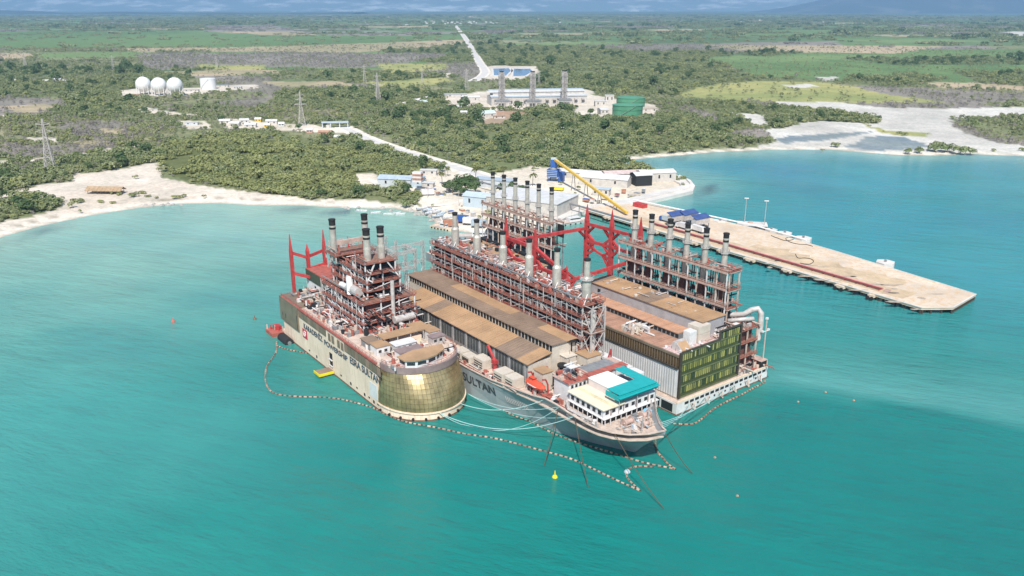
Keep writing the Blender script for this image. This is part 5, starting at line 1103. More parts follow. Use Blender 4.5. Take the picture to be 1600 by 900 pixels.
# ================================================================== M: middle ship
MST = [(-12,18,19.5,10.5),(40,19.3,20,10.5),(62,19.5,20.2,10.6),(75,19.2,20.3,10.9),(88,17,19.8,11.4),(100,13.2,18,11.9),(107,12.3,16.9,12.2),(113,11.4,16.6,13.4),(118,9.6,16.5,13.5),(126,6,16.3,12.9),(132,2.8,15.9,12.5),(136,.3,15.2,12.3),(140,.1,13.4,12.2),(144,.1,10.2,12.2),(147,.1,5.8,12.3),(148.7,.05,.4,12.4)]
TC = 21.0
def STB(s, hd): return float(np.interp(s, [118,126,132,136,140,144,147,148.7], [16.4,15.2,12.6,8.8,5.2,2.3,.7,.1])) if s > 118 else hd
LOUV = pmat('dark_louvre', (.075,.08,.075), .6, var=.2)
def build_M():
    r = M_; rings = []
    for s, hw, hd, zd in MST:
        zb = -1.2 if s <= 136 else (s-136)/12.9*11.6-.3; P = []
        fs = (0, .12, .45, .75, 1)
        for side in (-1, 1):
            hw_ = hw if side < 0 else hw*float(np.interp(s, [112,124,134], [1,.75,.5]))
            row = [(s, TC+side*(hw_+((hd if side < 0 else STB(s, hd))-hw_)*f**1.4), zb+(zd-zb)*f) for f in fs]
            P += row[::-1] if side < 0 else row
        rings.append(P)
    q = MB(); q.loft(rings, cap=True); q.build('hull', GREYH, r)
    q = MB()
    for i in range(len(MST)-1):
        for sd_ in (-1, 1): w_ = (lambda a: a[2] if sd_ < 0 else STB(a[0], a[2])); q.bar((MST[i][0], TC+sd_*w_(MST[i]), MST[i][3]+.1), (MST[i+1][0], TC+sd_*w_(MST[i+1]), MST[i+1][3]+.1), .5, .3)
    q.build('gunwale', DECKC, r)
    q = MB(); pl = [(s, TC-hd+.3) for s, hw, hd, zd in MST if s < 148]+[(148.2,TC)]+[(s, TC+max(.2, STB(s, hd)-.3)) for s, hw, hd, zd in MST[::-1] if s < 148]; q.prism(pl, 10.0, 10.35); q.build('deck', DECKC, r)
    q = MB()
    for i in range(4):
        a, b_ = MST[i], MST[i+1]; q.bar((a[0], TC-a[2]+.6, 10.7), (b_[0], TC-b_[2]+.6, 10.7), .7, .5); 
    q.build('red_waterway', REDR, r)
    q = MB(); railing(q, [(a[0], TC-a[2]+.2) for a in MST[:7]], 11.0, 1.2); q.build('guard_rail', REDR, r); q = MB(); railing(q, [(a[0], TC-a[2]+.3) for a in MST[9:15]], 12.6, 1.1); railing(q, [(a[0], TC+STB(a[0], a[2])-.1) for a in MST[9:15]], 12.6, 1.1); q.build('guard_rail', DECKC, r)
    # name on the bow quarter: letters follow the side
    letters(r, 'lettering', 'SULTAN', INK, 3.3, 70.5, 88.2, 5.0, .55, .02)
    bpy.context.view_layer.update()
    o = [c for c in r.children if c.name.startswith('lettering')][0]; me = o.data; ss = np.array([a[0] for a in MST]); co = np.empty(len(me.vertices)*3, np.float32); me.vertices.foreach_get('co', co); co = co.reshape(-1,3)
    hw = np.interp(co[:,0], ss, [a[1] for a in MST]); hd = np.interp(co[:,0], ss, [a[2] for a in MST]); zd = np.interp(co[:,0], ss, [a[3] for a in MST]); f = (co[:,2]+1.2)/(zd+1.2)
    fs = np.array([0,.12,.45,.75,1]); g = np.interp(f, fs, fs**1.4); co[:,1] = TC-(hw+(hd-hw)*g)-.05-(co[:,1] < .5)*.05; me.vertices.foreach_set('co', co.ravel()); me.update()
    for k in range(12): q = MB(); s = 92.5+k*.8; q.bar((s, TC-np.interp(s,ss,[a[1] for a in MST])*.55-np.interp(s,ss,[a[2] for a in MST])*.45-.12, 6.3), (s+.5, TC-np.interp(s,ss,[a[1] for a in MST])*.7-np.interp(s,ss,[a[2] for a in MST])*.3-.12, 4.2), .14); q.build('draught_mark', GALV, r)
    # anchor
    q = MB(); s0, t0, z0 = 128.2, 9.7, 6.6; q.bar((s0,t0,z0+1.4), (s0,t0,z0-1), .35); q.bar((s0-1.3,t0,z0-.3), (s0,t0,z0-1.1), .35); q.bar((s0+1.3,t0,z0-.3), (s0,t0,z0-1.1), .35); q.bar((s0-.7,t0,z0+1), (s0+.7,t0,z0+1), .25); q.build('anchor', STEELG, r)
    # long engine hall
    q = MB(); q.mm(14, 97.5, 9.7, 19, 10.36, 18.2); hall = q.build('engine_hall', BEIGE, r)
    q = MB(); q.mm(14, 97, 9.5, 9.69, 11.2, 18.1); q.build('side_cladding', STEELG, hall)
    for k in range(46):
        s = 15+k*1.78; q = MB(); q.mm(s, s+1.2, 9.34, 9.49, 12.4, 17.4); q.build('louvre', LOUV if k % 5 else STEELG, hall)
    for k in range(10): s = 16+k*8.9; q = MB(); q.bar((s,9.25,10.4), (s,9.25,18.3), .22); q.build('pilaster', GALV, hall)
    n = 14; w = (98.2-13)/n
    for k in range(n):
        a = 13+k*w; dz = .05 if k % 2 else 0; q = MB(); q.add([(a,8.6,18.3+dz),(a+w-.08,8.6,18.3+dz),(a+w-.08,19,20.1+dz),(a,19,20.1+dz),(a,8.6,18.55+dz),(a+w-.08,8.6,18.55+dz),(a+w-.08,19,20.35+dz),(a,19,20.35+dz)], [(0,3,2,1),(4,5,6,7),(0,1,5,4),(1,2,6,5),(2,3,7,6),(3,0,4,7)]); [q.bar((a+.4+j*1.5,8.7,18.6+dz), (a+.4+j*1.5,18.9,20.4+dz), .14) for j in range(4)]; q.build('roof_sheet', BROWN if k in (3,11,12) else TAN, hall)
    q = MB(); q.mm(2, 98.2, 19.05, 29, 10.36, 23); mon = q.build('roof_monitor', BEIGE, r)
    q = MB(); q.mm(2.2, 98, 18.95, 19.04, 20.5, 22.9); q.build('window_band', DARK, mon)
    for k in range(49): s = 2.6+k*1.96; q = MB(); q.mm(s, s+.3, 18.8, 18.94, 20.4, 23); q.build('mullion', BEIGE, mon)
    for k in range(12):
        w = 97.6/12; a = 1.4+k*w; dz = .04*(k % 2); q = MB(); q.mm(a, a+w-.08, 18.2, 24.4, 23.05+dz, 23.35+dz); [q.bar((a+.5+j*1.5,18.3,23.4+dz), (a+.5+j*1.5,24.3,23.4+dz), .14) for j in range(5)]; q.build('roof_sheet', BROWN, mon); q = MB(); q.mm(a, a+w-.08, 24.5, 29.6, 23.05+dz, 23.3+dz); q.build('roof_sheet', BROWN if k in (0,1,2,8,9) else TAN, mon)
    for (t, z) in ((12,13),(26,16)): q = MB(); q.mm(97.5 if t < 19 else 98.2, (97.5 if t < 19 else 98.2)+.08, t, t+1.4, z, z+2); q.build('door', DARK, r)
    # stack frame
    S = [2+k*8.17 for k in range(13)]; frame(r, S, [30.4,35,39.6], [19,23,27,31,35], GALV, RUST, GRATE, 10.4, rail=REDR)
    for k, (s, z1) in enumerate(((15,50.2),(31,50.4),(48.8,49.4),(65.3,50),(81.4,50.2),(97.3,50.3))):
        stack(r, s, 34.3, 35.2, 43.2, z1, 1.62, 1.05, cap=1.2 if k != 5 else .8, bands=False, ring=(k == 5)); q = MB(); q.cyl((s,34.3,33), (s,34.3,35.2), .9, 1.6, 12); q.build('stack_cone', DARK, r)
        for d in (-2.6, 2.6): q = MB(); q.bar((s+d,31,35), (s+d*.45,34,38.5), .3); q.build('brace', WHITE, r)
        q = MB(); q.cyl((s-5,33.5,28.8), (s+4.5,33.5,28.8), 1.35, n=12); q.build('boiler_drum', GALV if k % 2 else STEELG, r); q = MB(); q.cyl((s-3,33,25), (s+3,33,25), 1.1, n=12); q.build('boiler_drum', NAVY if k == 4 else STEELG, r)
    q = MB(); q.mm(3, 99, 32.2, 38.5, 10.5, 34); q.build('dark_gap_casing', RUSTD, r)  # set-back casing, its dark colour painting shade into the frame's gaps
    for z, n, sd_ in ((19.05,150,21),(23.05,150,22),(27.05,150,23),(31.05,150,24)): clutter(r, 2, 100, 30.5, 32.1, z, n, sd_, [RUST,GALV,STEELG,DARK,RUSTD,DARK,GRATE,STEELG], 2.6, 1.6, 'frame_machinery', .4)
    clutter(r, 2, 100, 30.6, 39, 35.05, 420, 25, [DECKP,GALV,RUST,WHITE,STEELG,REDR], 2.2, 1.8, 'frame_machinery', .4)
    q = MB(); q.tube([(1,29.7,18.5),(99,29.7,18.5)], .45, 8); q.build('header_pipe', GALV, r); q = MB(); q.tube([(1,30,20.6),(99,30,20.6)], .28, 8); q.build('header_pipe', DECKC, r)
    for k in range(16): q = MB(); s = 4+k*6.2; q.mm(s, s+1.6, 29.2, 30, 18.9, 20.2+.4*(k%3)); q.build('valve_box', WHITE if k % 3 else GALV, r)
    # forward lattice tower under the last stack
    for (s, t) in ((98.5,31),(104,31),(104,37),(98.5,37)): q = MB(); q.bar((s,t,10.4), (s,t,35), .4); q.build('tower_leg', GALV, r)
    for z0, z1 in ((10.4,18),(18,26),(26,35)):
        for a, b_ in (((98.5,31),(104,31)),((104,31),(104,37))): q = MB(); q.bar((*a,z0), (*b_,z1), .22); q.bar((*b_,z0), (*a,z1), .22); q.bar((*a,z1), (*b_,z1), .22); q.build('brace', GALV, r)
    q = MB(); q.mm(98.2, 104.3, 30.6, 37.4, 25.8, 26); q.build('platform', GRATE, r); q = MB(); q.cyl((101.5,34,12), (101.5,34,33), 1.0, n=12); q.build('downcomer', GALV, r)
    # foredeck houses
    def hse(name, x0, x1, y0, y1, z0, z1, wall, roof, ov=.3, rt=.25):
        q = MB(); q.mm(x0, x1, y0, y1, z0, z1); o = q.build(name, wall, r)
        if roof: q = MB(); q.mm(x0-ov, x1+ov, y0-ov, y1+ov, z1+.003, z1+rt); q.build('roof', roof, o)
        return o
    h = hse('deck_house', 117.3, 133, 10.7, 33, 12.9, 15.7, WHITE, None)
    q = MB(); q.mm(116.8, 133.7, 10.1, 19.1, 15.71, 15.95); q.build('roof', pmat('cream_roof', (.74,.66,.50), .6, var=.08), h); q = MB(); q.mm(116.8,133.6,13.9,15.2,15.96,16.02); q.build('roof_stripe', pmat('yellowish_roof', (.70,.60,.38), .6), h)
    q = MB(); q.mm(118, 132.4, 11.6, 32.4, 10.36, 12.89); q.build('gallery_wall', DARK, h); q = MB(); q.mm(116.8, 133.9, 10.2, 33.6, 12.7, 12.895); q.build('gallery_slab', WHITE, h)
    for k in range(11): q = MB(); t = 11+k*2.2; q.bar((133.6,t,10.36), (133.6,t,12.7), .22); q.build('gallery_post', WHITE, h)
    for k in range(8): q = MB(); s = 117.5+k*2.2; q.bar((s,10.4,10.36), (s,10.4,12.7), .22); q.build('gallery_post', WHITE, h)
    for k in range(8): q = MB(); t = 11.6+k*2.7; q.mm(133, 133.07, t, t+1.3, 13.8, 15); q.build('window', WINDOW, h)
    for k in range(6): q = MB(); s = 118.2+k*2.5; q.mm(s, s+1.3, 10.62, 10.7, 13.6, 15); q.build('window', WINDOW, h)
    for k in range(4): q = MB(); t = 13.6+k*5.2; q.mm(133, 133.09, t, t+.45, 13, 15.6); q.build('wall_stripe', COAM, h)
    h2 = hse('upper_house', 117.6, 128, 18.2, 26.4, 15.95, 18.4, pmat('pale_pink_wall', (.66,.56,.53), .6, var=.08), CANOP, ov=.15)
    # teal awning round a small courtyard
    for (x0, x1, y0, y1) in ((128.3,134,16.2,32.2),(118.8,128.25,28.2,32.2)): q = MB(); q.mm(x0, x1, y0, y1, 19.2, 19.45); q.build('awning_sheet', TEAL, r)
    q = MB(); q.mm(134.02, 134.3, 15.9, 32.3, 17.6, 19.1); q.build('awning_valance', TEAL, r); q = MB(); q.mm(128.3, 134.3, 15.7, 15.95, 17.6, 19.1); q.build('awning_valance', TEAL, r); q = MB(); q.mm(132.2, 135, 15.6, 32.6, 18.5, 18.62); q.build('awning_sheet', TEAL, r)
    for (s, t) in ((133.8,16.4),(133.8,24),(133.8,32),(128.5,32),(119,32),(119,28.5),(128.5,28.5)): q = MB(); q.bar((s,t,12.9), (s,t,19.2), .2); q.build('awning_post', GALV, r)
    q = MB(); q.mm(118, 128.2, 26.6, 32.6, 15.72, 15.9); q.build('courtyard_floor', STEELG, r)
    b = hse('bridge_block', 108.5, 115.8, 11.6, 36, 10.36, 17.6, WHITE, None); q = MB(); q.mm(113.4, 116.4, 11, 36.6, 17.61, 17.95); q.build('roof', REDR, b); q = MB(); q.mm(108, 113.35, 11, 36.6, 17.6, 17.8); q.build('roof', DECKP, b); q = MB(); q.mm(108.2, 113.3, 22, 34, 17.81, 17.9); q.build('roof_mat', STEELG, b)
    for k in range(9): q = MB(); t = 12.6+k*1.7; q.mm(115.8, 115.86, t, t+.9, 15.6, 16.7); q.build('window', WINDOW, b)
    q = MB(); q.bar((112,15.5,17.8), (112,15.5,23), .3); q.mm(110.3, 113.7, 14, 17, 21.2, 21.5); q.bar((112,13,22.4), (112,18,22.4), .25); q.build('radar_mast', WHITE, b)
    hse('deck_house', 99.5, 104.2, 10.4, 14.4, 10.36, 17, BEIGE, TAN); hse('deck_house', 100.5, 106.5, 27.5, 33.5, 10.36, 19, BEIGE, TAN); hse('deck_house', 98.4, 101.5, 22.6, 26.8, 10.36, 18.6, BEIGE, BEIGE)
    q = MB(); q.cyl((97.5,27.5,17), (97.5,27.5,22.5), .8, n=10); q.cyl((97.5,27.5,22.5), (97.5,27.5,23.3), 2.2, n=12); q.build('exhaust_mushroom', BLACK, r)
    q = MB(); q.cyl((102.4,20,10.4), (102.4,20,16.6), .9, n=10); q.cyl((102.4,20,16.6), (102.4,20,17.4), 1.7, n=12); q.build('exhaust_mushroom', BLACK, r)
    q = MB(); q.tube([(117,9.8,12.5),(121,7.2,12.3),(126,8,12),(130,9,11.6)], .5, 6); q.build('curved_gangway', GALV, r)
    clutter(r, 120, 132, 6.5, 9.8, 10.36, 40, 31, [DECKC,GALV,WHITE,STEELG], 1.2, 1.4); clutter(r, 134.5, 142, 13, 23.5, 10.36, 60, 32, [DECKC,DECKC,WHITE,STEELG,LBLUE,GALV], 1.6, 2.4); clutter(r, 98, 115, 7, 10.4, 10.4, 45, 33, CL, 1.8); clutter(r, 97, 108, 15, 27, 10.4, 80, 34, CL+[BLACK], 5.5, 2); clutter(r, 62, 97, 1.8, 8.6, 10.36, 90, 35, CL, 1.3, 1.5); clutter(r, 108.5, 113.4, 12, 21, 17.85, 30, 36, CL, 1.4)
    clutter(r, -10, 2, 4, 38, 10.36, 120, 37, [GALV,WHITE,STEELG,GALV,RUST], 5, 1.5); clutter(r, 2, 62, 1.8, 8.8, 10.36, 70, 38, CL, 1.2)
    for (s, t, rad, L) in ((137,17,.9,3),(137,24.5,.9,3),(141,20.5,.6,2)): q = MB(); q.cyl((s,t-L/2,11.6), (s,t+L/2,11.6), rad, n=12); q.cyl((s,t-L/2,11.6),(s,t-L/2-.2,11.6),rad*1.5,n=12); q.cyl((s,t+L/2,11.6),(s,t+L/2+.2,11.6),rad*1.5,n=12); q.build('mooring_winch', DECKP, r)
    for s, t in ((139,23.5),(143,17),(136,27.5)): q = MB(); q.bar((s,t,10.4), (s+.3,t,15.5), .3); q.build('derrick_post', GALV, r)
    q = MB(); q.box((135.5,27,11.2), (2.5,1.6,1.4), .4); q.build('blue_cover', pmat('pale_blue_cover', (.25,.55,.75), .6), r)
    # stern lattice yard
    rg = random.Random(7)
    for (s, t) in ((-10,6),(-10,15),(-10,24),(-10,33),(-1,6),(-1,15),(-1,24)): q = MB(); lattice(q, (s,t,10.4), (s,t,33 if t != 15 else 38), 1.1); q.build('lattice_mast', GALV, r)
    for a, b_ in (((-10,6,32),(-10,33,32)),((-1,6,32),(-1,24,32)),((-10,6,27),(-1,6,27)),((-10,24,32),(-1,24,32)),((-10,6,24),(-10,33,24)),((-1,6,25),(-1,24,25)),((-10,15,32),(-1,15,32))): q = MB(); lattice(q, a, b_, 1.0); q.build('lattice_beam', GALV, r)
    for k in range(90):
        s, t, h = rg.uniform(-11.5, 1.5), rg.uniform(4, 37), rg.uniform(4, 10); q = MB(); q.cyl((s,t,10.4), (s,t,10.4+h), .16, n=5)
        for j in range(4): q.cyl((s,t,10.4+h*.5+j*.5), (s,t,10.62+h*.5+j*.5), .36, n=6)
        q.build('insulator_post', WHITE if k % 3 else GALV, r)
build_M()
# ================================================================== rows of thin stacks (right barge and far barge)
def stack_row(r, S, t, zs, ztop, zbase, tw=3.6):
    s0, s1 = S[0]-4.6, S[-1]+4.6; n = 2*len(S)
    for k in range(n+1):
        s = s0+(s1-s0)*k/n
        q = MB(); q.bar((s,t-tw,zbase), (s,t-tw,zs[-1]), .38); q.build('column', DECKC if k % 2 else WHITE, r)
        if k % 2 == 0: q = MB(); q.bar((s,t+tw,zbase-6), (s,t+tw,zs[-1]), .38); q.build('column', STEELG, r)
    for z in zs:
        q = MB(); q.mm(s0-.4, s1+.4, t-tw-.5, t-tw+1.4, z-.2, z); q.build('walkway', GRATE, r); q = MB(); q.mm(s0-.4, s1+.4, t+tw-1.2, t+tw+.3, z-.2, z); q.build('walkway', GRATE, r)
        q = MB(); q.bar((s0-.4,t-tw-.55,z-.45), (s1+.4,t-tw-.55,z-.45), .2, .7); q.build('floor_beam', DECKP, r)
        for s in S: q = MB(); q.mm(s-2.4, s-1.5, t-tw+1.4, t+tw-1.2, z-.2, z-.02); q.mm(s+1.5, s+2.4, t-tw+1.4, t+tw-1.2, z-.2, z-.02); q.build('cross_walkway', GRATE, r)
        q = MB(); railing(q, [(s0-.4,t-tw-.5),(s1+.4,t-tw-.5),(s1+.4,t+tw+.3),(s0-.4,t+tw+.3),(s0-.4,t-tw-.5)], z); q.build('guard_rail', DECKP, r)
    for i, s in enumerate(S):
        stack(r, s, t, zbase-1, zs[-1]+5.5, ztop, 1.12, 1.02, cap=1.8, ring=True)
        q = MB(); q.add([(s-1.5,t-1.6,zs[0]),(s+1.5,t-1.6,zs[0]),(s+1.5,t+1.6,zs[0]),(s-1.5,t+1.6,zs[0]),(s-1.0,t-1.3,zs[1]-.3),(s+1.0,t-1.3,zs[1]-.3),(s+1.0,t+1.3,zs[1]-.3),(s-1.0,t+1.3,zs[1]-.3)], [(0,1,5,4),(1,2,6,5),(2,3,7,6),(3,0,4,7),(4,5,6,7)]); q.build('exhaust_duct', RUSTD, r)
        q = MB(); q.cyl((s-3.6,t-.8,zbase+2.6), (s+3.6,t-.8,zbase+2.6), 1.9, n=14); q.build('silencer', BLACK if i % 2 else STEELG, r)
        for d in (2.6, 3.6): q = MB(); q.cyl((s+d,t+1,zbase), (s+d,t+1,zs[-1]-.5), .22, n=6); q.build('drain_pipe', DARK, r)
    rg = random.Random(int(t)); clutter(r, s0, s1, t-tw, t+tw, zs[0], 60, int(t)+1, [RUST,GALV,DECKP,RUSTD,DARK], 1.4, 1.4, 'frame_machinery'); clutter(r, s0, s1, t-tw-.3, t+tw, zs[-1], 50, int(t)+2, [DECKP,GALV,REDR], 1.2, 1.1, 'frame_machinery')
# ================================================================== R: right barge
def build_R():
    r = R_
    q = MB(); q.mm(-108, 1.2, 0, 49.5, -1.2, 4.3); q.build('hull', WHITE, r); q = MB(); q.mm(-108.1, 1.3, -.1, 49.6, -1.2, .5); q.build('waterline_band', BOOT, r)
    for k in range(9): q = MB(); a = -52+k*5.8; q.mm(a, a+5, -.06, .02, .7, 3.7); q.build('dark_gap_panel', DARK, r)  # flat dark panels painting the shaded gap under the side; hull is not cut
    q = MB(); q.mm(-107.8, .9, .3, 49.2, 4.31, 4.5); q.build('deck', DECKC, r); q = MB(); q.mm(.9, 1.25, 0, 49.5, 4.3, 5.0); q.mm(-10, .9, 49.2, 49.5, 4.3, 7.2); q.build('bulwark', CREAM, r)
    for k in range(17): q = MB(); t = 4+k*2.65; q.mm(1.2, 1.27, t, t+1.9, 3.0, 3.95); q.build('hull_opening', DARK, r)
    for k in range(15): q = MB(); t = 5+k*2.9; q.cyl((1.2,t,1.9), (1.42,t,1.9), .38, n=9); q.build('fairlead', RUBBER if k % 3 else GALV, r)
    for k in range(6): q = MB(); t = 7+k*7.3; q.bar((1.3,t,2.7), (2.6,t+1,.4), .25); q.bar((1.3,t+2,2.7), (2.6,t+1,.4), .25); q.build('fender_arm', DECKC, r)
    q = MB(); q.mm(-4, 1.1, 45.5, 49.3, 7.3, 7.5); q.build('canopy', DECKP, r); q = MB(); q.mm(-3.5, .9, 45.8, 49, 5, 7.2); q.build('winch_house', DARK, r)
    # body
    q = MB(); q.mm(-64, -.3, 2.3, 33.4, 4.51, 20.4); q.build('body', BEIGE, r)
    q = MB(); q.mm(-.9, -.25, 2.1, 33.5, 5.3, 21.6); q.mm(-.9, -.26, 22.2, 33.5, 21.6, 24.7); q.build('glass_frame', DARK, r)
    for z in (5.35, 9.35, 13.35, 17.35, 21.25): q = MB(); q.mm(-.4, .02, 2.2, 33.4, z-.12, z+.28); q.build('storey_band', pmat('olive_band', (.13,.15,.07), .5), r)
    q = MB(); q.mm(-.5, .1, 1.9, 2.75, 5.2, 21.8); q.mm(-.5, .1, 33.0, 33.7, 5.2, 25); q.mm(-.5,.1,2.76,22.1,21.55,22.1); q.mm(-.5,.1,21.9,32.99,24.5,25.0); q.mm(-.5,.1,21.5,22.1,22.11,24.99); q.build('corner_trim', SEAM, r)
    gm = bpy.data.materials.new('green_gold_glass'); gm.use_nodes = True; t_ = gm.node_tree; bs = t_.nodes['Principled BSDF']; oi = nd(t_, 'ShaderNodeObjectInfo')
    t_.links.new(ramp(t_, oi.outputs['Random'], .15, .95, (.05,.07,.025,1), (.42,.39,.10,1)), bs.inputs['Base Color']); bs.inputs['Roughness'].default_value = .18; bs.inputs['Specular IOR Level'].default_value = .6
    q = MB(); q.mm(0, .08, -.33, .33, 0, 2.35); pm = q.mesh('window_pane', gm); q = MB(); q.mm(0, .08, -.33, .33, 0, 2.2); pm2 = q.mesh('window_pane_small', gm)
    q = MB(); q.mm(0, .06, -.46, .46, 0, .9); pm3 = q.mesh('lower_pane', pmat('olive_spandrel', (.07,.085,.03), .3, var=.3, scale=.5))
    for st in range(4):
        for k in range(29): link('window_pane', pm, r, (-.24, 3.3+k*1.02, 6.75+st*4.0)); link('lower_pane', pm3, r, (-.24, 3.3+k*1.02, 5.72+st*4.0))
    for k in range(10): link('window_pane', pm2, r, (-.24, 22.8+k*1.02, 21.7))
    # ribbed left side with dark window band
    q = MB(); q.mm(-64, -.9, 2.05, 2.29, 5.3, 15.7); q.build('side_cladding', WHITE, r)
    q = MB(); q.mm(-.22, .22, -.16, .0, 0, 10.3); rm = q.mesh('side_rib', pmat('rib_grey', (.50,.50,.50), .5, var=.1))
    for k in range(56): link('side_rib', rm, r, (-62.8+k*1.1, 2.04, 5.35))
    q = MB(); q.mm(-64, -.9, 1.5, 2.3, 15.72, 16.25); q.build('ledge', SEAM, r); q = MB(); q.mm(-64, -.9, 1.7, 2.29, 19.9, 20.7); q.build('coping', BRONZE, r); q = MB(); q.mm(-64,-.9,2.1,2.29,16.26,19.89); q.build('window_recess', DARK, r)
    q = MB(); q.mm(-.5, .5, -.06, 0, 0, 3.2); wm = q.mesh('band_window', pmat('brown_glass', (.12,.075,.035), .2, var=.6, scale=.3)); q = MB(); q.mm(-.12, .12, -.25, 0, 0, 3.6); mm_ = q.mesh('band_mullion', BRONZE)
    for k in range(52): link('window', wm, r, (-62.6+k*1.2, 2.08, 16.5)); link('mullion', mm_, r, (-63.2+k*1.2, 2.1, 16.27))
    # stepped roofs
    PKR = pmat('pinkish_roof', (.42,.25,.175), .7, var=.2, scale=.2, stain=.28, stain_col=(.33,.17,.10), isl=.15)
    for k in range(13): q = MB(); a = -64+k*4.2; q.mm(a, a+4.1, 2.3, 13, 20.42, 20.6+.04*(k%2)); [q.bar((a+.3+j*.9,2.5,20.66+.04*(k%2)), (a+.3+j*.9,12.8,20.66+.04*(k%2)), .16) for j in range(5)]; q.build('roof_sheet', PKR, r)
    q = MB(); q.mm(-9.4, -.95, 2.4, 33.3, 20.42, 20.7); q.build('front_deck', DECKP, r); q = MB(); q.mm(-9, -.95, 2.4, 33.3, 20.71, 20.73); q.build('deck_paint', pmat('pink_grid_deck', (.58,.42,.40), .7, var=.4, scale=1.2), r)
    q = MB(); q.mm(-61, -11, 13.05, 19, 20.43, 22.6); q.build('middle_tier', STEELG, r); ORR = pmat('orange_tan_roof', (.52,.30,.19), .7, var=.2, scale=.2, stain=.3, stain_col=(.58,.42,.3), isl=.12)
    for k in range(12): q = MB(); a = -61.3+k*4.2; q.mm(a, a+4.12, 12.6, 19.2, 22.61, 22.85+.04*(k%2)); [q.bar((a+.5+j*1.4,12.7,22.9+.04*(k%2)), (a+.5+j*1.4,18.7,22.9+.04*(k%2)), .14) for j in range(3)]; q.build('roof_sheet', ORR, r)
    for k in range(25): q = MB(); a = -60.5+k*2; q.mm(a, a+1.4, 12.96, 13.04, 20.9, 22.1); q.build('louvre', DARK, r)
    q = MB(); q.mm(-64, -6, 19.3, 31, 20.43, 26.9); q.build('upper_tier', pmat('grey_sheet', (.38,.37,.38), .6, var=.15, streak=.2), r)
    for k in range(14): q = MB(); a = -64.3+k*4.2; q.mm(a, a+4.12, 18.8, 31.4, 26.92, 27.15+.04*(k%2)); [q.bar((a+.5+j*1.4,18.9,27.2+.04*(k%2)), (a+.5+j*1.4,31.3,27.2+.04*(k%2)), .14) for j in range(3)]; q.build('roof_sheet', TAN if k not in (0,6,7) else BROWN, r)
    q = MB(); q.mm(-58.5, -57, 19.15, 19.29, 23.8, 25.2); q.build('window', DARK, r)
    q = MB(); q.add([(-6.5,4.5,20.75),(-1.8,4.5,20.75),(-1.8,9.5,20.75),(-6.5,9.5,20.75),(-6.3,4.6,23.4),(-4.6,4.6,23.4),(-4.6,9.4,23.4),(-6.3,9.4,23.4)], [(0,3,2,1),(4,5,6,7),(0,1,5,4),(1,2,6,5),(2,3,7,6),(3,0,4,7)]); o = q.build('skylight', GALV, r); q = MB(); q.add([(-4.5,4.9,23.4),(-1.75,4.9,20.9),(-1.75,9.1,20.9),(-4.5,9.1,23.4)], [(0,1,2,3)]); q.build('skylight_cover', TAN, o)
    clutter(r, -30, -22, 3.5, 10, 20.65, 45, 41, [WHITE,WHITE,GALV,BEIGE,DECKC], 2.2, 2.6, 'roof_units'); clutter(r, -9, -1, 3, 33, 20.75, 60, 42, [DECKP,WHITE,DECKC,GALV], 1.0, 1.2); clutter(r, -10, -1, 26, 33, 20.75, 30, 43, CL, 2.4); clutter(r, -60, -12, 20, 30, 27.2, 26, 44, [TAN,GALV,BEIGE], .7, 1.0)
    # right hand deck
    frame(r, [-24,-13,-2.5], [35,40.5,46], [10,15.5,20.5], DECKC, RUST, GRATE, 4.5); q = MB(); q.mm(-24, -4, 36.2, 45, 4.6, 19.9); q.build('dark_gap_casing', RUSTD, r)  # the casing's dark colour stands in for shade inside the frame
    q = MB(); q.tube([(-15.5,40,22.3),(-12,42.5,22.6),(-7,43.5,24),(-5,45,26),(-3.4,46.5,26.6),(-2.4,47.3,25),(-2.2,47.4,20),(-2.6,47,15),(-4,45.5,12.5)], 1.05, 14); q.build('exhaust_pipe', GALV, r, smooth=True)
    q = MB(); q.tube([(-9,37,22.4),(-5,41,23.3),(-3,44,23.4)], .8, 10); q.build('exhaust_pipe', GALV, r, smooth=True)
    q = MB(); q.mm(-6, -3.4, 35.2, 38, 20.8, 22.6); q.build('fan_housing', WHITE, r)
    clutter(r, -22, -3, 35, 46, 20.6, 60, 45, CL, 1.8); clutter(r, -20, .3, 34.2, 48.8, 4.52, 130, 46, CL, 2.4, 2.2); clutter(r, -100, -24, 34.2, 48.8, 4.52, 120, 47, CL, 3, 2.5)
    q = MB(); q.bar((-.5,48.5,4.5), (-.5,48.5,23), .3); q.build('lamp_mast', DECKC, r); q = MB(); q.bar((-.5,46.5,18.3), (-.5,50,18.3), .25); q.box((-.5,46.5,18.6),(.8,.8,.6)); q.box((-.5,50,18.6),(.8,.8,.6)); q.box((-.5,48.5,23.2),(.8,.8,.7)); q.build('floodlight_arm', WHITE, r)
    q = MB(); q.mm(-64, -12, 34, 47.5, 4.52, 20); q.build('boiler_casing', STEELG, r)
    stack_row(r, [-60.2,-51.3,-41.6,-33,-24.1,-15.2], 40.2, [27.8,34.3,40.6], 53.4, 20.5)
    frame(r, [-17,-10.5], [38,43.5], [26,33,40], DECKC, DECKP, GRATE, 20.5, brace=False)
    # red gantry over the stern
    def mast(s, t, h, z0=4.5):
        q = MB(); q.add([(s-1,t-1,z0),(s+1,t-1,z0),(s+1,t+1,z0),(s-1,t+1,z0),(s-.8,t-.8,h-7),(s+.8,t-.8,h-7),(s+.8,t+.8,h-7),(s-.8,t+.8,h-7),(s-.1,t-.1,h),(s+.1,t-.1,h),(s+.1,t+.1,h),(s-.1,t+.1,h)], [(0,1,5,4),(1,2,6,5),(2,3,7,6),(3,0,4,7),(4,5,9,8),(5,6,10,9),(6,7,11,10),(7,4,8,11),(8,9,10,11)]); q.build('gantry_mast', REDM, r)
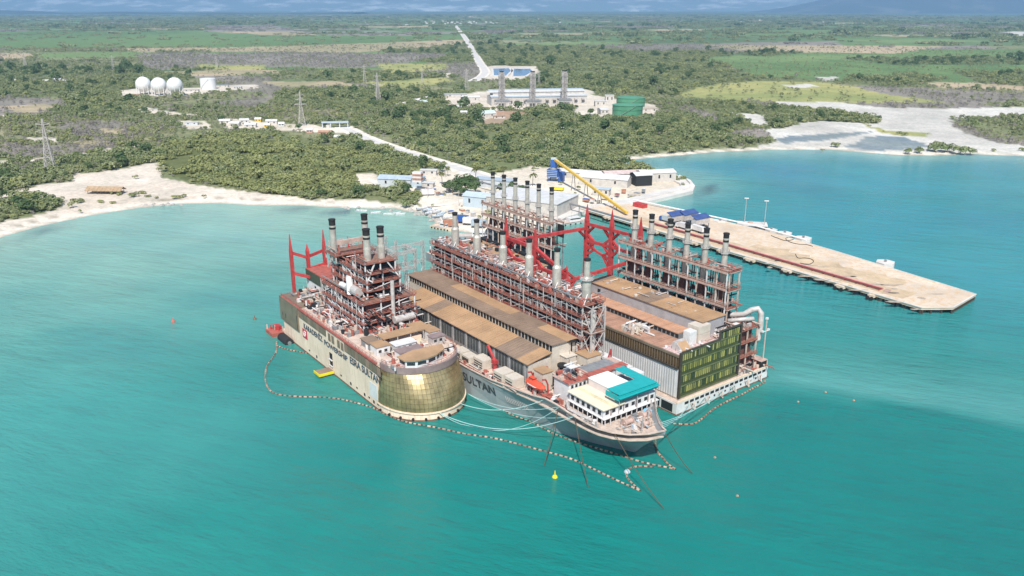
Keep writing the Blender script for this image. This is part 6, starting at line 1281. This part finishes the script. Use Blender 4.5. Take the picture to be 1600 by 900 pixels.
    ms_ = [(-93,44.6),(-78.6,45.6),(-62.4,46),(-96.6,3),(-77,2.4),(-58,2.4)]
    for i_, (s, t) in enumerate(ms_): mast(s, t, 49.2 if i_ != 5 else 38)
    def beam(a, b_, w=1.1):
        a = Vector(a); b_ = Vector(b_); q = MB(); q.bar(a, b_, w, w*1.15); q.build('gantry_beam', REDM, r); d = (b_-a).normalized()
        for p, s_ in ((a, 1), (b_, -1)):
            for dz in (-4.2, 3.4 if a.z < 38 else -4.2): q = MB(); q.bar(p+d*s_*4.8, p+Vector((0,0,dz*1.1)), .95); q.build('knee_brace', REDM, r)
    for z in (40.5, 33.0):
        for i in (0, 1, 3, 4):
            if i == 4 and z > 35: beam((*ms_[i],z), (*ms_[i+1],z-6.5)); continue
            beam((*ms_[i],z), (*ms_[i+1],z))
    beam((*ms_[0],38.5), (*ms_[3],38.5)); beam((*ms_[2],31.5), (*ms_[5],31.5)); beam((*ms_[0],31), (*ms_[1],27), .8)
    clutter(r, -107, -66, 2, 48, 4.52, 260, 48, [GALV,WHITE,WHITE,STEELG,DECKC,TAN], 9, 2.8, 'switch_gear')
    for k in range(30): rgk = random.Random(k+90); s, t, h = rgk.uniform(-106,-67), rgk.uniform(3,46), rgk.uniform(8,15); q = MB(); q.cyl((s,t,4.5), (s,t,4.5+h), .2, n=5); [q.cyl((s,t,4.5+h*.5+j*.7), (s,t,4.8+h*.5+j*.7), .45, n=6) for j in range(5)]; q.build('insulator_post', WHITE if k % 2 else GALV, r)
build_R()
# ================================================================== B: far barge
def build_B():
    r = B_; q = MB(); q.mm(-78, 10, 74, 104, -1.2, 4.6); q.build('hull', STEELG, r); q = MB(); q.mm(-77.8, 9.8, 74.2, 103.8, 4.61, 4.8); q.build('deck', DECKC, r)
    q = MB(); q.mm(-58, 4, 78, 92, 4.82, 14); q.build('engine_hall', BEIGE, r)
    for k in range(12): q = MB(); a = -58.5+k*5.25; q.mm(a, a+5.15, 77.5, 92.4, 14.02, 14.3+.04*(k%2)); q.build('roof_sheet', TAN if k % 4 else BROWN, r)
    q = MB(); q.mm(-55, 2, 93.5, 102, 4.82, 15); q.build('boiler_casing', DARK, r)
    stack_row(r, [-48.4,-38.6,-29,-19.2,-10.2,-.4], 97.8, [22.4,28.2,34], 50.2, 15.5); clutter(r, -76, 8, 75, 103, 4.82, 140, 61, CL, 4, 2.6); clutter(r, -56, 2, 79, 91, 14.35, 60, 62, CL, 1.6)
    q = MB(); q.mm(2.6, 6.6, 99.5, 100, 27, 33); q.build('dark_screen', BLACK, r)
build_B()
# ------------------------------------------------------------------ loose things on and around the ships
def on(root, s, t, z): return SW(root, s, t, z)
zrE, zrM, zrR = E_.rotation_euler.z, M_.rotation_euler.z, R_.rotation_euler.z
for s, t, L, w, h, lb in ((63.5,5.2,5,4,2.8,'beige louvred box farthest from the bow on the grey ship'), (69,5.2,5,4,2.6,'second beige louvred box beside the gold dome'), (75.5,6.4,6,4.2,3.6,'larger beige louvred box left of the red deck crane'), (89.3,5.4,5.2,5,3.9,'beige louvred box right of the red deck crane'), (95,5.6,4.6,4.6,3.9,'beige louvred box beside the orange lifeboat')):
    container(on(M_, s, t, 10.36), zrM, lb, BEIGE, L=L, w=w, h=h, name='ventilation_box', cat='vent box', group='louvred boxes on the port deck', louvre=True)
for k, lb in enumerate(('white louvred box nearest the lattice tower','second white louvred box along the far rail','third white louvred box beside the red deck','fourth white louvred box behind the teal awning','last white louvred box towards the bow')):
    s = 97+k*5.6; container(on(M_, s, 38.3-k*.25, 13.2), zrM, lb, WHITE, L=4.8, w=3.2, h=3.4, name='ventilation_box', cat='vent box', group='louvred boxes on the starboard deck', louvre=True)
b_ = MB(); b_.mm(94.5, 122.5, 36, 39.4, 10.36, 13.2); b_.build('side_house', DECKC, M_)
container(on(R_, -6.6, 18.2, 20.75), zrR, 'lower beige container of the pair on the barge roof', BEIGE, L=5, w=6, h=2.9); container(on(R_, -6.6, 18.2, 23.66), zrR, 'upper beige container of the pair on the barge roof', BEIGE, L=5, w=6, h=2.9); container(on(R_, -5.6, 12.4, 20.75), zrR, 'upright white ribbed container beside the skylight', WHITE, L=3, w=3.4, h=5)
def lifeboat():
    e = empty('lifeboat', on(M_, 104.2, 7.4, 13.0), zrM); tag(e, 'orange enclosed lifeboat hanging beside the grey ship rail', 'lifeboat'); L = 9.5; rings = []; P = ((-.5,.05,.9,1.5),(-.42,.13,.35,2.1),(-.2,.17,0,2.5),(.15,.17,0,2.5),(.4,.12,.4,2.2),(.5,.03,1.0,1.6))
    for f, w, z0, z1 in P: rings.append([(f*L,-w*L*.5,z0),(f*L,-w*L,z0+(z1-z0)*.45),(f*L,-w*L*.75,z0+(z1-z0)*.85),(f*L,0,z1),(f*L,w*L*.75,z0+(z1-z0)*.85),(f*L,w*L,z0+(z1-z0)*.45),(f*L,w*L*.5,z0)])
    q = MB(); q.loft(rings, close=True); q.build('hull', ORANGE, e); q = MB(); q.mm(-2.8, -.4, -.7, .7, 2.4, 3.2); c = q.build('conning_cupola', ORANGE, e); q = MB(); q.mm(-2.6,-.38,-.72,.72,2.75,3.0); q.build('window', WINDOW, c)
    q = MB(); q.tube([(-.47*L,-.5,1.3),(-.2*L,-1.65,1.15),(.15*L,-1.65,1.15),(.47*L,-.3,1.4)], .12, 5); q.build('fender_strip', LOGOW, e)
    for s in (100.5, 108): d = MB(); d.tube([(s,9.6,10.4),(s,9.4,15),(s,8.4,17),(s,7.2,17.2)], .32, 6); d.build('davit', REDM, M_)
lifeboat()
def crane():
    e = empty('deck_crane', on(M_, 81.5, 7.2, 10.36), zrM); tag(e, 'red deck crane with raised jib between the beige boxes', 'crane'); q = MB(); q.cyl((0,0,0), (0,0,3.2), .8, n=10); q.build('pedestal', REDM, e); q = MB(); q.box((0,0,3.9), (2,1.6,1.4)); q.build('cab', REDM, e); q = MB(); q.bar((0,0,4), (-4.8,.4,8.2), .7, .9); q.build('jib', REDM, e); q = MB(); q.cyl((-4.8,.4,8.2), (-4.8,.4,4.5), .08, n=5); q.build('hook_rope', RUBBER, e)
crane()
for s, t, lb in ((99.5,37.2,'red davit frame on the far rail by the lattice tower'), (107.5,36.5,'red davit frame on the far rail beside the red deck')):
    e = empty('davit_frame', on(M_, s, t, 16.6), zrM); tag(e, lb, 'davit', 'red davit frames'); q = MB(); q.bar((0,-.8,0), (.6,0,4), .4); q.build('arm', REDM, e); q = MB(); q.bar((0,.8,0), (.6,0,4), .4); q.build('arm', REDM, e)
def ramp_():
    e = empty('pontoon', on(E_, 50, -2.2, 0), zrE); tag(e, 'yellow edged boarding pontoon under the side doorway', 'pontoon'); q = MB(); q.mm(-2.1, 2.1, -3.4, 2.0, -.4, 1.3); q.build('float', BOOT, e); q = MB(); q.mm(-2.3, 2.3, -3.6, 2.05, 1.3, 1.55); q.build('deck', BROWN, e)
    q = MB(); q.mm(2.32, 2.55, -3.7, 2.05, .7, 1.7); q.mm(-2.5, 2.31, -3.85, -3.62, .7, 1.7); q.build('edge_fender', YELB, e)
ramp_()
def yoko():
    e = empty('floating_fender', on(E_, 10, -2.2, .6), zrE); tag(e, 'large black floating fender at the stern of the left ship', 'fender'); q = MB(); q.tube([(-4.2,0,0),(-3.6,0,0),(-2.4,0,0),(2.4,0,0),(3.6,0,0),(4.2,0,0)], 1.9, 14); q.build('body', RUBBER, e, smooth=False)
    for s in (-4.3, 4.2): q = MB(); q.cyl((s,0,0), (s+.3,0,0), .8, n=10); q.build('end_cap', STEELG, e)
    e = empty('stern_pontoon', on(E_, -1, -1.5, 0), zrE); tag(e, 'rusty red mooring pontoon with posts behind the black fender', 'pontoon'); q = MB(); q.mm(-4, 4, -3.6, 3, -.4, 1.5); q.build('float', REDR, e)
    for k in range(5): q = MB(); q.bar((-3.4+k*1.6,-3+k*1.1,1.5), (-3.4+k*1.6,-3+k*1.1,3.4), .45); q.build('bollard', REDM if k % 2 else DECKC, e)
    q = MB(); q.box((-1,.5,2.3), (3.4,2.6,1.6)); q.build('winch_box', REDM, e)
yoko()
# ------------------------------------------------------------------ oil booms: floats on a dark skirt line
BOOMF = pmat('boom_float', (.44,.32,.24), .75, var=.35, isl=.55); BOOMO = pmat('boom_orange', (.48,.27,.18), .75, var=.35, isl=.5)
def boom(px, label, m=None, step=1.75, z=0):
    P = densify(ats(px), 14); d = [0]
    for i in range(1, len(P)): d.append(d[-1]+(P[i]-P[i-1]).length)
    e = empty('oil_boom', (0,0,0)); tag(e, label, 'oil boom', 'floating booms round the ships'); q = MB(); n = int(d[-1]/step); dd = np.array(d); X = np.interp(np.arange(n+1)*step, dd, [p.x for p in P]); Y = np.interp(np.arange(n+1)*step, dd, [p.y for p in P])
    rb = random.Random(n); X = X+(vnoise(np.arange(n+1)*1.0, X*0, 7, 3)-.5)*1.3; Y = Y+(vnoise(np.arange(n+1)*1.0, X*0, 7, 5)-.5)*1.3
    for i in range(n):
        a = Vector((X[i],Y[i],.16)); b = Vector((X[i+1],Y[i+1],.16)); t = (b-a)*rb.uniform(.16,.28); q.cyl(a+t, b-t, rb.uniform(.24,.33), n=7)
    q.build('float', m or BOOMF, e, kind='stuff'); k = MB()
    for i in range(n): k.bar((X[i],Y[i],.05), (X[i+1],Y[i+1],.05), .26, .5)
    k.build('skirt', PILE, e)
boom([(434,534),(432,548),(424,562),(417,578),(415,596),(424,610),(440,617),(470,620),(500,621),(530,624),(556,630),(580,638),(600,648),(625,657),(655,664),(690,671),(730,679),(770,685),(810,694),(850,705),(890,718),(925,734),(960,750),(1001,767)], 'longest boom curling round the left ship to the lower tip')
boom([(434,540),(446,545),(462,549),(486,553),(505,557)], 'short boom along the stern of the left ship', BOOMO, 1.5)
boom([(728,608),(744,614),(766,626),(800,648),(830,660),(860,675),(895,688),(930,700),(965,711),(1000,722),(1032,729),(1058,735)], 'boom running along the grey bow to the right hand tip')
boom([(1058,734),(1046,726),(1036,716),(1026,706),(1023,694),(1026,680)], 'short boom from the right hand tip up to the bow stem', BOOMO)
boom([(1001,766),(990,756),(980,746),(978,736),(986,730),(1004,728),(1030,731)], 'hooked boom between the two tips with the white float')
boom([(1052,662),(1068,663),(1085,662),(1098,652),(1112,641),(1130,632),(1150,622),(1172,610),(1192,600),(1198,594)], 'boom along the front of the right barge', BOOMO)
# ------------------------------------------------------------------ mooring lines
def line(a, b, sag, label, m=None, r=.11, n=16, group='pale mooring lines'):
    a = Vector(a); b = Vector(b); pts = []
    for i in range(n+1): f = i/n; p = a.lerp(b, f); p.z = max(.12, p.z-sag*4*f*(1-f)); pts.append(p)
    q = MB(); q.tube(pts, r, 6); o = q.build('mooring_line', m or ROPE); tag(o, label, 'rope', group)
bp = [on(M_, 120, 4.7, 13.4), on(M_, 126.5, 4.9, 12.7), on(M_, 112, 4.8, 12.6)]; dp = [on(E_, 103.8, 22, 2.8), on(E_, 100, 28.4, 2.8), on(E_, 105.9, 13, 2.6)]
line(dp[2], bp[1], 5.2, 'lowest thick mooring line from the gold dome to the grey bow'); line(dp[2], bp[0], 7.5, 'second mooring line from the dome nose to the grey bow', r=.08); line(dp[0], bp[2], 3.2, 'upper mooring line from the dome side to the grey bow'); line(dp[1], bp[0], 3.0, 'mooring line from the dome flank to the grey bow', r=.09); line(dp[1], bp[1], 3.6, 'mooring line crossing the others at the grey bow', r=.08)
for k, (t, lb) in enumerate(((6,'nearest rope from the bow stem to the right barge'), (14,'second rope from the bow stem to the right barge'), (24,'third rope from the bow stem to the right barge'), (31,'longest rope from the bow stem to the right barge'))):
    line(on(M_, 146.8-.8*k, 21.6+.45*k, 12.4), on(R_, 1.5, t, 2.8), 1.6, lb, r=.10)
for (s, t, px, py, lb) in ((127,4.9,919,762,'anchor line straight down from the middle of the grey bow'), (140.5,8.2,1037,795,'long anchor line from the bow tip down to the right'), (147.6,21.2,1082,740,'anchor line running right from the bow stem'), (119,4.7,850,728,'anchor line running left from the grey bow')):
    line(on(M_, s, t, 12.3), at(px, py, .1), 1.0, lb, ROPED, .12, group='dark anchor lines')
def buoy(px, py, r, m, label, kind=0, group=None):
    e = empty('buoy', at(px, py, 0)); tag(e, label, 'buoy', group); q = MB(); q.lathe([(r*.3,-r*.5),(r*.9,-r*.2),(r,r*.25),(r*.7,r*.75),(r*.25,r)], n=14); q.build('float', m, e, smooth=False)
    if kind: q = MB(); q.cyl((0,0,r*.9), (0,0,r*2.6), r*.28, r*.15, 8); q.build('top_post', m, e)
buoy(867,746,.85,YELB,'bright yellow buoy with a post below the grey bow',1); buoy(980,738,.95,LBLUE,'pale float caught in the hooked boom'); 
for px, py, m, lb in ((271,503,ORANGE,'orange buoy with white base alone on the left water'), (398,499,BOOT,'dark buoy just left of the stern pontoon'), (1117,715,BOOMO,'small orange ball right of the boom tip'), (1152,775,BOOMO,'small orange ball lowest on the right'), (1290,613,BOOMO,'orange ball off the front of the right barge'), (1247,628,BOOMO,'small ball nearest the right barge boom'), (1334,626,BOOMO,'faint small ball farthest right')):
    buoy(px, py, .42 if px > 1000 else .8, m, lb, 1 if px < 400 else 0, 'small buoys on the open water')
# ------------------------------------------------------------------ jetty
def jetty():
    e = empty('jetty', (0,0,0)); tag(e, 'long pale concrete jetty with red pipeline reaching out to the right', 'jetty')
    Lp = ats([(1440,481),(1180,405),(905,325)], 3.0); Rp = ats([(1524,459),(1300,391),(1192,360),(1005,317)], 3.0); tip = ats([(1440,481),(1490,480.5),(1525,460)], 3.0)
    poly = [Lp[2], Lp[1], tip[0], tip[1], tip[2], Rp[1], Rp[2], Rp[3]]
    q = MB(); q.prism([(p.x,p.y) for p in poly], 2.0, 3.0); q.build('deck', CONC, e)
    q = MB()
    for i in range(len(poly)-1):
        a, b = poly[i].copy(), poly[i+1].copy(); a.z = b.z = 3.08; q.bar(a, b, .6, .35)
    q.build('kerb', CONCW, e)
    d = (tip[0]-Lp[2]); d.z = 0; Lg = d.length; d.normalize(); nrm = Vector((d.y,-d.x,0)); nrm = nrm if nrm.x > 0 else -nrm
    q = MB(); q.cyl((0,0,-1.2), (0,0,2.0), .42, n=8); pmesh = q.mesh('pile', PILE); npl = int(Lg/4.2)
    for k in range(npl+1):
        p = Lp[2]+d*(Lg*k/npl)
        for off in (1.0, 5.5): c = p-nrm*(-off); link('pile', pmesh, e, (c.x, c.y, 0))
    dd = tip[2]-tip[1]; n2 = 12
    for k in range(n2+1):
        p = tip[1].lerp(tip[2], k/n2)
        for off in (.6, 4): c = p+Vector((-.55,.83,0))*off; link('pile', pmesh, e, (c.x, c.y, 0))
    for k in range(3): p = tip[0].lerp(tip[1], k/3); link('pile', pmesh, e, (p.x, p.y+.8, 0))
    q = MB(); A = poly[2]+Vector((-.55,.83,0))*9+nrm*7; B = Lp[2]+nrm*9
    for i in range(1): q.bar((poly[2].x+nrm.x*7-d.x*10, poly[2].y+nrm.y*7-d.y*10, 2.2), (Lp[2].x+nrm.x*7, Lp[2].y+nrm.y*7, 2.2), .1)
    # fenders along the left side
    for f, w in ((.12,9),(.3,9),(.43,11),(.52,10),(.60,11),(.70,9),(.83,8),(.9,5)):
        p = Lp[2]+d*(Lg*f); q = MB(); q.box((p.x-nrm.x*.8, p.y-nrm.y*.8, 2.1), (w*.6,2,1.3), math.atan2(d.y,d.x)); q.build('fender_block', CONC, e)
        for j in (-.3, .3): q = MB(); c = p+d*(w*j*.7)-nrm*2.0; q.cyl((c.x,c.y,1.3), (c.x-nrm.x*.5,c.y-nrm.y*.5,1.3), .9, n=10); q.build('tyre', RUBBER, e)
    # ore dust lying along the landward half
    DUST = pmat('ore_dust', (.56,.42,.27), .9, var=.25, scale=.12, stain=.4, stain_col=(.62,.49,.35))
    rd = random.Random(4); A0 = Lp[2]+nrm*3+d*40; A1 = tip[0]+nrm*4-d*4
    def dust(o0, o1, f0, f1, z, n=26):
        ed = []; 
        for k in range(n+1): f = f0+(f1-f0)*k/n; p = A0.lerp(A1, f)+nrm*(o0+rd.uniform(0,.8)); ed.append((p.x, p.y))
        for k in range(n, -1, -1): f = f0+(f1-f0)*k/n; p = A0.lerp(A1, f)+nrm*(o1+rd.uniform(-3.5,3.5)); ed.append((p.x, p.y))
        q = MB(); tri = geometry.tessellate_polygon([[Vector((x,y,0)) for x,y in ed]]); V_ = [(x,y,z) for x,y in ed]
        q.add(V_, [tuple(t) if ((V_[t[1]][0]-V_[t[0]][0])*(V_[t[2]][1]-V_[t[0]][1])-(V_[t[2]][0]-V_[t[0]][0])*(V_[t[1]][1]-V_[t[0]][1])) > 0 else (t[0],t[2],t[1]) for t in tri]); q.build('dust_spill', DUST, e)
    dust(0, 13, 0, .96, 3.006); dust(13, 25, .45, .9, 3.0065)
    # pipeline
    a = at(1018,348,3.6); b = at(1376,451,3.6); q = MB(); q.tube([a, a.lerp(b,.5), b], .42, 8); q.build('pipeline', pmat('maroon_pipe', (.26,.05,.055), .6, var=.3, stain=.3), e); off = nrm*1.5; q = MB(); q.tube([a+off, b+off], .36, 8); q.build('pipeline', pmat('pink_pipe', (.62,.30,.27), .6), e); q = MB(); q.tube([a-nrm*1.2, b-nrm*1.2], .3, 8); q.build('pipeline', RUSTD, e)
    for k in range(26): p = a.lerp(b, k/25); q = MB(); q.bar((p.x-nrm.x*1.8,p.y-nrm.y*1.8,3.1), (p.x+nrm.x*2.2,p.y+nrm.y*2.2,3.1), .5, .3); q.build('pipe_saddle', REDR, e)
    q = MB(); q.box((b.x+2,b.y-2.6,3.5), (3,2.2,.9), .7); q.build('pipe_manifold', DECKP, e)
    # white pipe along the far edge
    P = [at(x, y, 4.6) for x, y in ((990,312),(1080,331),(1180,352.5),(1260,375))]; q = MB(); q.tube(P, .45, 8); q.build('water_main', CANOP, e)
    # mooring dolphins on the far side
    for px, py, w in ((1092,341,8),(1125,348,7),(1205,362,6),(1226,367,7),(1255,375,8),(1383,413,8)):
        p = at(px, py, 2); q = MB(); q.prism([(p.x+w*.62*math.cos(R(60*k)), p.y+w*.62*math.sin(R(60*k))) for k in range(6)], -1, 3.45); dl = q.build('dolphin', CONCW, e); q = MB(); q.cyl((p.x,p.y,3.45), (p.x,p.y,4.5), .6, .8, 8); q.build('bollard', STEELG, dl)
    # stains, plates and markings that have their own shape
    rg = random.Random(17)
    for k in range(26):
        px = rg.uniform(1200, 1470); py = 372+(px-1180)*.285+rg.uniform(6, 42); p = at(px, py, 3.02); q = MB(); w, h = rg.uniform(1.5,6), rg.uniform(.8,2.2); n = 9
        pts = [(p.x+w*math.cos(6.283*i/n)*rg.uniform(.6,1), p.y+h*math.sin(6.283*i/n)*rg.uniform(.6,1)) for i in range(n)]; q.add([(x,y,3.016+.004*(k%4)) for x,y in pts], [tuple(range(n))]); q.build('oil_stain', pmat('concrete_stain', (.42,.34,.26), .8, var=.3, scale=.6), e)
    # platform with two lamp masts
    c = at(1170,350,2.6); e2 = empty('lamp_platform', c, R(-12)); tag(e2, 'small offshore platform with two tall lamps beyond the jetty', 'platform'); q = MB(); q.mm(-7, 11, -5, 5, -.1, .5); q.build('slab', CONCW, e2)
    for x in (-6, 0, 6, 10): q = MB(); q.cyl((x,-4,-3.8), (x,-4,-.1), .5, n=8); q.build('pile', PILE, e2)
    for x, y in ((-2.5,2),(9,-3)):
        q = MB(); q.cyl((x,y,.5), (x,y,15.5), .22, .14, 8); o = q.build('lamp_mast', GALV, e2); q = MB(); q.box((x,y,15.7), (2.6,.8,.5)); q.build('lamp_head', WHITE, o)
    q = MB(); q.box((1,0,1.1), (3,2,1.2)); q.build('pump_box', DECKP, e2)
jetty()
def hose(px, label):
    q = MB(); q.tube(densify(ats(px, 3.2), 6), .16, 6); o = q.build('rubber_hose', RUBBER); tag(o, label, 'hose', 'hoses lying on the jetty')
hose([(1240,370),(1228,372),(1232,377),(1245,381),(1260,382),(1270,385)], 'black hose by the far edge of the jetty'); hose([(1205,368),(1215,372),(1228,376),(1240,374)], 'black hose end draped over the jetty edge'); hose([(1243,397),(1247,403),(1258,403),(1268,405),(1271,409),(1263,413),(1250,411)], 'curled black hose in the middle of the jetty')
truck(at(1042,347,3.05), R(125), 'blue and white truck at the left of the loading group', BLUE, LBLUE, 12); truck(at(1068,358,3.05), R(125), 'white truck with blue raised cover in the loading group', WHITE, WHITE, 12); truck(at(1088,362,3.05), R(122), 'white and blue truck at the right of the loading group', LBLUE, WHITE, 12)
def loader(px, py, label, seed):
    p = at(px, py, 3.05); e = empty('ship_loader', p, R(35)); tag(e, label, 'loader', 'loading machines on the jetty'); q = MB(); q.mm(-6, 6, -2, 2, 3.2, 6.4); q.build('hopper', GALV, e)
    for x in (-5.2, 5.2):
        for y in (-1.8, 1.8): q = MB(); q.bar((x,y,0), (x,y,3.2), .4); q.build('leg', STEELG, e)
    q = MB(); q.add([(-6.2,-2.3,6.5),(6.2,-2.3,6.5),(6.2,2.3,8.3),(-6.2,2.3,8.3),(-6.2,-2.3,6.8),(6.2,-2.3,6.8),(6.2,2.3,8.6),(-6.2,2.3,8.6)], [(0,3,2,1),(4,5,6,7),(0,1,5,4),(1,2,6,5),(2,3,7,6),(3,0,4,7)]); q.build('tilted_cover', pmat('faded_blue_cover', (.05,.09,.24), .6, var=.3, stain=.3, stain_col=(.2,.2,.22)), e)
    for k in range(3): q = MB(); q.cyl((-4+4*k,-2.2,.55), (-4+4*k,2.2,.55), .55, n=10); q.build('wheel', RUBBER, e)
loader(1056,352,'blue covered loading machine behind the second thin stack',1); loader(1076,350,'blue roofed loading machine behind the fourth thin stack',2); loader(1094,357,'right loading machine with white sides and blue cover',3)
def person(px, py, z, label, top, trou):
    e = empty('person', at(px, py, z)); tag(e, label, 'person'); SK = pmat('skin', (.28,.15,.09), .6, var=.05); me = bpy.data.meshes.new('body')
    V = [(0,0,.92),(0,0,1.2),(0,0,1.42),(0,0,1.55),(0,0,1.68),(.1,0,.88),(.13,.02,.48),(.14,0,.06),(-.1,0,.88),(-.13,-.02,.48),(-.14,0,.06),(.2,0,1.4),(.27,0,1.12),(.26,.08,.88),(-.2,0,1.4),(-.27,0,1.12),(-.26,.08,.88)]
    me.from_pydata(V, [(0,1),(1,2),(2,3),(3,4),(0,5),(5,6),(6,7),(0,8),(8,9),(9,10),(2,11),(11,12),(12,13),(2,14),(14,15),(15,16)], []); o = link('body', me, e); sm = o.modifiers.new('skin', 'SKIN'); rad = [.14,.16,.15,.07,.11,.1,.075,.06,.1,.075,.06,.065,.05,.04,.065,.05,.04]
    for i, d in enumerate(me.skin_vertices[0].data): d.radius = (rad[i], rad[i]); d.use_root = i == 0
    o.modifiers.new('sub', 'SUBSURF').levels = 1; me.materials.append(top)
plant()
# ------------------------------------------------------------------ air: haze over the whole plain
hz = MB(); hz.mm(-45000, 45000, -3000, 45000, -4, 2600); HZM = bpy.data.materials.new('haze_air'); HZM.use_nodes = True; t = HZM.node_tree; t.nodes.remove(t.nodes['Principled BSDF']); pv = nd(t, 'ShaderNodeVolumePrincipled'); pv.inputs['Density'].default_value = 6.0e-5; pv.inputs['Color'].default_value = (.36,.66,1.0,1); pv.inputs['Anisotropy'].default_value = 0
t.links.new(pv.outputs[0], t.nodes['Material Output'].inputs['Volume']); o = hz.build('haze', HZM); o['kind'] = 'stuff'
